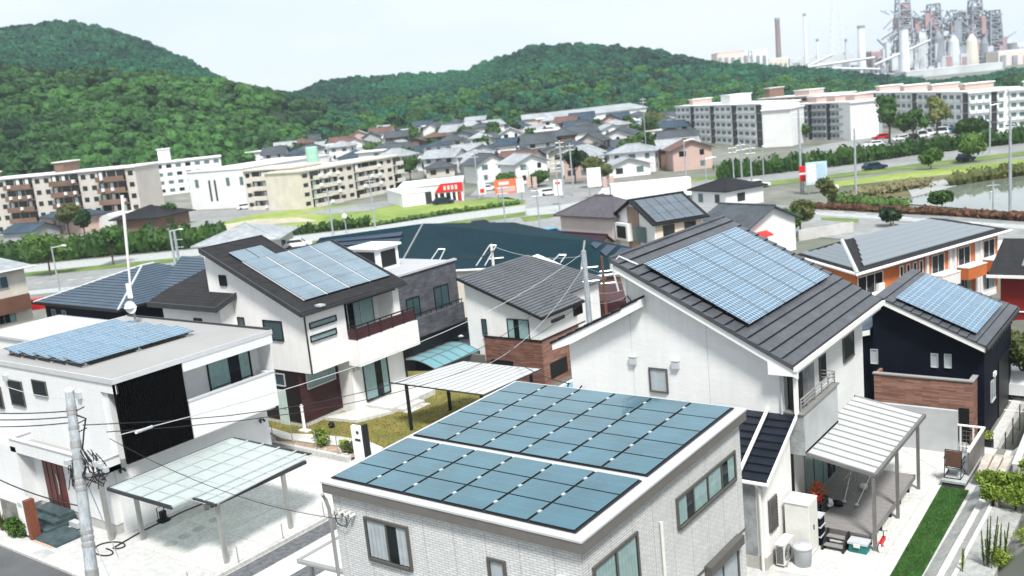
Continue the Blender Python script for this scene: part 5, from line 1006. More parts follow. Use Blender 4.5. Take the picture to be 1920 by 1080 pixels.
rl = MB(); rl.box(-42.46, -42.4, 43.4, 49.4, 1.8, 1.86)
for y_ in np.linspace(43.5, 49.3, 12): rl.box(-42.45, -42.41, y_-.02, y_+.02, 1.6, 1.8)
rl.build('rail', 'black', G_)
cbn = MB().box(-48.6, -46.2, 45.6, 47.6, 4.4, 5.9); cbn.build('rooftop_cabin', 'farwhite', G_); MB().box(-48.8, -46.0, 45.4, 47.8, 5.9, 6.05).build('cabin_roof', 'white', G_); MB().box(-48.3, -46.5, 45.57, 45.6, 4.6, 5.7).build('cabin_window', 'black', G_); MB().box(-46.2, -46.17, 45.9, 47.3, 4.6, 5.7).build('cabin_window', 'black', G_)
def arch(lab, x0, x1, y0, y1, z, rise, m='polyteal', grp=None):
    t_ = thing('arched_carport', lab, 'carport', ((x0+x1)/2, (y0+y1)/2, -3), 0, grp); mb = MB(); n = 10
    for i in range(n):
        a, b_ = i/n, (i+1)/n; za, zb = z+rise*sin(pi*a), z+rise*sin(pi*b_)
        mb.face([(x0+(x1-x0)*a, y0, za), (x0+(x1-x0)*b_, y0, zb), (x0+(x1-x0)*b_, y1, zb), (x0+(x1-x0)*a, y1, za)])
    mb.build('roof', m, t_); rb = MB()
    for y_ in np.linspace(y0, y1, 6): rb.tube([(x0+(x1-x0)*a, y_, z+.02+rise*sin(pi*a)) for a in np.linspace(0, 1, 9)], .03, 5)
    for a in (0, .33, .66, 1): rb.tube([(x0+(x1-x0)*a, y0, z+.02+rise*sin(pi*a)), (x0+(x1-x0)*a, y1, z+.02+rise*sin(pi*a))], .03, 5)
    rb.build('rib', 'greypost', t_)
    for (x, y_) in ((x0, y0), (x1, y0), (x0, y1), (x1, y1)): MB().box(x-.05, x+.05, y_-.05, y_+.05, -3, z).build('post', 'black', t_)
arch('curved teal glass carport below the grey stone house', -43.0, -39.4, 42.6, 47.0, -1.0, .45)
arch('smaller teal carport roof deeper under the balcony of the grey stone house', -44.2, -42.2, 48.3, 51.6, -.75, .12)
sf = thing('black_slat_fence', 'black horizontal slat fence behind the white ribbed carport', 'fence', (-40, 41, -3)); 
for k_ in range(8): MB().box(-42.5, -36.5, 40.9, 40.95, -2.8+k_*.22, -2.68+k_*.22).build('slat', 'black', sf)
for x in (-42.4, -39.5, -36.6): MB().box(x-.05, x+.05, 40.95, 41.02, -3, -1).build('post', 'black', sf)
tag(MB().box(-41.6, -38.4, 46.2, 46.35, -3, -1.0).build('brown_wall', 'taupe'), 'plain dark brown screen wall between the curved carport and the brick-faced house', 'wall')
tag(MB().box(-36.5, -31, 38.9, 43, -3, -.6).build('blue_shed', 'conc'), 'low shed hidden behind the white ribbed carport', 'shed') if False else None
t_ = thing('lean_to_roof', 'sloping blue-teal sheet roof between foreground panels and the white gabled house', 'roof', (-22, 33, 0)); courses(mb := MB(), (-19.7, 30.5, 3.0), (-19.7, 36.5, 3.0), (-23.0, 36.5, 2.6), (-23.0, 30.5, 2.6), 4, .03); mb.build('roof', 'polyteal', t_); MB().box(-23.1, -23.0, 30.4, 36.6, 2.45, 2.66).build('edge', 'white', t_); MB().box(-22.9, -22.8, 31, 31.1, 0, 2.5).build('post', 'steel', t_); MB().box(-22.9, -22.8, 36, 36.1, 0, 2.5).build('post', 'steel', t_)
# H: long teal roof
H_ = thing('long_teal_roofed_building', 'long low building with broad dark teal hipped roof and navy solar strips', 'building', (-60, 76, -4.5))
S1 = (15-1.8)/12.5; S0 = 15/15.5
def sc(p, s, z): return (p[0]*s, p[1]*s, z)
Ra, Rb, Rc = sc((-77.5, 68.4), S1, 1.8), sc((-71.2, 77.7), S1, 1.8), sc((-44.2, 68.1), S1, 1.8)
e0 = gp(560, 492, 0); e1 = gp(742, 512, 0); e2 = gp(915, 503, 0); e3 = gp(1088, 521, 0); e4 = gp(1162, 511, 0); e5 = gp(1200, 467, 0); bk_ = (Rb[0]+4, Rb[1]+12, 0); bl2 = (Ra[0]-8, Ra[1]+10, 0)
r = MB(); r.face([e0, e1, Rb, Ra]); r.face([e1, e2, e3, Rc, Rb]); r.face([e3, e4, Rc]); r.face([e4, e5, Rc]); r.face([Rb, Rc, e5, bk_]); r.face([Ra, Rb, bk_, bl2]); r.face([e0, Ra, bl2]); r.build('roof', 'teal', H_)
def inset(p, c, k): return (p[0]+(c[0]-p[0])*k, p[1]+(c[1]-p[1])*k, p[2])
cen = (-60, 76, 0); ring = [inset(p, cen, .03) for p in (e0, e1, e2, e3, e4, e5, bk_, bl2)]
MB().prism([(p[0], p[1], -4.6) for p in ring], (0, 0, 4.55)).build('wall', 'cream', H_)
hp = MB(); hp.tube([Rb, lerp(Rb, e1, .98)], .09, 6); hp.tube([Rc, lerp(Rc, e3, .98)], .09, 6); hp.build('hip_cap', 'steel', H_)
gt = MB()
for p, q in ((e1, e2), (e2, e3), (e3, e4), (e4, e5)): gt.tube([(p[0], p[1], -.08), (q[0], q[1], -.08)], .12, 6)
gt.build('gutter', 'farwhite', H_)
nrm = lambda q: np.cross(np.subtract(q[1], q[0]), np.subtract(q[3], q[0]))
for k_ in range(5):
    a, b_ = .12+k_*.15, .12+k_*.15+.10
    p = [lerp(lerp(e0, Ra, a), lerp(e1, Rb, a), .18), lerp(lerp(e0, Ra, a), lerp(e1, Rb, a), .93-.02*k_), lerp(lerp(e0, Ra, b_), lerp(e1, Rb, b_), .93-.02*k_), lerp(lerp(e0, Ra, b_), lerp(e1, Rb, b_), .18)]
    MB().prism([(v[0], v[1], v[2]+.06) for v in p], (0, 0, .07)).build('solar_strip', 'tealstrip', H_)
for k_ in range(3):
    a = .15+k_*.26; p = [lerp(lerp(e4, Rc, a), lerp(e5, Rc, a), u) for u in (.1, .9)]+[lerp(lerp(e4, Rc, a+.16), lerp(e5, Rc, a+.16), u) for u in (.85, .15)]
    MB().prism([(v[0], v[1], v[2]+.06) for v in p], (0, 0, .07)).build('solar_strip', 'tealstrip', H_)
for (p, q) in (((808, 488), (822, 467)), ((893, 498), (918, 460)), ((1034, 492), (1048, 478))):
    ln = MB(); base = fp(p[0], p[1], 84 if p[0] < 1000 else 78); top = fp(q[0], q[1], 88 if p[0] < 1000 else 81); dx = RT*.75
    ln.tube([base, top], .05, 5); ln.tube([tuple(np.add(base, dx)), tuple(np.add(top, dx*.8))], .05, 5); ln.tube([top, tuple(np.add(top, dx*.8))], .05, 5); ln.build('roof_frame', 'alu', H_)
MB().prism([(p[0], p[1], -3.2) for p in (gp(1112, 522, -.2), gp(1162, 514, -.2), gp(1175, 560, -.2), gp(1120, 560, -.2))], (0, 0, 2.8)).build('side_wing', 'maroon', H_)
# I: navy hip-roof house behind C
I_ = thing('hip_roofed_house', 'dark navy house with broad blue-grey hipped roof at centre left', 'house', (-82, 51, -3))
N_, W_, Ap, Bk = (-77.7, 44.6, .3), (-92.3, 44.6, .3), (-83.6, 51.2, 2.8), (-92.3, 58, .3)
MB().box(-91.5, -78.3, 45.2, 57.5, -3, .3).build('wall', 'navy', I_); MB().box(-78.3, -62, 50.5, 60, -3, .8).build('wall', 'navy', I_)
r = MB(); Ap2 = (-83.6, 52.5, 2.8)
sm_ = MB(); courses(r, W_, N_, Ap, Ap, 16, .05, seam=sm_); courses(r, N_, (-77.7, 58.4, .3), Ap2, Ap, 16, .05, seam=sm_)
r.face([W_, Ap, Ap2, (-92.3, 58.4, .3)]); r.face([(-92.3, 58.4, .3), Ap2, (-77.7, 58.4, .3)])
courses(r, (-79.5, 49.6, .75), (-61, 49.6, .75), (-66, 55.5, 2.7), (-83.4, 55.5, 2.9), 14, .05, seam=sm_); r.face([(-61, 49.6, .75), (-61, 61, .75), (-66, 55.5, 2.7)]); r.face([(-61, 61, .75), (-84, 61, .75), (-83.4, 55.5, 2.9), (-66, 55.5, 2.7)]); r.build('roof', 'roofI', I_); sm_.build('roof_seams', 'charcoal', I_)['kind'] = 'stuff'
hp = MB().tube([N_, Ap], .1, 6); hp.tube([W_, Ap], .1, 6); hp.tube([Ap, Ap2], .1, 6); hp.build('hip_cap', 'alu', I_)
fb = MB().box(-92.4, -77.6, 44.55, 44.68, .05, .28); fb.box(-77.7, -77.58, 44.68, 58, .05, .28); fb.build('gutter', 'black', I_)
window(I_, 'y', 45.2, -1, -90.3, -89.7, -1.8, -.5, panes=1, style='teal', frame='alu'); window(I_, 'y', 45.2, -1, -88.4, -87.8, -1.8, -.5, panes=1, style='teal', frame='alu')
tag(MB().slab([(-74, 38, 1.0), (-60, 38, 1.0), (-60, 43, 1.5), (-74, 43, 1.5)], .3).build('shed_roof', 'roofI'), 'strip of blue-grey shed roof at left edge behind the flat-roofed house', 'shed') if False else None
nr = thing('blue_roofed_shed', 'low shed with dark blue-grey pitched roof at left edge behind the flat-roofed house', 'shed', (-62, 29, -3)); zt_ = ony(32.5, 40, 628)[2]; courses(mb := MB(), (-66, 27.0, zt_-1.5), (-52.5, 27.0, zt_-1.5), (-52.5, 32.5, zt_), (-66, 32.5, zt_), 9, .04); mb.build('roof', 'roofI', nr); MB().box(-65.6, -52.9, 27.4, 32.4, -3, zt_-1.55).build('wall', 'farwhite', nr)
wt = thing('flat_white_annex', 'low white flat-roofed annex between left-edge house and the navy house', 'annex', (-72, 40, -3)); MB().box(-86, -68, 37, 43.5, -3, -.6).build('wall', 'farwhite', wt); MB().box(-86.2, -67.8, 36.8, 43.7, -.6, -.4).build('roof', 'flash', wt)
# left edge house
L_ = thing('left_edge_house', 'cream house with pale grey hipped roof and brown balcony band at the left edge', 'house', (-104, 42, -3))
MB().box(-112, -99, 30, 47.5, -3, 3.1).build('wall', 'cream', L_)
r = MB(); r.slab([(-98.3, 29.5, 3.1), (-98.3, 48.2, 3.1), (-105, 43, 5.9), (-105, 34, 5.9)], .12); r.face([(-98.3, 48.2, 3.1), (-113, 48.2, 3.1), (-105, 43, 5.9)]); r.face([(-98.3, 29.5, 3.1), (-113, 29.5, 3.1), (-105, 34, 5.9)]); r.face([(-113, 29.5, 3.1), (-113, 48.2, 3.1), (-105, 43, 5.9), (-105, 34, 5.9)]); r.build('roof', 'farroof3', L_)
MB().tube([(-98.2, 29.5, 3.0), (-98.2, 48.3, 3.0)], .1, 6).build('gutter', 'white', L_)
q0 = onx(-98.4, 60, 578); q1 = onx(-98.4, 60, 548); MB().box(-98.5, -98.3, 30, q0[1], q0[2], q1[2]).build('balcony_parapet', 'brownband', L_); MB().box(-99, -98.5, 30, q0[1], q0[2], q0[2]+.2).build('balcony_floor', 'cream', L_)
wpx(L_, 'x', -99, (-12, 545), (12, 518), style='teal', frame='alu'); wpx(L_, 'x', -99, (-12, 612), (28, 586), style='curtain', frame='alu')
# orange apartment (own axes)
oa = gp(1608, 513, .3); ob = gp(1896, 430, .3); rot = -atan2(ob[0]-oa[0], ob[1]-oa[1]); Lo = hypot(ob[0]-oa[0], ob[1]-oa[1])
O_ = thing('orange_apartment', 'two-storey orange and white apartment block with grey solar-covered hipped roof', 'apartment', (oa[0], oa[1], -5), rot)
def loc(p, root, rot_): dx, dy = p[0]-root[0], p[1]-root[1]; c, s = cos(-rot_), sin(-rot_); return (dx*c-dy*s, dx*s+dy*c, p[2]-root[2])
RO = (oa[0], oa[1], -5)
c1 = (0, 0, 5.3); c2 = (0, Lo, 5.3); c3 = loc(gp(1772, 410, .3), RO, rot); c4 = loc(gp(1489, 478, .3), RO, rot); r1 = loc(gp(1579, 451, 1.7), RO, rot); r2 = loc(gp(1745, 408, 1.7), RO, rot)
r = MB(); r.face([c1, c2, r2, r1]); r.face([c4, c1, r1]); r.face([c2, c3, r2]); r.face([c3, c4, r1, r2]); r.build('roof', 'roofD', O_, local=True)
xi = -.75; wl_ = MB().prism([(xi, .7, 0), (xi, Lo-.7, 0), (c3[0]+.8, Lo-.7, 0), (c4[0]+.9, c4[1]+.7, 0)], (0, 0, 5.25)); wl_.build('wall', 'orange', O_, local=True)
ev = MB()
for p, q in ((c1, c2), (c4, c1)): ev.tube([(p[0], p[1], 5.22), (q[0], q[1], 5.22)], .12, 6)
ev.build('gutter', 'white', O_, local=True); hp = MB().tube([c1, r1], .16, 6); hp.build('hip_cap', 'alu', O_, local=True)
def rowpanels(q, n, a0, a1, saw, nm):
    for k_ in range(n):
        u0, u1 = a0+(a1-a0)*k_/n, a0+(a1-a0)*(k_+.97)/n; e_ = saw*(k_)
        p = [bil(q, .05+e_, u0), bil(q, .95-e_*.4, u0), bil(q, .95-e_*.4, u1), bil(q, .05+e_, u1)]
        MB().prism([(v[0], v[1], v[2]+.05) for v in p], (0, 0, .07)).build('solar_panel', 'pvO', O_, local=True)
rowpanels([c1, c2, r2, r1], 6, .12, .96, .012, 'a'); rowpanels([c4, c1, r1, r1], 5, .1, .8, .06, 'b')
def ow(y0_, y1_, z0_, z1_, **k): window(O_, 'x', xi, 1, y0_, y1_, z0_, z1_, frame='white', local=True, **k)
for y0_ in (6.1, 6.95, 7.8, 8.6): ow(y0_, y0_+.3, 3.1, 4.6, panes=1, style='dark', w=.1)
ow(1.0, 3.9, 3.2, 4.7, panes=3, style='dark'); acb = MB().box(xi+.1, xi+.35, 3.0, 3.7, 3.25, 3.9); acb.build('air_conditioner', 'plastic', O_, local=True)
for (y0_, y1_, m_) in ((.8, 4.6, 'white'), (9.8, 12.3, 'white'), (13.4, 16.0, 'orange'), (17.0, 19.6, 'orange')):
    b_ = MB().box(xi+.02, xi+1.1, y0_, y1_, 2.3, 2.45); b_.box(xi+1.0, xi+1.1, y0_, y1_, 2.45, 3.25); b_.box(xi+.02, xi+1.0, y1_-.1, y1_, 2.45, 3.25); b_.box(xi+.02, xi+1.0, y0_, y0_+.1, 2.45, 3.25); b_.build('balcony', m_, O_, local=True)
    MB().box(xi+.02, xi+1.14, y0_-.02, y1_+.02, 3.25, 3.32).build('balcony_rail', 'white', O_, local=True)
for y0_ in (10.2, 13.8, 17.4): ow(y0_, y0_+1.6, 3.0, 4.7, style='dark'); ow(y0_, y0_+1.6, .3, 2.1, style='curtain')
for y0_ in (12.6, 16.3): ow(y0_, y0_+.5, 3.2, 4.4, panes=1, style='blind'); MB().box(xi+.02, xi+.06, y0_-.15, y0_+.65, .2, 5.1).build('white_panel', 'farwhite', O_, local=True)
for y0_ in (9.4, 16.85, 12.5, 13.15): MB().box(xi+.02, xi+.2, y0_-.12, y0_+.12, 0, 5.15).build('pilaster', 'white', O_, local=True)
MB().box(xi+.01, xi+.05, 1, Lo-1, 0, .6).build('plinth', 'farwhite', O_, local=True)
# red building at right edge
RD = thing('red_building', 'dark red clad building with a shallow dark grey roof at the right edge', 'building', (-8, 78, -5))
q = gp(1876, 640, -5); yb = q[1]; ze = ony(yb, 1870, 513)[2]
MB().box(q[0], q[0]+14, yb, yb+10, -4.2, ze).build('wall', 'red', RD); MB().box(q[0]-.05, q[0]+14, yb-.06, yb+10, -5, -4.2).build('plinth', 'farwhite', RD)
r = MB().slab([(q[0]-.7, yb-.7, ze), (q[0]+14.6, yb-.7, ze), (q[0]+14.6, yb+5, ze+1.6), (q[0]-.7, yb+5, ze+1.6)], .1); r.slab([(q[0]-.7, yb+10.7, ze), (q[0]+14.6, yb+10.7, ze), (q[0]+14.6, yb+5, ze+1.6), (q[0]-.7, yb+5, ze+1.6)], .1); r.build('roof', 'roofD', RD)
MB().box(q[0]-.75, q[0]+14.6, yb-.8, yb-.7, ze-.15, ze+.05).build('gutter', 'white', RD)
pn = MB().slab([(q[0]+1.2, yb+.6, ze+.5), (q[0]+5, yb+.6, ze+.5), (q[0]+5, yb+3.5, ze+1.35), (q[0]+1.2, yb+3.5, ze+1.35)], .08); pn.build('solar_panel', 'pvO', RD)
MB().tube([(q[0]+.1, yb-.05, -2.8), (q[0]+3, yb-.05, -2.8)], .05, 6).build('pipe', 'white', RD)
# ================================================================== MIDDLE DISTANCE
def gt(px, py, dz=0):
    z = -5
    for _ in range(8): p = gp(px, py, z); z = .5*z+.5*tz(p[0], p[1])
    p = gp(px, py, z); return (p[0], p[1], z+dz)
def strip(name, m, far, near, dz, kind='structure'):      # ribbon between two pixel polylines (same count)
    mb = MB(); F2, N2 = [gt(*p) for p in far], [gt(*p) for p in near]
    for i in range(len(F2)-1):
        for k in range(4):
            a, b = k/4, (k+1)/4
            q = [lerp(N2[i], N2[i+1], a), lerp(N2[i], N2[i+1], b), lerp(F2[i], F2[i+1], b), lerp(F2[i], F2[i+1], a)]
            mb.face([(p[0], p[1], tz(p[0], p[1])+dz) for p in q])
    return struct(mb, name, m, kind)
def poly(name, m, pts, dz): return struct(MB().face([(p[0], p[1], p[2]+dz) for p in (gt(*q) for q in pts)]), name, m)
off = lambda L, d: [(x, y+d) for x, y in L]
HB = [(-120, 520), (60, 497), (400, 464), (500, 449), (690, 427), (850, 402), (985, 384)]
strip('pavement', 'graystone', HB, off(HB, 13), .03); strip('verge', 'verge', off(HB, 13), off(HB, 21), .04); strip('road', 'roadfar', off(HB, 21), off(HB, 48), .03)
strip('pavement', 'graystone', off(HB, 48), off(HB, 56), .03)
ml = MB()
for k in range(34):
    x = -60+k*31
    yy = float(np.interp([x], [p[0] for p in HB], [p[1] for p in HB])[0])+35; y2 = float(np.interp([x+16], [p[0] for p in HB], [p[1] for p in HB])[0])+35
    a, b = gt(x, yy), gt(x+16, y2); ml.face([(a[0], a[1]-.15, a[2]+.05), (b[0], b[1]-.15, b[2]+.05), (b[0], b[1]+.15, b[2]+.05), (a[0], a[1]+.15, a[2]+.05)])
struct(ml, 'road_marking', 'white')
poly('field', 'fieldgrass', [(300, 436), (380, 425), (480, 402), (560, 392), (700, 380), (800, 384), (950, 370), (985, 378), (985, 384), (850, 401), (690, 425), (500, 446), (400, 462), (300, 470)], .05)
poly('dirt_track', 'dirt', [(350, 432), (480, 412), (560, 408), (600, 415), (520, 420), (430, 436), (360, 445)], .07); poly('gravel_lot', 'roadfar', [(560, 400), (640, 388), (735, 376), (742, 384), (690, 396), (620, 402)], .08)
poly('yard', 'roadfar', [(270, 424), (300, 400), (470, 390), (560, 393), (480, 404), (320, 436)], .03)
poly('crossing', 'roadfar', [(985, 376), (880, 368), (900, 350), (1150, 345), (1260, 350), (1261, 372), (1400, 380), (1500, 388), (1500, 440), (1350, 470), (1000, 470), (985, 432)], .05)
poly('pavement', 'graystone', [(985, 392), (1050, 385), (1150, 368), (1170, 372), (1060, 400), (990, 405)], .07); poly('verge', 'verge', [(975, 408), (1048, 400), (1048, 406), (985, 417)], .075)
R1 = [(1261, 346), (1400, 330), (1541, 312), (1771, 284), (2000, 258)]; R2 = [(1261, 362), (1400, 345), (1541, 330), (1771, 301), (2000, 275)]
strip('road', 'roadfar', R1, R2, .06); strip('verge', 'verge', off(R1, -7), R1, .05); strip('verge', 'verge', R2, off(R2, 8), .05)
strip('median_verge', 'fieldgrass', [(1530, 345), (1740, 318), (2000, 290)], [(1560, 352), (1760, 330), (2000, 308)], .07)
strip('embankment', 'drygrass', [(1560, 366), (1640, 348), (1760, 332), (2000, 310)], [(1560, 385), (1700, 375), (1790, 352), (2000, 325)], .10)
strip('embankment_slab', 'ledge', [(1700, 352), (1770, 338)], [(1710, 372), (1795, 350)], .16)
poly('pond', 'water', [(1690, 383), (1700, 372), (1790, 350), (2000, 322), (2020, 408), (1920, 401)], .12)
poly('road', 'roadfar', [(1500, 395), (1560, 388), (2000, 424), (2000, 470), (1880, 470), (1450, 440)], .06)
strip('pavement', 'graystone', [(1500, 396), (2000, 428)], [(1500, 402), (2000, 436)], .08); strip('verge', 'verge', [(1540, 408), (1610, 412)], [(1540, 413), (1610, 419)], .09)
poly('parking_lot', 'roadfar', [(1485, 285), (1560, 268), (1700, 248), (1960, 236), (1960, 262), (1800, 282), (1640, 300), (1480, 312)], .03)
zm = MB()
for k in range(9):
    a, b = gt(1075+k*9, 388-k*1.6), gt(1079+k*9, 387.4-k*1.6); c, d = gt(1087+k*9, 396-k*1.6), gt(1083+k*9, 396.6-k*1.6); zm.face([(p[0], p[1], p[2]+.09) for p in (a, b, c, d)])
for (x0_, y0_, x1_, y1_) in ((1000, 420, 1160, 396), (900, 362, 1020, 356), (1290, 352, 1500, 327), (1540, 321, 1780, 293), (1560, 398, 1900, 426)):
    for k in range(8):
        t0, t1 = k/8, (k+.5)/8; a, b = gt(x0_+(x1_-x0_)*t0, y0_+(y1_-y0_)*t0), gt(x0_+(x1_-x0_)*t1, y0_+(y1_-y0_)*t1); zm.face([(a[0]-.12, a[1]-.1, a[2]+.11), (b[0]-.12, b[1]-.1, b[2]+.11), (b[0]+.12, b[1]+.12, b[2]+.11), (a[0]+.12, a[1]+.12, a[2]+.11)])
struct(zm, 'road_marking', 'white')
# ---- hedges
def hedge(lab, pts, h, wd, m='hedge', n_per=26, size=.45, seed=1, name='hedge'):
    P_ = [gt(*p) for p in pts]; o = thing(name, lab, 'hedge', P_[0]); mb = MB(); rn = random.Random(seed)
    for i in range(len(P_)-1):
        a, b = np.array(P_[i]), np.array(P_[i+1]); L = np.linalg.norm(b-a); d = (b-a)/L; nr_ = np.array([-d[1], d[0], 0]); n = int(L/1.2)+1
        for k in range(n):
            c = a+d*L*(k+.5)/n; hh = h*rn.uniform(.75, 1.15)
            mb.blob((c[0], c[1], c[2]+hh*.45), .85, wd*.7, hh*.5, rn.randint(0, 9999), 6, 4, .25)
            for _ in range(n_per):
                u = rn.uniform(-.9, .9); v = rn.uniform(-1, 1); w = rn.uniform(.15, 1.05); p = c+d*u+nr_*v*wd*.75+np.array([0, 0, hh*w*(1-.25*v*v)])
                q = np.array([rn.gauss(0, 1) for _ in range(3)]); q /= np.linalg.norm(q); e = np.cross(q, [rn.gauss(0, 1) for _ in range(3)]); e /= np.linalg.norm(e)+1e-9; s = size*rn.uniform(.6, 1.2)
                mb.face([p-q*s, p-e*s*.6, p+q*s, p+e*s*.6])
    mb.build('foliage', m, o); return o
hedge('tall dark green hedge along the pavement at the left, before the apartment blocks', [(-30, 503), (60, 494), (180, 482), (300, 470), (425, 459)], 4.2, 2.2, seed=1, n_per=30)
hedge('low dark clipped hedge along the edge of the green field', [(440, 455), (500, 446), (600, 435), (695, 424)], 1.9, 1.0, seed=2, n_per=16, size=.35)
hedge('low green hedge edging the field near the red-signed shop', [(700, 424), (850, 400), (975, 383)], .9, .7, seed=3, n_per=10, size=.3, m='shrub')
hedge('long dark hedge beyond the right-hand road before the parking lot', [(1345, 338), (1480, 322), (1600, 308), (1700, 293), (1800, 281), (1980, 262)], 3.6, 2.2, seed=4, n_per=22, size=.5)
hedge('reddish-topped low hedge between pond and road', [(1508, 391), (1640, 398), (1780, 405), (1980, 418)], 1.1, .9, 'redleaf', seed=5, n_per=16, size=.3)
hedge('green shrub line on the pond bank behind the reddish hedge', [(1560, 384), (1640, 390), (1700, 393)], 1.8, 1.6, 'shrub', seed=6, n_per=16, size=.3)
hedge('reeds and brush along the far bank of the pond', [(1780, 350), (1860, 337), (1980, 322)], 2.2, 1.8, 'olive', seed=7, n_per=16, size=.35)
hedge('dry brush bank beside the ramped road near the sign boards', [(1600, 372), (1660, 362), (1740, 350)], 1.6, 3.0, 'drygrass', seed=8, n_per=30, size=.35)
# ---- trees
def tree(lab, base, h, r, m='hedge', seed=1, group=None, cat='tree', name='tree', n=420, size=.4):
    o = thing(name, lab, cat, base, 0, group); x, y, z = base; rn = random.Random(seed)
    t = MB().tube([(x, y, z-.2), (x+.1, y, z+h*.3), (x+.05, y+.1, z+h*.62)], max(.1, h*.028), 7, max(.04, h*.012))
    for k in range(4): a = k*1.6+rn.random(); t.tube([(x, y, z+h*.32), (x+r*.55*cos(a), y+r*.55*sin(a), z+h*.62)], h*.013, 5, h*.006)
    t.build('trunk', 'bark', o); mb = MB()
    for k in range(7):
        a = rn.uniform(0, 2*pi); q = rn.uniform(.1, .6)*r; c = (x+q*cos(a), y+q*sin(a), z+h*rn.uniform(.5, .85)); rr = r*rn.uniform(.38, .6)
        mb.blob(c, rr*.75, rr*.75, rr*.6, rn.randint(0, 999), 7, 5, .25); mb.leaves(c, rr, rr, rr*.8, n//7, size, rn.randint(0, 9999), .6)
    mb.build('crown', m, o); return o
for i, (bx_, by_, h, r, m, lab) in enumerate((
    (95, 517, 6.5, 3.6, 'shrub', 'small round street tree left of centre on the left-hand verge'), (213, 497, 6, 3.0, 'shrub', 'flat-topped street tree standing right of the hedge lamp on the left-hand verge'),
    (130, 440, 7, 3.4, 'olive', 'yellowish bushy tree beside the terracotta bungalow'), (160, 446, 6, 2.6, 'hedge', 'dark round tree between terracotta bungalow and white tarpaulin'),
    (1552, 388, 4.0, 2.0, 'olive', 'rounded tree at the corner beside the tall sign board'), (1765, 399, 3.4, 1.6, 'shrub', 'small tree on the near bank of the pond'),
    (1818, 305, 5, 3.2, 'shrub', 'bright round tree in front of the long right-hand hedge'), (1745, 318, 3.6, 2.2, 'shrub', 'tiny tree on the verge of the right-hand road'),
    (1500, 442, 4.6, 1.9, 'olive', 'small tree with reddish top beside the white gabled shed house'), (1480, 446, 3, 2.0, 'shrub', 'low bush at the foot of the white shed house'), (1669, 425, 2.2, 1.3, 'hedge', 'dark bush by the road behind the orange apartment'),
    (1668, 268, 12, 4.6, 'hedge', 'large dark tree between the two right-hand apartment groups'), (1712, 268, 8.5, 4.6, 'hedge', 'broad dark tree before the far right apartment block'), (1757, 262, 11.5, 4.0, 'olive', 'tall yellow-green tree before the far right apartment block'),
    (1815, 264, 4.5, 4.5, 'hedge', 'low dark clump beside the parked white cars'), (1500, 268, 5.5, 3, 'hedge', 'dark tree at the corner of the white apartment block'),
    (318, 424, 5, 2.2, 'hedge', 'small dark tree at the end of the grey-roofed bungalow'), (770, 340, 7, 3.5, 'hedge', 'dark tree behind the red-signed shop'), (1225, 252, 9, 6, 'olive', 'broad tree beside the long grey shed roof'), (1216, 262, 7, 4.5, 'hedge', 'dark tree below the long grey shed roof'),
    (950, 352, 3, 3, 'shrub', 'roadside bush behind the orange billboard'), (1010, 350, 3.4, 3.4, 'hedge', 'dark bush right of the orange billboard'), (1120, 352, 6, 4, 'olive', 'bush behind the white pylon sign'))):
    tree(lab, gt(bx_, by_), h, r, m, 50+i, 'roadside and garden trees', n=700)
tree('leafy tree at right edge beside the street and white car', gp(1918, 745, -2.98), 4.2, 1.35, 'olive', 99, None, n=1500, size=.11)
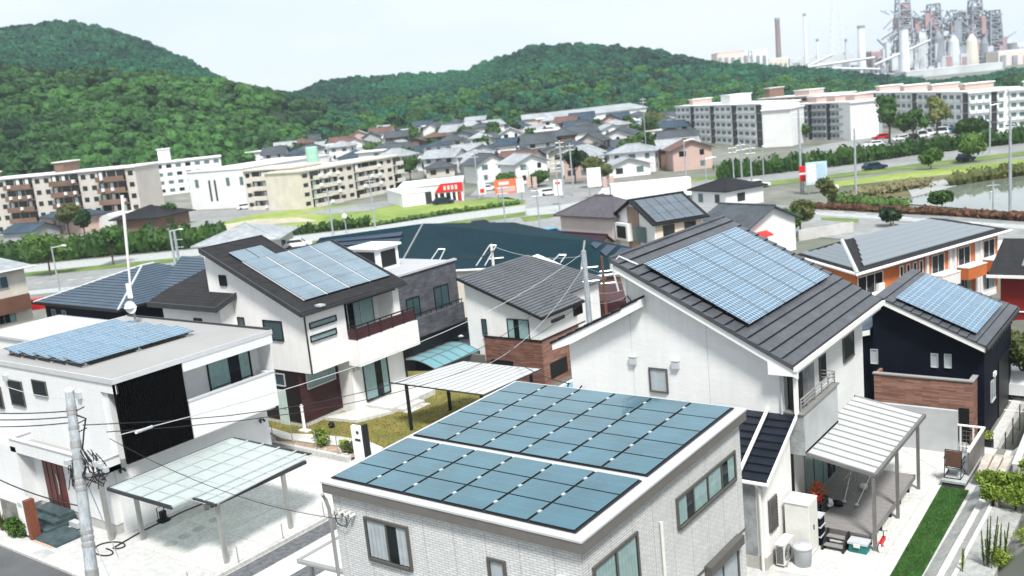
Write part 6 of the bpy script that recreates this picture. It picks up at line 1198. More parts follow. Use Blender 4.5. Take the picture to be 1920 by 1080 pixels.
# ---- generic building in its own frame: a->b = front wall seen left to right, local +y goes away
def frame(a, b):
    L = hypot(b[0]-a[0], b[1]-a[1]); return L, atan2(b[1]-a[1], b[0]-a[0])
def bhouse(name, lab, a, b, depth, he, hr, kind='hip', wm='farwhite', rm='farroof', cat='house', group=None, wins=True, floors=2, eave=.6, seed=0, side_win=True, z0=None):
    L, rot = frame(a, b); z0 = min(a[2], b[2]) if z0 is None else z0
    o = thing(name, lab, cat, (a[0], a[1], z0), rot, group); rn = random.Random(seed)
    w = MB(); e = eave; X0, X1, Y0, Y1 = -e, L+e, -e, depth+e
    if kind == 'gablex': w.prism([(0, 0, -2), (0, depth, -2), (0, depth, he), (0, depth/2, hr-.15), (0, 0, he)], (L, 0, 0))
    elif kind == 'gabley': w.prism([(0, 0, -2), (L, 0, -2), (L, 0, he), (L/2, 0, hr-.15), (0, 0, he)], (0, depth, 0))
    elif kind == 'shed': w.prism([(0, 0, -2), (L, 0, -2), (L, 0, he), (0, 0, hr)], (0, depth, 0))
    else: w.box(0, L, 0, depth, -2, he)
    w.build('wall', wm, o, local=True); r = MB()
    if kind == 'hip':
        m = min(L, depth)/2
        p, q = ((m, depth/2, hr), (L-m, depth/2, hr)) if L >= depth else ((L/2, m, hr), (L/2, depth-m, hr))
        A_, B_, C_, D_ = (X0, Y0, he), (X1, Y0, he), (X1, Y1, he), (X0, Y1, he)
        if L >= depth: r.face([A_, B_, q, p]); r.face([B_, C_, q]); r.face([C_, D_, p, q]); r.face([D_, A_, p])
        else: r.face([A_, B_, p]); r.face([B_, C_, q, p]); r.face([C_, D_, q]); r.face([D_, A_, p, q])
        r.tube([p, q], .16, 5)
        for u, v in ((A_, p), (B_, q if L >= depth else p)): r.tube([u, v], .12, 5)
        r.prism([(X0, Y0, he-.16), (X1, Y0, he-.16), (X1, Y1, he-.16), (X0, Y1, he-.16)], (0, 0, .15))
    elif kind == 'gablex':
        s = (hr-he)/(depth/2); z_ = he-s*e; r.slab([(X0, Y0, z_), (X1, Y0, z_), (X1, depth/2, hr), (X0, depth/2, hr)], .14); r.slab([(X0, Y1, z_), (X1, Y1, z_), (X1, depth/2, hr), (X0, depth/2, hr)], .14); r.tube([(X0, depth/2, hr), (X1, depth/2, hr)], .15, 5)
    elif kind == 'gabley':
        s = (hr-he)/(L/2); z_ = he-s*e; r.slab([(X0, Y0, z_), (X0, Y1, z_), (L/2, Y1, hr), (L/2, Y0, hr)], .14); r.slab([(X1, Y0, z_), (X1, Y1, z_), (L/2, Y1, hr), (L/2, Y0, hr)], .14); r.tube([(L/2, Y0, hr), (L/2, Y1, hr)], .15, 5)
    elif kind == 'shed': s = (hr-he)/L; r.slab([(X0, Y0, hr+s*e), (X1, Y0, he-s*e), (X1, Y1, he-s*e), (X0, Y1, hr+s*e)], .16)
    else: r.box(X0, X1, Y0, Y1, he, he+.35)
    r.build('roof', rm, o, local=True)
    if wins:
        fh = he/floors
        for f in range(floors):
            n = max(1, int(L/3.3))
            for k in range(n):
                if rn.random() < .2: continue
                x = L*(k+.5)/n; wd = rn.choice((.5, .8, .8)); z1 = fh*f+fh*.3; z2 = fh*f+fh*.78
                m_ = MB().box(x-wd, x+wd, -.06, 0.02, z1, z2); m_.build('window', rn.choice(('glassdark', 'tealblind', 'glassdark')), o, local=True)
            if side_win and rn.random() < .8: MB().box(L-.02, L+.06, depth*.3, depth*.5, fh*f+fh*.3, fh*f+fh*.75).build('window', 'glassdark', o, local=True)
    return o
# houses just across the road
M1 = bhouse('two_storey_house', 'pale pink house with mauve hipped roof in the middle, left of the tan-striped gable', (-67.4, 98.8, -5), (-58.3, 96.4, -5), 6.5, 5.2, 7.2, 'hip', 'palepink', 'mauve', floors=2, seed=3)
lt = bhouse('lean_to_wing', 'low plum-roofed wing in front of the pale pink house', (-67.8, 96.2, -5), (-59.5, 94.1, -5), 2.6, 2.3, 3.3, 'gablex', 'beige', 'plum', cat='wing', floors=1, seed=4, wins=False)
a, b = (-58.8, 97.4, -5), (-51.1, 93.0, -5); M1b = bhouse('gabled_house', 'white gabled house with tan vertical stripe, bay window and pale solar roof', a, b, 6.3, 5.2, 7.35, 'gabley', 'white', 'farroof4', floors=2, wins=False, seed=5)
L1 = frame(a, b)[0]
MB().box(L1*.36, L1*.64, -.08, -.02, 0, 6.5).build('tan_stripe', 'tan', M1b, local=True); MB().box(L1*.14, L1*.46, -.7, -.08, 2.6, 4.6).build('bay_window', 'white', M1b, local=True); MB().box(L1*.2, L1*.42, -.76, -.7, 2.9, 4.3).build('bay_pane', 'black', M1b, local=True); MB().box(L1*.5, L1*.8, -.13, -.08, 2.6, 4.4).build('window', 'tealblind', M1b, local=True)
MB().box(L1-.02, L1+.06, .2, 6.1, 0, 5.0).build('side_cladding', 'beige', M1b, local=True); MB().box(L1+.06, L1+1.1, .4, 6.2, 2.0, 3.0).build('balcony', 'palepink', M1b, local=True)
for y_ in (1.0, 3.8): MB().box(L1+.05, L1+.12, y_, y_+1.5, 3.1, 4.6).build('window', 'glassdark', M1b, local=True)
sl1 = (7.35-5.2)/(L1/2)
panel_array(M1b, [(L1+.35, .0, 5.2-.35*sl1), (L1+.35, 6.3, 5.2-.35*sl1), (L1/2+.4, 6.3, 7.35-.4*sl1), (L1/2+.4, .0, 7.35-.4*sl1)], 5, 3, .06, 'pvO', lift=.1, gu=.06, local=True)
a, b = gt(1415, 462), gt(1492, 448); M2 = bhouse('white_gabled_shed_house', 'white house with grey gabled roof and small red awning, right of the solar-roofed gable', (-42.3, 97.6, -5), (-39.9, 105.2, -5), 7, 3.9, 5.6, 'gabley', 'farwhite', 'farroof', floors=1, seed=6, wins=False)
MB().prism([(.8, -.05, 2.9), (3, -.05, 2.9), (3, -1.0, 2.5), (.8, -1.0, 2.5)], (0, 0, .12)).build('awning', 'signred', M2, local=True); MB().box(1.2, 2.6, -.08, .01, .3, 2.4).build('door', 'black', M2, local=True)
bhouse('small_house', 'small white house with dark roof and red awning behind the solar-roofed gable', gt(1300, 388), gt(1362, 392), 8, 2.8, 4.3, 'hip', 'farwhite', 'farroof4', floors=1, seed=7)
cw = MB(); a, b = gt(1498, 452), gt(1600, 436); cw.prism([(a[0], a[1], a[2]), (b[0], b[1], b[2]), (b[0], b[1]+.3, b[2]), (a[0], a[1]+.3, a[2])], (0, 0, 1.3)); tag(cw.build('block_wall', 'conc'), 'long grey concrete block wall beside the white gabled shed house', 'wall')
# bungalows on the left
bhouse('terracotta_bungalow', 'small house with terracotta walls and blue-grey hip roof left of the white tarpaulin', gt(72, 432), gt(128, 440), 9, 3.6, 5.2, 'hip', 'farpink', 'farroof2', floors=1, seed=8, eave=1.1)
bhouse('bungalow', 'low house with dark hipped roof and white posts right of the white tarpaulin', gt(222, 436), gt(298, 432), 10, 2.8, 4.9, 'hip', 'farbrown', 'farroof4', floors=1, seed=9, eave=1.1)
bhouse('low_shed', 'low dark blue roofed shed at left behind the hedge', gt(8, 452), gt(62, 450), 7, 2.0, 3.3, 'gablex', 'fargrey', 'farroof2', floors=1, seed=10, wins=False)
tp_ = MB(); a, b = gt(142, 428), gt(215, 432)
for k in range(8):
    t0, t1 = k/8, (k+1)/8; pa, pb2 = lerp(a, b, t0), lerp(a, b, t1); za, zb = 2.8+.8*sin(t0*9), 2.8+.8*sin(t1*9); tp_.prism([(pa[0], pa[1], pa[2]), (pb2[0], pb2[1], pb2[2]), (pb2[0], pb2[1], pb2[2]+zb), (pa[0], pa[1], pa[2]+za)], (-4, 8, 0))
tag(tp_.build('tarpaulin_shelter', 'white'), 'bright white tarpaulin-covered shelter between the two small bungalows', 'shelter')
bhouse('pale_roofed_house', 'pale grey pyramid-roofed house behind the white house with grey-blue solar roof', gt(378, 492), gt(520, 478), 12, 2.6, 4.8, 'hip', 'farbeige', 'farroof3', floors=1, seed=12, eave=1.0)
# ---- apartment blocks
def apartment(lab, a, b, depth, h, floors, bays, wm, bm, seed=0, flat=True, balc=True, style='balc', roofm='farwhite', name='apartment_block', cat='apartment block', towers=(), z0=None):
    L, rot = frame(a, b); z0 = min(a[2], b[2]) if z0 is None else z0; o = thing(name, lab, cat, (a[0], a[1], z0), rot); rn = random.Random(seed)
    MB().box(0, L, 0, depth, -1.5, h).build('wall', wm, o, local=True); MB().box(-.3, L+.3, -.5, depth+.3, h, h+.35).build('roof', roofm, o, local=True)
    fh = h/floors; bw = L/bays
    for f in range(floors):
        z = f*fh
        for k in range(bays):
            x = k*bw
            if style == 'balc' and k % 5 in (1, 2, 3):
                q = MB().box(x+.1, x+bw-.1, -.03, .02, z+.1, z+fh-.25); q.build('window', 'glassdark', o, local=True)
                if rn.random() < .6: MB().box(x+bw*.2, x+bw*.55, -.10, -.04, z+.2, z+fh-.4).build('curtain', rn.choice(('farwhite', 'curtain', 'farwhite')), o, local=True)
                bb = MB().box(x, x+bw, -1.1, -.03, z-.08, z+.04)
                bb.box(x, x+bw, -1.1, -1.02, z+.04, z+fh*.42); bb.build('balcony', bm if (k//5+f) % 2 or bm == wm else bm, o, local=True)
                if rn.random() < .7: MB().box(x+bw*.6, x+bw*.85, -1.5, -1.1, z+.4, z+1.1).build('air_conditioner', 'white', o, local=True) if rn.random() < .5 else None
            elif style == 'balc':
                MB().box(x+bw*.25, x+bw*.75, -.06, .02, z+fh*.35, z+fh*.75).build('window', 'glassdark', o, local=True)
            elif style == 'win':
                MB().box(x+bw*.22, x+bw*.78, -.06, .02, z+fh*.35, z+fh*.78).build('window', rn.choice(('glassdark', 'tealblind')), o, local=True)
            elif style == 'strip':
                if k % 4 == 3: MB().box(x+bw*.1, x+bw*.9, -.05, .03, z, z+fh-.1).build('stairwell_opening', 'charcoal', o, local=True)
                else:
                    MB().box(x+bw*.2, x+bw*.8, -.06, .02, z+fh*.35, z+fh*.75).build('window', 'tealblind', o, local=True); MB().box(x+bw*.05, x+bw*.95, -.5, -.06, z, z+fh*.3).build('balcony', bm, o, local=True)
    for (t, w, hh, m) in towers:
        MB().box(L*t, L*t+w, depth*.2, depth*.8, h+.35, h+.35+hh).build('roof_tower', m, o, local=True); MB().box(L*t-.3, L*t+w+.3, depth*.2-.3, depth*.8+.3, h+.35+hh, h+.6+hh).build('tower_cap', 'farwhite', o, local=True)
    return o
def hz(p, px, py): return zat(p, px, py)-p[2]
a, b = gt(-70, 447), gt(270, 420); apartment('long five-storey beige apartment block with brown balcony bands at the left edge', a, b, 10, hz(b, 266, 312), 5, 20, 'farbeige', 'farbrown', 1, towers=((.1, 2.4, 1.2, 'farbrown'), (.55, 2.4, 2.2, 'farbrown')))
a, b = gt(262, 372), gt(422, 352); apartment('white four-storey apartment block with dark windows behind the white hall', a, b, 10, hz(b, 420, 292), 4, 9, 'farwhite', 'farwhite', 2, style='win', towers=((.28, 3.4, 3.6, 'farwhite'),))
a, b = gt(362, 394), gt(466, 389); ha = bhouse('white_hall', 'white windowless hall with two thin vertical slits beside the cream apartments', a, b, 34, hz(b, 462, 316), hz(b, 462, 310), 'flat', 'farwhite', 'farwhite', cat='hall', wins=False, eave=.2)
Lh = frame(a, b)[0]
for k in (.36, .46): MB().box(Lh*k, Lh*k+.6, -.06, .01, 2, 7.2).build('slit_window', 'charcoal', ha, local=True)
for k in (.12, .68, .92): MB().box(Lh*k, Lh*k+1.1, -.06, .01, 5.6, 7.6).build('window', 'tealblind', ha, local=True)
for y_ in (3, 8): MB().box(-.06, .01, y_, y_+3.6, 6, 7.6).build('window', 'tealblind', ha, local=True)
MB().box(-3.5, -.1, 4, 30, 4.4, 4.8).build('canopy', 'bluegrey', ha, local=True)
a, b = gt(466, 394), gt(560, 389); apartment('left wing of the cream apartments with four storeys beside the white hall', a, b, 11, hz(b, 558, 314), 4, 6, 'cream', 'cream', 3, roofm='cream')
a, b = gt(571, 393), gt(756, 354); apartment('four-storey cream apartment block with a green rooftop water tank', a, b, 11, hz(b, 750, 292), 4, 12, 'cream', 'cream', 4, roofm='cream')
p = gt(597, 376); wt_ = thing('water_tank', 'mint green water tank on a pale tower above the cream apartments', 'water tank', p); zt_ = zat(p, 597, 268)
MB().box(p[0]-2.4, p[0]+2.4, p[1]-2, p[1]+2, p[2], zt_-4.6).build('tower', 'cream', wt_); MB().lathe((p[0], p[1], zt_-4.6), [(1.5, 0), (1.5, 3.6), (1.2, 3.9)], 14).build('tank', mat('mint_tank', (.28, .50, .40), .5), wt_)
# right-hand blocks
def towers4(n, m): return tuple(((k+.45)/n, 3.5, 1.5, m) for k in range(n))
a, b = gt(1272, 262), gt(1432, 276); apartment('white five-storey apartment block with dark stairwells, left of the grey apartment block', a, b, 11, hz(b, 1432, 196), 5, 16, 'farwhite', 'farwhite', 5, style='strip', towers=((.1, 3, 1.6, 'farpink'), (.5, 7, 2.4, 'farwhite')))
a, b = gt(1432, 277), gt(1485, 274); apartment('blank white end wall block closing the white five-storey apartments', a, b, 12, hz(b, 1485, 204), 5, 1, 'farwhite', 'farwhite', 6, style='none')
a, b = gt(1492, 262), gt(1596, 262); apartment('grey five-storey apartment block with slate balconies at right of centre', a, b, 11, hz(b, 1594, 192), 5, 12, 'fargrey', 'fargrey', 7, style='strip', towers=towers4(3, 'farpink'))
a, b = gt(1596, 263), gt(1648, 257); apartment('blank pale end wall block closing the grey five-storey apartments', a, b, 12, hz(b, 1647, 188), 5, 1, 'farwhite', 'fargrey', 8, style='none')
a, b = gt(1425, 232), gt(1560, 228); apartment('brownish stepped block with roof towers behind the white and grey apartments', a, b, 12, hz(b, 1500, 183), 4, 10, 'farpink', 'farpink', 9, style='win', towers=((.02, 3, 3.5, 'farbrown'), (.45, 8, 1.8, 'farpink')))
a, b = gt(1612, 232), gt(1818, 250); apartment('long white apartment block with pink roof towers before the steelworks', a, b, 12, hz(b, 1815, 174), 4, 20, 'farwhite', 'farwhite', 10, style='strip', towers=towers4(4, 'farpink'))
a, b = gt(1818, 251), gt(1884, 246); apartment('pale end section with dark stair openings right of the long white block', a, b, 12, hz(b, 1880, 170), 4, 5, 'farwhite', 'farwhite', 11, style='strip')
a, b = gt(1893, 243), gt(1990, 238); apartment('white apartment block cut by the right edge of the picture', a, b, 12, hz(b, 1960, 166), 4, 6, 'farwhite', 'farwhite', 12, style='strip', towers=towers4(2, 'farpink'))
# shop and signs
a, b = gt(752, 388), gt(870, 376); sh = bhouse('convenience_shop', 'long white shop with a red sign band and glass front beside the field', a, b, 14, hz(b, 868, 342), 6, 'flat', 'shopwhite', 'shopwhite', cat='shop', wins=False, eave=.2)
Ls = frame(a, b)[0]; hs = hz(b, 868, 342)
sg_ = MB().prism([(Ls*.55, -.25, hs-1.6), (Ls*1.0, -.25, hs-1.6), (Ls*1.0, -.25, hs+.2), (Ls*.66, -.25, hs+.2)], (0, .2, 0)); so = sg_.build('sign_band', 'signred', sh, local=True)
for k in range(4): MB().box(Ls*(.70+k*.06), Ls*(.735+k*.06), -.31, -.26, hs-1.2, hs-.3).build('sign_lettering', 'palepink', so, local=True)
MB().box(Ls*.55, Ls*.93, -.08, .01, .2, hs-1.8).build('glass_front', 'glassdark', sh, local=True)
for k in (.6, .7, .8, .88): MB().box(Ls*k, Ls*k+.4, -.14, -.08, .2, hs-1.8).build('mullion', 'shopwhite', sh, local=True)
MB().box(Ls*.12, Ls*.30, -.2, -.05, .6, 2.8).build('sign_panel', 'signred', sh, local=True); MB().box(Ls*.17, Ls*.24, -.26, -.2, 1.2, 2.2).build('sign_mark', 'white', sh, local=True)
MB().box(Ls*.40, Ls*.5, -.08, .01, .1, 2.6).build('door', 'charcoal', sh, local=True); MB().box(Ls*.93, Ls*.97, -.15, 0, 0, hs-1.8).build('pilaster', 'signred', sh, local=True)
bhouse('low_annex', 'low white annex attached at the left end of the shop', gt(728, 380), gt(756, 389), 8, 2.6, 3, 'flat', 'shopwhite', 'farwhite', cat='annex', wins=False, eave=.1)
def board(lab, px, py0, py1, pyb, w, parts, cat='sign', posts=2, name='sign_board'):
    p = gt(px, pyb); z0, z1 = zat(p, px, py1), zat(p, px, py0); d = RT*np.array([1, 1, 0]); d /= np.linalg.norm(d); n = np.array([d[1], -d[0], 0]); o = thing(name, lab, cat, p)
    def pan(u0, u1, v0, v1, t0, t1, m, nm, par=o):
        q = [np.array([p[0], p[1], z0+(z1-z0)*v0])+d*u0*w+n*t0, np.array([p[0], p[1], z0+(z1-z0)*v0])+d*u1*w+n*t0, np.array([p[0], p[1], z0+(z1-z0)*v1])+d*u1*w+n*t0, np.array([p[0], p[1], z0+(z1-z0)*v1])+d*u0*w+n*t0]
        return MB().prism(q, tuple(n*(t1-t0))).build(nm, m, par)
    for (u0, u1, v0, v1, m, nm) in parts: pan(u0, u1, v0, v1, (0 if nm == 'panel' else .13), (.12 if nm == 'panel' else .17), m, nm)
    for k in range(posts):
        u = 0 if posts == 1 else (-.4+.8*k/(posts-1)); q = np.array(p)+d*u*w; MB().tube([tuple(q), (q[0], q[1], z0)], .12, 6).build('post', 'steel', o)
    return o
board('orange-red shop billboard on posts at the end of the green field', 958, 335, 362, 384, 5.6, [(-.5, .5, 0, 1, 'signorange', 'panel'), (.25, .5, .0, .95, 'shopwhite', 'poster'), (-.4, .2, .1, .5, 'farpink', 'poster'), (-.35, .0, .62, .85, 'palepink', 'lettering')])
board('white pylon sign on grey posts left of the road fork', 1117, 314, 350, 372, 2.6, [(-.5, .5, 0, 1, 'shopwhite', 'panel')])
board('narrow white pylon with small red marks by the field corner', 906, 338, 364, 375, 1.5, [(-.5, .5, 0, 1, 'shopwhite', 'panel'), (-.3, .3, .1, .4, 'signred', 'lettering')], posts=1)
board('narrow white sign right of the orange billboard', 1049, 336, 366, 385, 1.5, [(-.5, .5, 0, 1, 'shopwhite', 'panel'), (-.3, .3, .7, .85, 'signred', 'lettering')], posts=1)
board('tall blue-white sign board on two dark posts near the pond road', 1532, 303, 345, 364, 3.4, [(-.5, .5, 0, 1, mat('pale_blue_board', (.45, .60, .68), .5), 'panel'), (-.42, -.05, .1, .9, 'shopwhite', 'poster'), (.03, .42, .1, .9, mat('pale_blue_poster', (.38, .52, .62), .5), 'poster')])
board('slim red and white sign left of the blue-white board', 1507, 311, 340, 364, 1.2, [(-.5, .5, .55, 1, 'signred', 'panel'), (-.5, .5, 0, .45, 'signred', 'lettering'), (-.5, .5, .42, .56, 'shopwhite', 'lettering')], posts=1)
for i, (x, y) in enumerate(((993, 345), (1004, 345), (1135, 345), (1148, 344))): board(('first', 'second', 'third', 'fourth')[i]+' small pink banner flag from the left along the roadside', x, y-14, y+6, y+12, .9, [(-.5, .5, 0, 1, 'farpink', 'panel')], 'banner', 1, 'banner_flag')
# vehicles
def car(lab, p, ang, m, group='cars', L=4.4, H_=1.45, name='parked_car', cat='car', group2=None):
    o = thing(name, lab, cat, p, ang, group); W = 1.7
    bd = MB().prism([(-L/2, -W/2, .3), (L/2, -W/2, .3), (L/2, -W/2, .75), (L*.28, -W/2, .85), (-L/2, -W/2, .9)], (0, W, 0)); bd.prism([(-L*.46, -W*.42, .88), (L*.26, -W*.42, .86), (L*.10, -W*.42, H_), (-L*.36, -W*.42, H_)], (0, W*.84, 0)); bd.build('body', m, o, local=True)
    g = MB().prism([(-L*.40, -W*.43, .93), (L*.20, -W*.43, .93), (L*.085, -W*.43, H_-.1), (-L*.33, -W*.43, H_-.1)], (0, W*.86, 0)); g.prism([(L*.262, -W*.36, .9), (L*.262, W*.36, .9), (L*.125, W*.36, H_-.06), (L*.125, -W*.36, H_-.06)], (.02, 0, .02)); g.build('glass', 'glassdark', o, local=True)
    for sx in (-.3, .3):
        for sy in (-1, 1): w = MB(); w.tube([(L*sx, sy*W*.5, .32), (L*sx, sy*(W*.5-.2), .32)], .32, 12); w.build('wheel', 'tyre', o, local=True)
    for sy in (-.36, .36): MB().box(L/2-.02, L/2+.02, W*sy-.15, W*sy+.15, .58, .7).build('headlight', 'white', o, local=True)
    return o
cars = [(1652, 261, 'carred', 'red car parked at the left of the right-hand parking lot'), (1638, 275, 'carwhite', 'white car in front of the red one in the right-hand parking lot'), (1688, 264, 'carwhite', 'white car right of the red one, before the dark trees'), (1706, 262, 'cardark', 'small dark car beside the white one before the dark trees'), (1724, 259, 'carwhite', 'white hatchback left of the white van row'), (1741, 254, 'carwhite', 'white van in the middle of the parking row'), (1762, 252, 'carwhite', 'white van right of centre of the parking row'), (1779, 250, 'carblue', 'pale blue car beside the navy car'), (1801, 250, 'cardark', 'navy car in the right-hand parking lot'), (1868, 246, 'carwhite', 'white car under the pale apartment end'), (1888, 244, 'carwhite', 'white car nearest the right edge in the parking lot')]
for (x, y, m, lab) in cars: car(lab, gt(x, y), YAW+random.uniform(-.3, .3)+(.0 if x % 2 else pi), m, 'cars in the right-hand parking lot', H_=1.45 if 'van' not in lab else 1.95)
car('white car at the right edge by the leafy tree', gp(1915, 728, -2.97), YAW+.9, 'carwhite', None)
car('white car behind the orange apartment at the right edge', gt(1893, 478), YAW+.4, 'carwhite', None)
car('red car between left-edge house and navy house', gp(74, 583, -3), YAW+.2, 'carred', None)
car('bright blue car beside the plum-roofed wing', gt(1035, 446), YAW+.5, 'carblue', None)
car('white car before the left wing of the cream apartments', gt(462, 392), YAW+.3, 'carwhite', None)
car('dark car parked in front of the shop windows', gt(832, 383), YAW, 'cardark', None)
car('dark scooter-sized car on the right-hand road', gt(1811, 302), YAW+.3, 'cardark', None, L=3.2)
for (x, y, m, lab) in ((560, 464, 'carwhite', 'white car on the left-hand road beyond the pale pyramid roof'), (905, 428, 'cardark', 'dark car on the road beyond the long teal roof'), (1420, 352, 'carwhite', 'white car on the right-hand road left of the sign boards'), (1640, 318, 'cardark', 'dark car on the right-hand road above the dry bank'), (1030, 366, 'carwhite', 'white car by the narrow sign at the road fork'), (915, 358, 'carwhite', 'white car on the tarmac between shop and orange billboard')):
    car(lab, gt(x, y), YAW+.15, m, 'cars on the roads')
TK = thing('box_truck', 'white articulated box truck waiting on the road behind the tan-striped gable', 'truck', gt(1205, 384), YAW-.05)
def truck(o):
    MB().box(-5.2, 8.2, -1.25, 1.25, 1.05, 4.0).build('cargo_box', 'shopwhite', o, local=True)
    c = MB().prism([(-8.0, -1.2, .6), (-5.5, -1.2, .6), (-5.5, -1.2, 3.4), (-6.6, -1.2, 3.3), (-7.7, -1.2, 2.1), (-8.0, -1.2, 1.6)], (0, 2.4, 0)); c.build('cab', 'carwhite', o, local=True)
    MB().prism([(-7.72, -1.23, 1.75), (-6.4, -1.23, 1.75), (-6.4, -1.23, 2.7), (-7.1, -1.23, 2.7)], (0, 2.46, 0)).build('window', 'glassdark', o, local=True)
    MB().box(-5.3, 8.0, -1.0, 1.0, .7, 1.05).build('chassis', 'charcoal', o, local=True)
    for x in (-7, -4.2, 4.5, 5.7, 6.9):
        for s in (-1, 1): w = MB(); w.tube([(x, s*1.2, .5), (x, s*.9, .5)], .5, 12); w.build('wheel', 'tyre', o, local=True)
truck(TK)
# far utility and lamp poles
PL = [(112, 545, 460, .13, 1), (329, 498, 430, .2, 2), (625, 442, 352, .16, 0), (704, 428, 325, .16, 0), (898, 372, 282, .16, 0), (951, 452, 345, .13, 0), (1014, 445, 350, .13, 0), (1058, 372, 262, .22, 0), (1050, 400, 300, .14, 0), (1076, 368, 268, .18, 0), (1131, 350, 290, .2, 0), (993, 350, 310, .14, 0), (1213, 300, 182, .12, 0), (1287, 345, 262, .15, 1), (1325, 350, 296, .12, 1), (1377, 352, 272, .14, 0), (1393, 372, 266, .17, 0), (1411, 372, 272, .17, 0), (1432, 335, 272, .12, 1), (1503, 362, 205, .24, 0), (1606, 388, 240, .19, 1), (1856, 288, 196, .17, 1), (1894, 402, 218, .2, 0), (1862, 400, 340, .1, 0), (650, 438, 405, .1, 3), (1568, 368, 352, .1, 3), (1675, 424, 404, .1, 3)]
for i, (x, yb_, yt_, r, k) in enumerate(PL):
    b_ = gt(x, yb_) if x > 130 or yb_ < 500 else gp(x, yb_, -4.6); zt_ = zat(b_, x, yt_)
    near = 'left of centre' if x < 700 else ('in the middle' if x < 1150 else ('right of centre' if x < 1480 else 'at the right'))
    nxt = sorted([q for q in PL if (q[0] < 700) == (x < 700) and (700 <= q[0] < 1150) == (700 <= x < 1150) and (1150 <= q[0] < 1480) == (1150 <= x < 1480)], key=lambda q: q[0]).index(PL[i])
    ordn = ('leftmost', 'second from left', 'third from left', 'fourth from left', 'fifth from left', 'sixth from left', 'seventh from left', 'eighth from left', 'ninth from left', 'tenth from left')[nxt]
    kd = ('street_lamp', 'street lamp') if k in (1, 3) else ('utility_pole', 'utility pole')
    o = thing(kd[0], 'slender pale '+kd[1]+', '+ordn+' of the poles '+near, kd[1], b_, 0, 'poles beyond the houses'); MB().tube([b_, (b_[0], b_[1], zt_)], r, 8, r*.7).build('shaft', 'pole', o)
    d = RT*np.array([1, 1, 0])
    if k == 3: MB().blob((b_[0], b_[1], zt_), .45, .45, .45, 1, 10, 8, 0).build('globe', 'white', o, smooth=True)
    elif k: am = MB().tube([(b_[0], b_[1], zt_-.2), tuple(np.array([b_[0], b_[1], zt_])+d*1.5)], .07, 5); am.build('arm', 'alu', o); q = np.array([b_[0], b_[1], zt_])+d*1.7; MB().box(q[0]-.4, q[0]+.4, q[1]-.15, q[1]+.15, q[2]-.1, q[2]+.08).build('lamp_head', 'white', o)
    else:
        am = MB()
        for dz in (.5, 1.3): am.tube([tuple(np.array([b_[0], b_[1], zt_-dz])-d*.8), tuple(np.array([b_[0], b_[1], zt_-dz])+d*.8)], .06, 5)
        am.build('crossarm', 'steel', o)
# poles among second row
def vpole(lab, D, x0_, yt_, yb_, r, m='pole'):
    t_ = fp(x0_, yt_, D); b_ = (t_[0], t_[1], -3); return thing('utility_pole', lab, 'utility pole', b_), t_, b_
for (lab, D, x0_, yt_, r, m) in (('thick pale concrete pole just behind the low left roof of the white gabled house', 55, 1094, 470, .2, 'pole'), ('thin rusty pole right of the pale pole behind the white gabled house', 62, 1128, 480, .11, 'brownband'), ('white pole with crossarm in front of the long teal roof', 66, 921, 458, .13, 'plastic'), ('pale pole behind the pale pyramid roof at left', 100, 326, 432, .17, 'pole')):
    o, t_, b_ = vpole(lab, D, x0_, yt_, 0, r, m); MB().tube([b_, t_], r, 10, r*.75).build('shaft', m, o); am = MB(); d = RT*np.array([1, 1, 0])
    for dz in (1.0, 1.8): am.tube([tuple(np.array(t_)-np.array([0, 0, dz])-d*.2), tuple(np.array(t_)-np.array([0, 0, dz])+d*.75)], .035, 5)
    am.build('crossarm', 'alu', o)
wg_ = 'thin cables between the poles of the second row'
wire('thin pale cable from white crossarm pole rightwards over the teal roof', fp(925, 462, 66), fp(1094, 480, 55), .012, .4, 'silver', wg_); wire('dark cable crossing the teal roof from the grey stone house', fp(850, 482, 60), fp(925, 470, 66), .035, .3, 'rubber', wg_)
wire('thin cable over grey ribbed roof to the thick pale pole', fp(900, 690, 50), fp(1094, 500, 55), .010, .8, 'silver', wg_); wire('thin dark cable low across the brick-faced wall to the white gabled house', fp(925, 640, 52), (-19.4, 28.1, 4.5), .02, .4, 'rubber', wg_)
for k in range(4): wire(('top', 'second', 'third', 'lowest')[k]+' thin cable behind the white gabled house right of the pale pole', fp(1096, 500+k*22, 55), fp(1180, 510+k*14, 66), .009, .3, 'silver', wg_)
# ================================================================== TOWN, HILLS, STEELWORKS
def inpoly(x, y, P_):
    c = False; n = len(P_)
    for i in range(n):
        x1, y1 = P_[i]; x2, y2 = P_[(i+1) % n]
        if (y1 > y) != (y2 > y) and x < (x2-x1)*(y-y1)/(y2-y1)+x1: c = not c
    return c
TOWN = [(395, 300), (440, 280), (560, 268), (640, 250), (720, 240), (900, 238), (1040, 243), (1255, 238), (1268, 300), (1345, 318), (1330, 336), (1180, 348), (960, 347), (890, 345), (880, 340), (775, 345), (745, 330), (600, 320), (480, 318), (400, 310)]
def project(x, y, z):
    v = np.array([x, y, z-H]); w = v@FW; return 960+FPX*(v@RT)/w, 540-FPX*(v@UP)/w
ORD = ['leftmost', 'second', 'third', 'fourth', 'fifth', 'sixth', 'seventh', 'eighth', 'ninth', 'tenth', 'eleventh', 'twelfth', 'thirteenth', 'fourteenth', 'fifteenth', 'sixteenth', 'seventeenth', 'eighteenth', 'nineteenth', 'twentieth', 'twenty-first', 'twenty-second', 'twenty-third', 'twenty-fourth', 'twenty-fifth', 'twenty-sixth', 'twenty-seventh', 'twenty-eighth', 'twenty-ninth', 'thirtieth']
ROWN = ['nearest', 'second', 'third', 'fourth', 'fifth', 'sixth', 'seventh', 'eighth', 'ninth', 'tenth', 'eleventh', 'twelfth', 'thirteenth', 'fourteenth', 'farthest', 'topmost', 'last', 'final']
rn = random.Random(21)
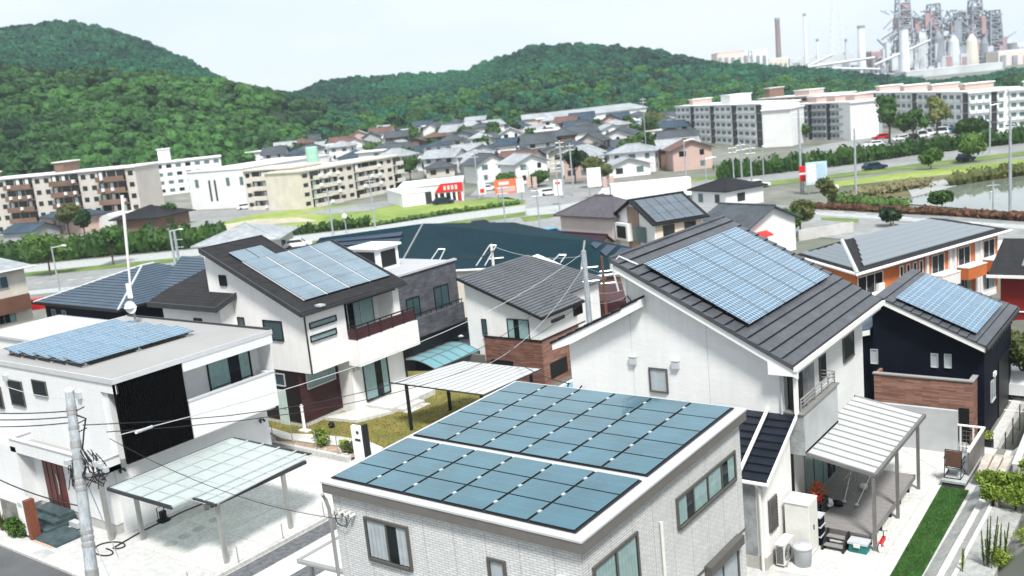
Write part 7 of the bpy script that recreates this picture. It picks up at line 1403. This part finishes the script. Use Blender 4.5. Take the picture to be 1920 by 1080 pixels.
RCOL = {'farroof': 'grey', 'farroof2': 'blue-grey', 'farroof3': 'pale grey', 'farroof4': 'black', 'farroof5': 'brown', 'bluegrey': 'bright blue', 'farwhite': 'white'}
WCOL = {'farwhite': 'white', 'farbeige': 'beige', 'fargrey': 'grey', 'farpink': 'pinkish', 'farbrown': 'brown'}
f2 = np.array([-_sy, _cy]); l2_ = np.array([_cy, _sy])
w_ = 216; row = 0; NH = 0; gaps = []
while w_ < 470 and row < 18:
    lat = -.35*w_+rn.uniform(0, 9); k = 0
    while lat < .26*w_:
        jw, jl = rn.uniform(-2.5, 2.5), rn.uniform(-1.5, 1.5)
        p = f2*(w_+jw)+l2_*(lat+jl); z = tz(p[0], p[1]); q = project(p[0], p[1], z)
        lat += rn.uniform(9.3, 12.6)
        if not inpoly(q[0], q[1], TOWN): continue
        if rn.random() < .17: gaps.append((p[0], p[1], z)); continue
        kind = rn.choice(['hip', 'hip', 'gablex', 'gablex', 'gabley', 'gabley', 'flat' if w_ > 300 else 'hip']); rm = rn.choice(['farroof', 'farroof', 'farroof', 'farroof2', 'farroof2', 'farroof4', 'farroof3', 'farroof3', 'farroof3', 'farroof'] if rn.random() < .94 else ['farroof5'])
        if rn.random() < .02: rm = 'bluegrey'
        if kind == 'flat': rm = 'farwhite'
        wm = rn.choice(['farwhite', 'farwhite', 'farwhite', 'farwhite', 'farbeige', 'farbeige', 'fargrey', 'farpink', 'farbrown', 'farwhite'])
        Lw, dp_ = rn.uniform(6.6, 10.8), rn.uniform(6, 8.5); fl = rn.choice((1, 2, 2)); he = 2.7 if fl == 1 else 5.0; ang = YAW+rn.choice((0, 0, .15, -.2, .5, -.45))+rn.uniform(-.08, .08)
        a = (p[0], p[1], z); b = (p[0]+Lw*cos(ang), p[1]+Lw*sin(ang), z)
        lab = '%s-roofed %s house, %s in the %s row of the far town' % (RCOL[rm], WCOL[wm], ORD[min(k, 29)]+(' from left' if k else ''), ROWN[row])
        bhouse('far_house', lab, a, b, dp_, he, he+rn.uniform(1.4, 2.3), kind, wm, rm, group='houses of the far town', floors=fl, seed=NH, wins=w_ < 400, eave=.8)
        k += 1; NH += 1
    w_ += 11.8+row*.35; row += 1
for i, g_ in enumerate(gaps[:30]):
    tree('garden tree of the far town, '+ORD[i]+(' counting' if i else '')+' from the nearest row backwards', g_, rn.uniform(5, 8), rn.uniform(3, 4.5), rn.choice(['hedge', 'shrub', 'hedge']), 300+i, 'garden trees of the far town', n=210, size=.8)
a, b = gt(1042, 238), gt(1215, 224); bhouse('long_shed', 'very long low grey-roofed shed at the foot of the hill', a, b, 22, 6, 8.5, 'gablex', 'farwhite', 'farroof3', cat='shed', wins=False, eave=.6, seed=77)
a, b = gt(1140, 250), gt(1200, 246); bhouse('blue_shed', 'bright blue walled shed below the long grey shed', a, b, 10, 4.5, 5.5, 'gablex', 'bluegrey', 'farwhite', cat='shed', wins=False, eave=.3, seed=78)
# hills
Y2 = [(-420, 110), (-300, 95), (-150, 72), (0, 58), (60, 52), (110, 44), (150, 47), (200, 57), (260, 77), (330, 107), (390, 138), (430, 162), (470, 174), (520, 180), (560, 181), (600, 160), (640, 152), (700, 150), (760, 144), (830, 142), (880, 138), (905, 123), (950, 110), (1000, 91), (1060, 87), (1120, 91), (1180, 94), (1240, 102), (1300, 117), (1370, 124), (1440, 131), (1500, 134), (1560, 139), (1620, 147), (1680, 153), (1740, 160), (1800, 158), (1860, 148), (1920, 134), (2050, 122), (2300, 110)]
Y1 = [(-420, 130), (0, 152), (100, 160), (200, 162), (300, 160), (400, 168), (470, 180), (540, 195), (600, 212), (640, 226), (700, 218), (800, 204), (900, 192), (1000, 168), (1100, 160), (1200, 163), (1300, 172), (1400, 172), (1500, 170), (1640, 176), (1750, 180), (1920, 168), (2300, 150)]
def ip(L_, x): return float(np.interp(x, [p[0] for p in L_], [p[1] for p in L_]))
W0 = [(-420, 320), (0, 320), (300, 330), (450, 370), (640, 440), (800, 475), (1250, 480), (1500, 420), (2300, 400)]; W1 = [(-420, 450), (300, 460), (640, 520), (1250, 590), (1500, 540), (2300, 520)]; W2 = [(-420, 780), (400, 800), (560, 760), (1000, 760), (1300, 720), (1700, 650), (2300, 620)]
def azs(L_):
    out = []
    for (x, y) in L_:
        d = ray(x, y); f_ = d[0]*f2[0]+d[1]*f2[1]; out.append((960+1808*(d[0]*l2_[0]+d[1]*l2_[1])/f_, d[2]/f_))
    return sorted(out)
A1, A2 = azs([(x, y+12) for x, y in Y1]), azs([(x, y+13) for x, y in Y2])
def hill_z(px, w):
    w0, w1, w2 = ip(W0, px), ip(W1, px), ip(W2, px)
    p0 = w0*f2+l2_*(px-960)/1808*w0; z0 = tz(p0[0], p0[1])-1.5; z1 = H+ip(A1, px)*w1; z2 = H+ip(A2, px)*w2
    if w < w0: return z0-(w0-w)*.3
    if w < w1: t = (w-w0)/(w1-w0); return z0+(z1-z0)*(1-(1-t)**1.6)
    if w < w2: t = (w-w1)/(w2-w1); b = -max(0, z2-z1)*.10*sin(pi*t); return z1+(z2-z1)*(t**.9)+b
    return z2-(w-w2)*.25
def hpt(px, w): p = w*f2+l2_*(px-960)/1808*w; return (p[0], p[1])
hm = MB(); PXS = list(np.arange(-420, 2301, 30)); WS = [0, .3, .6, 1.0]
cols = []
for px in PXS:
    w0, w1, w2 = ip(W0, px), ip(W1, px), ip(W2, px); ws = [w0-4]+list(np.linspace(w0, w1, 8))+list(np.linspace(w1, w2, 12))[1:]+[w2+60, w2+150]
    cols.append([hpt(px, w)+(hill_z(px, w),) for w in ws])
nc = len(cols[0])
for c in cols: hm.v += c
for i in range(len(cols)-1):
    for j in range(nc-1): hm.f.append((i*nc+j, (i+1)*nc+j, (i+1)*nc+j+1, i*nc+j+1))
struct(hm, 'hills', 'hill')
# forest crowns as instances (stuff)
protos = bpy.data.collections.new('crown_shapes')
def crown_proto(seed, m):
    rr = random.Random(seed); mb = MB()
    for k in range(6):
        a = rr.uniform(0, 2*pi); q = rr.uniform(0, .55); c = (q*cos(a), q*sin(a), rr.uniform(.1, .55)); r_ = rr.uniform(.35, .55)
        mb.blob(c, r_*.95, r_*.95, r_*.75, rr.randint(0, 999), 9, 6, .2); mb.leaves(c, r_*1.12, r_*1.12, r_*.9, 42, .13, rr.randint(0, 9999), .75)
    mb.blob((0, 0, -.2), .6, .6, .7, seed, 8, 5, .2)
    v = np.array(mb.v); me = bpy.data.meshes.new('crown'); me.from_pydata(v.tolist(), [], mb.f); me.materials.append(M[m]); o = bpy.data.objects.new('crown_shape', me); protos.objects.link(o) if m == 'leaf' else protos2.objects.link(o)
protos2 = bpy.data.collections.new('far_crown_shapes')
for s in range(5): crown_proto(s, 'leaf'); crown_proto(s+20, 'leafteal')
def scatter_group(coll, base):
    ng = bpy.data.node_groups.new('scatter', 'GeometryNodeTree'); ng.interface.new_socket('Geometry', in_out='INPUT', socket_type='NodeSocketGeometry'); ng.interface.new_socket('Geometry', in_out='OUTPUT', socket_type='NodeSocketGeometry')
    N = ng.nodes; i = N.new('NodeGroupInput'); o = N.new('NodeGroupOutput'); ci = N.new('GeometryNodeCollectionInfo'); ci.inputs[0].default_value = coll; ci.inputs[1].default_value = True; ci.inputs[2].default_value = True
    ip_ = N.new('GeometryNodeInstanceOnPoints'); ip_.inputs['Pick Instance'].default_value = True
    rv = N.new('FunctionNodeRandomValue'); rv.data_type = 'FLOAT_VECTOR'; rv.inputs[0].default_value = (-.15, -.15, 0); rv.inputs[1].default_value = (.15, .15, 6.28)
    rs = N.new('FunctionNodeRandomValue'); rs.data_type = 'FLOAT_VECTOR'; rs.inputs[0].default_value = (base*.75,)*3; rs.inputs[1].default_value = (base*1.35, base*1.35, base*1.25); rs.inputs['Seed'].default_value = 3
    L_ = ng.links; L_.new(i.outputs[0], ip_.inputs['Points']); L_.new(ci.outputs[0], ip_.inputs['Instance']); L_.new(rv.outputs[0], ip_.inputs['Rotation']); L_.new(rs.outputs[0], ip_.inputs['Scale']); L_.new(ip_.outputs[0], o.inputs[0]); return ng
def forest(name, pts, coll, base):
    me = bpy.data.meshes.new(name); me.from_pydata(pts, [], []); ob = bpy.data.objects.new(name, me); COL.objects.link(ob); ob['kind'] = 'stuff'
    m = ob.modifiers.new('scatter', 'NODES'); m.node_group = scatter_group(coll, base); return ob
rn = random.Random(4); near, far_ = [], []
cell = {}
tries = 0
while tries < 95000:
    tries += 1
    px = rn.uniform(-250, 2150); w0, w1, w2 = ip(W0, px), ip(W1, px), ip(W2, px); w = math.sqrt(rn.uniform((w0-8)**2, (w2+22)**2)); x, y = hpt(px, w)
    sp_ = 5.6 if w < w1 else 6.4
    key = (int(x//sp_), int(y//sp_))
    if key in cell: continue
    cell[key] = 1; z = hill_z(px, w)
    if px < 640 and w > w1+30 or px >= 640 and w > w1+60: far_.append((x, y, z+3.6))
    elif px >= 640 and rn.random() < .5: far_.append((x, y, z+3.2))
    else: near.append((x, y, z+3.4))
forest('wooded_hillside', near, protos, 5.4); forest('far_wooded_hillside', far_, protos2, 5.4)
# steelworks
DW = 1150.0
def q3(px, py, d=0): return fp(px, py, DW+d)
def stack(lab, px, py0, py1, wpx_, m, taper=.7, dd=0, name='chimney'):
    a, b = q3(px, py1, dd), q3(px-1, py0, dd); b = (a[0], a[1], b[2]); r = wpx_/2*(DW+dd)/1808
    o = thing(name, lab, 'chimney', a); MB().tube([(a[0], a[1], a[2]-10), b], r, 14, r*taper).build('shaft', m, o); MB().tube([(b[0], b[1], b[2]-2), (b[0], b[1], b[2]+1)], r*taper*1.12, 14).build('rim', 'plantsteel', o); return o
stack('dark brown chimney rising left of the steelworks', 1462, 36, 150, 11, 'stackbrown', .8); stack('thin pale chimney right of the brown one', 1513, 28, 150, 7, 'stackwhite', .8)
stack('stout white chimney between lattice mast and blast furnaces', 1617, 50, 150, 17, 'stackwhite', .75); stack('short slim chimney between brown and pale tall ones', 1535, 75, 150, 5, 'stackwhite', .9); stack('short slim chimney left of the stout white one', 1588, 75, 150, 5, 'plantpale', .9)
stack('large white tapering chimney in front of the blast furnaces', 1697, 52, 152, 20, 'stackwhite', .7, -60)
def lattice(mb, base, top, w0, w1, n, r=.5):
    d = RT*np.array([1, 1, 0]); d /= np.linalg.norm(d); e = np.array([d[1], -d[0], 0]); B0, T0 = np.array(base), np.array(top); prev = None
    for k in range(n+1):
        t = k/n; c = B0+(T0-B0)*t; w = w0+(w1-w0)*t; ring = [c+d*w*sx+e*w*sy for sx, sy in ((-1, -1), (1, -1), (1, 1), (-1, 1))]
        for i in range(4): mb.tube([ring[i], ring[(i+1) % 4]], r, 4, cap=False)
        if prev:
            for i in range(4): mb.tube([prev[i], ring[i]], r*1.4, 4, cap=False); mb.tube([prev[i], ring[(i+1) % 4]], r*.8, 4, cap=False)
        prev = ring
ms = MB(); lattice(ms, q3(1569, 150, 300), q3(1566, -10, 300), 13, 2.5, 12, .2); tag(ms.build('lattice_mast', 'stackwhite'), 'tall faint lattice mast left of the steelworks', 'mast')
lm_ = MB(); lattice(lm_, q3(1408, 172, -300), q3(1407, 95, -300), 5, 1.2, 9, .3); tag(lm_.build('lattice_mast', 'plantpale'), 'pale lattice mast in front of the pinkish factory block', 'mast')
d_ = RT*np.array([1, 1, 0]); d_ /= np.linalg.norm(d_); e_ = np.array([-d_[1], d_[0], 0])
def blk(mb, px0, px1, py0, py1, dd=0, depth=20):
    a, b = np.array(q3(px0, py1, dd)), np.array(q3(px1, py1, dd)); b[2] = a[2]; zt = q3(px0, py0, dd)[2]; a[2] -= 14; b[2] -= 14
    mb.prism([tuple(a), tuple(b), (b[0], b[1], zt), (a[0], a[1], zt)], tuple(e_*depth))
SW = thing('steelworks', 'hazy steelworks with blast furnaces, gantries, pipes and conveyors on the right horizon', 'steelworks', q3(1770, 150))
rs = random.Random(8)
for (x, y0_, w0, m) in ((1692, -8, 13, 'plantsteel'), (1750, 8, 12, 'plantsteel'), (1800, 24, 11, 'plantsteel'), (1828, 0, 12, 'plantsteel'), (1862, 20, 12, 'plantsteel')):
    tw_ = MB(); lattice(tw_, q3(x+4, 148), q3(x, y0_), w0*.8, w0*.45, 11, .75); tw_.build('gantry_tower', m, SW)
    bd = MB()
    for k in range(5): yy = y0_+15+k*22+rs.uniform(-4, 4); xx = x+rs.uniform(-6, 6); blk(bd, xx-rs.uniform(5, 9), xx+rs.uniform(4, 9), yy, yy+rs.uniform(7, 14), rs.uniform(-10, 10), 12)
    bd.build('platform_block', rs.choice(['plantsteel', 'plantred', 'plantsteel']), SW)
for i, (x, yt, yb_, r, m) in enumerate(((1728, 70, 150, 11, 'plantpale'), (1760, 60, 150, 10, 'plantsteel'), (1788, 66, 150, 12, 'plantpale'), (1822, 64, 150, 12, 'cream'), (1846, 70, 150, 9, 'plantsteel'))):
    a = q3(x, yb_); zt = q3(x, yt)[2]; MB().lathe((a[0], a[1], a[2]-10), [(r*.7, 0), (r*.7, (zt-a[2])*.6), (r*.5, (zt-a[2])*.9+8), (r*.15, zt-a[2]+10)], 14).build('furnace_vessel', m, SW)
pp = MB()
for (p, q) in (((1655, 98), (1692, 40)), ((1650, 112), (1700, 60)), ((1645, 130), (1690, 96)), ((1740, 100), (1800, 60)), ((1720, 130), (1770, 76)), ((1752, 22), (1790, 60)), ((1772, 40), (1800, 28)), ((1800, 40), (1835, 20)), ((1835, 14), (1870, 34)), ((1870, 34), (1885, 120)), ((1700, 130), (1760, 110)), ((1860, 60), (1895, 100)), ((1780, 90), (1830, 120)), ((1735, 60), (1760, 30)), ((1690, 70), (1740, 70)), ((1700, 30), (1750, 40)), ((1745, 52), (1870, 60)), ((1700, 92), (1880, 96))): pp.tube([q3(*p), q3(*q)], rs.uniform(1.2, 2.6), 6)
pp.build('pipework', 'plantsteel', SW)
pr = MB()
for k in range(44): x = rs.uniform(1680, 1885); y = rs.uniform(20, 120); blk(pr, x, x+rs.uniform(4, 11), y, y+rs.uniform(3, 9), rs.uniform(-14, 4), 6)
pr.build('cladding_panels', 'plantred', SW)['kind'] = 'stuff'
pr = MB()
for k in range(120): x = rs.uniform(1655, 1890); y = rs.uniform(60, 135); blk(pr, x, x+rs.uniform(6, 16), y, y+rs.uniform(4, 12), rs.uniform(-14, 14), 10)
pr.build('plant_sheds', 'plantpale', SW)['kind'] = 'stuff'
pr = MB()
for k in range(190): x = rs.uniform(1662, 1885); y = rs.uniform(14, 125); x2, y2 = x+rs.uniform(-25, 25), y+rs.uniform(-25, 25); pr.tube([q3(x, max(y, 20), rs.uniform(-12, 12)), q3(x2, max(y2, 20), rs.uniform(-12, 12))], rs.uniform(.4, 1.1), 4)
pr.build('girders', 'plantsteel', SW)['kind'] = 'stuff'
pr = MB()
for k in range(60):
    x = rs.uniform(1490, 1660); y = rs.uniform(118, 142); blk(pr, x, x+rs.uniform(4, 12), y, y+rs.uniform(4, 14), rs.uniform(-20, 20), 12)
pr.build('low_plant', 'plantsteel', SW)['kind'] = 'stuff'
cvr = MB()
for (p, q) in (((1480, 140), (1560, 103)), ((1640, 122), (1745, 75)), ((1500, 128), (1640, 108)), ((1560, 128), (1650, 130)), ((1640, 140), (1880, 135))): cvr.tube([q3(*p, -30), q3(*q, -30)], 1.5, 4)
cvr.build('conveyor', 'plantpale', SW)
def fblock(lab, px0, px1, py0, py1, m, dd=0, roofm='plantpale', name='factory_building'):
    o = thing(name, lab, 'factory', q3(px0, py1, dd)); b = MB(); blk(b, px0, px1, py0, py1, dd, 30); b.build('wall', m, o); b = MB(); blk(b, px0-1, px1+1, py0-2, py0+.2, dd-2, 34)
    bb = MB(); a_, b_ = np.array(q3(px0-1, py0, dd-1)), np.array(q3(px1+1, py0, dd-1)); b_[2] = a_[2]; bb.prism([tuple(a_), tuple(b_), (b_[0], b_[1], b_[2]+1.5), (a_[0], a_[1], a_[2]+1.5)], tuple(e_*33)); bb.build('roof', roofm, o)
    for k in range(4): c = MB(); x = px0+(px1-px0)*(k+.25)/4; a_ = np.array(q3(x, py1, dd-2)); zt = q3(x, py0+6, dd-2)[2]; b_ = a_+d_*(px1-px0)*.06; c.prism([(a_[0], a_[1], a_[2]-5), (b_[0], b_[1], a_[2]-5), (b_[0], b_[1], zt), (a_[0], a_[1], zt)], tuple(e_*1.5)); c.build('bay_opening', 'plantsteel', o)
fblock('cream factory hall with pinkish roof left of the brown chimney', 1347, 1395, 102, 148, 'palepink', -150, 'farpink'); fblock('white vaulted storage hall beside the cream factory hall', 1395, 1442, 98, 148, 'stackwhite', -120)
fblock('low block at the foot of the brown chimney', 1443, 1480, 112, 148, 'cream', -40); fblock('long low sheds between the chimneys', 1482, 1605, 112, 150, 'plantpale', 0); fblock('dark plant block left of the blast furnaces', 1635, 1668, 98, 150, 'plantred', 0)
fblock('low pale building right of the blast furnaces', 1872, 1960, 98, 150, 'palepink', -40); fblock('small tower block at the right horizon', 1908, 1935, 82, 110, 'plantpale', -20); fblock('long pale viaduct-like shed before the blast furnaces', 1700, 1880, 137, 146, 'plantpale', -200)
# air
hz_ = MB().box(-2900, 2400, -250, 3300, -8, 240); ho = struct(hz_, 'haze', 'white', 'stuff'); ho.data.materials.clear()
hmt = bpy.data.materials.new('haze'); hmt.use_nodes = True; nt = hmt.node_tree; nt.nodes.clear(); o_ = nt.nodes.new('ShaderNodeOutputMaterial'); pv = nt.nodes.new('ShaderNodeVolumePrincipled'); pv.inputs['Color'].default_value = (.80, .90, 1, 1); pv.inputs['Density'].default_value = .00014; pv.inputs['Anisotropy'].default_value = .2
nt.links.new(pv.outputs[0], o_.inputs['Volume']); ho.data.materials.append(hmt)
scene.cycles.volume_bounces = 1
assert NH < 295, NH
print('HOUSES', NH, 'TREES', len(near), len(far_))
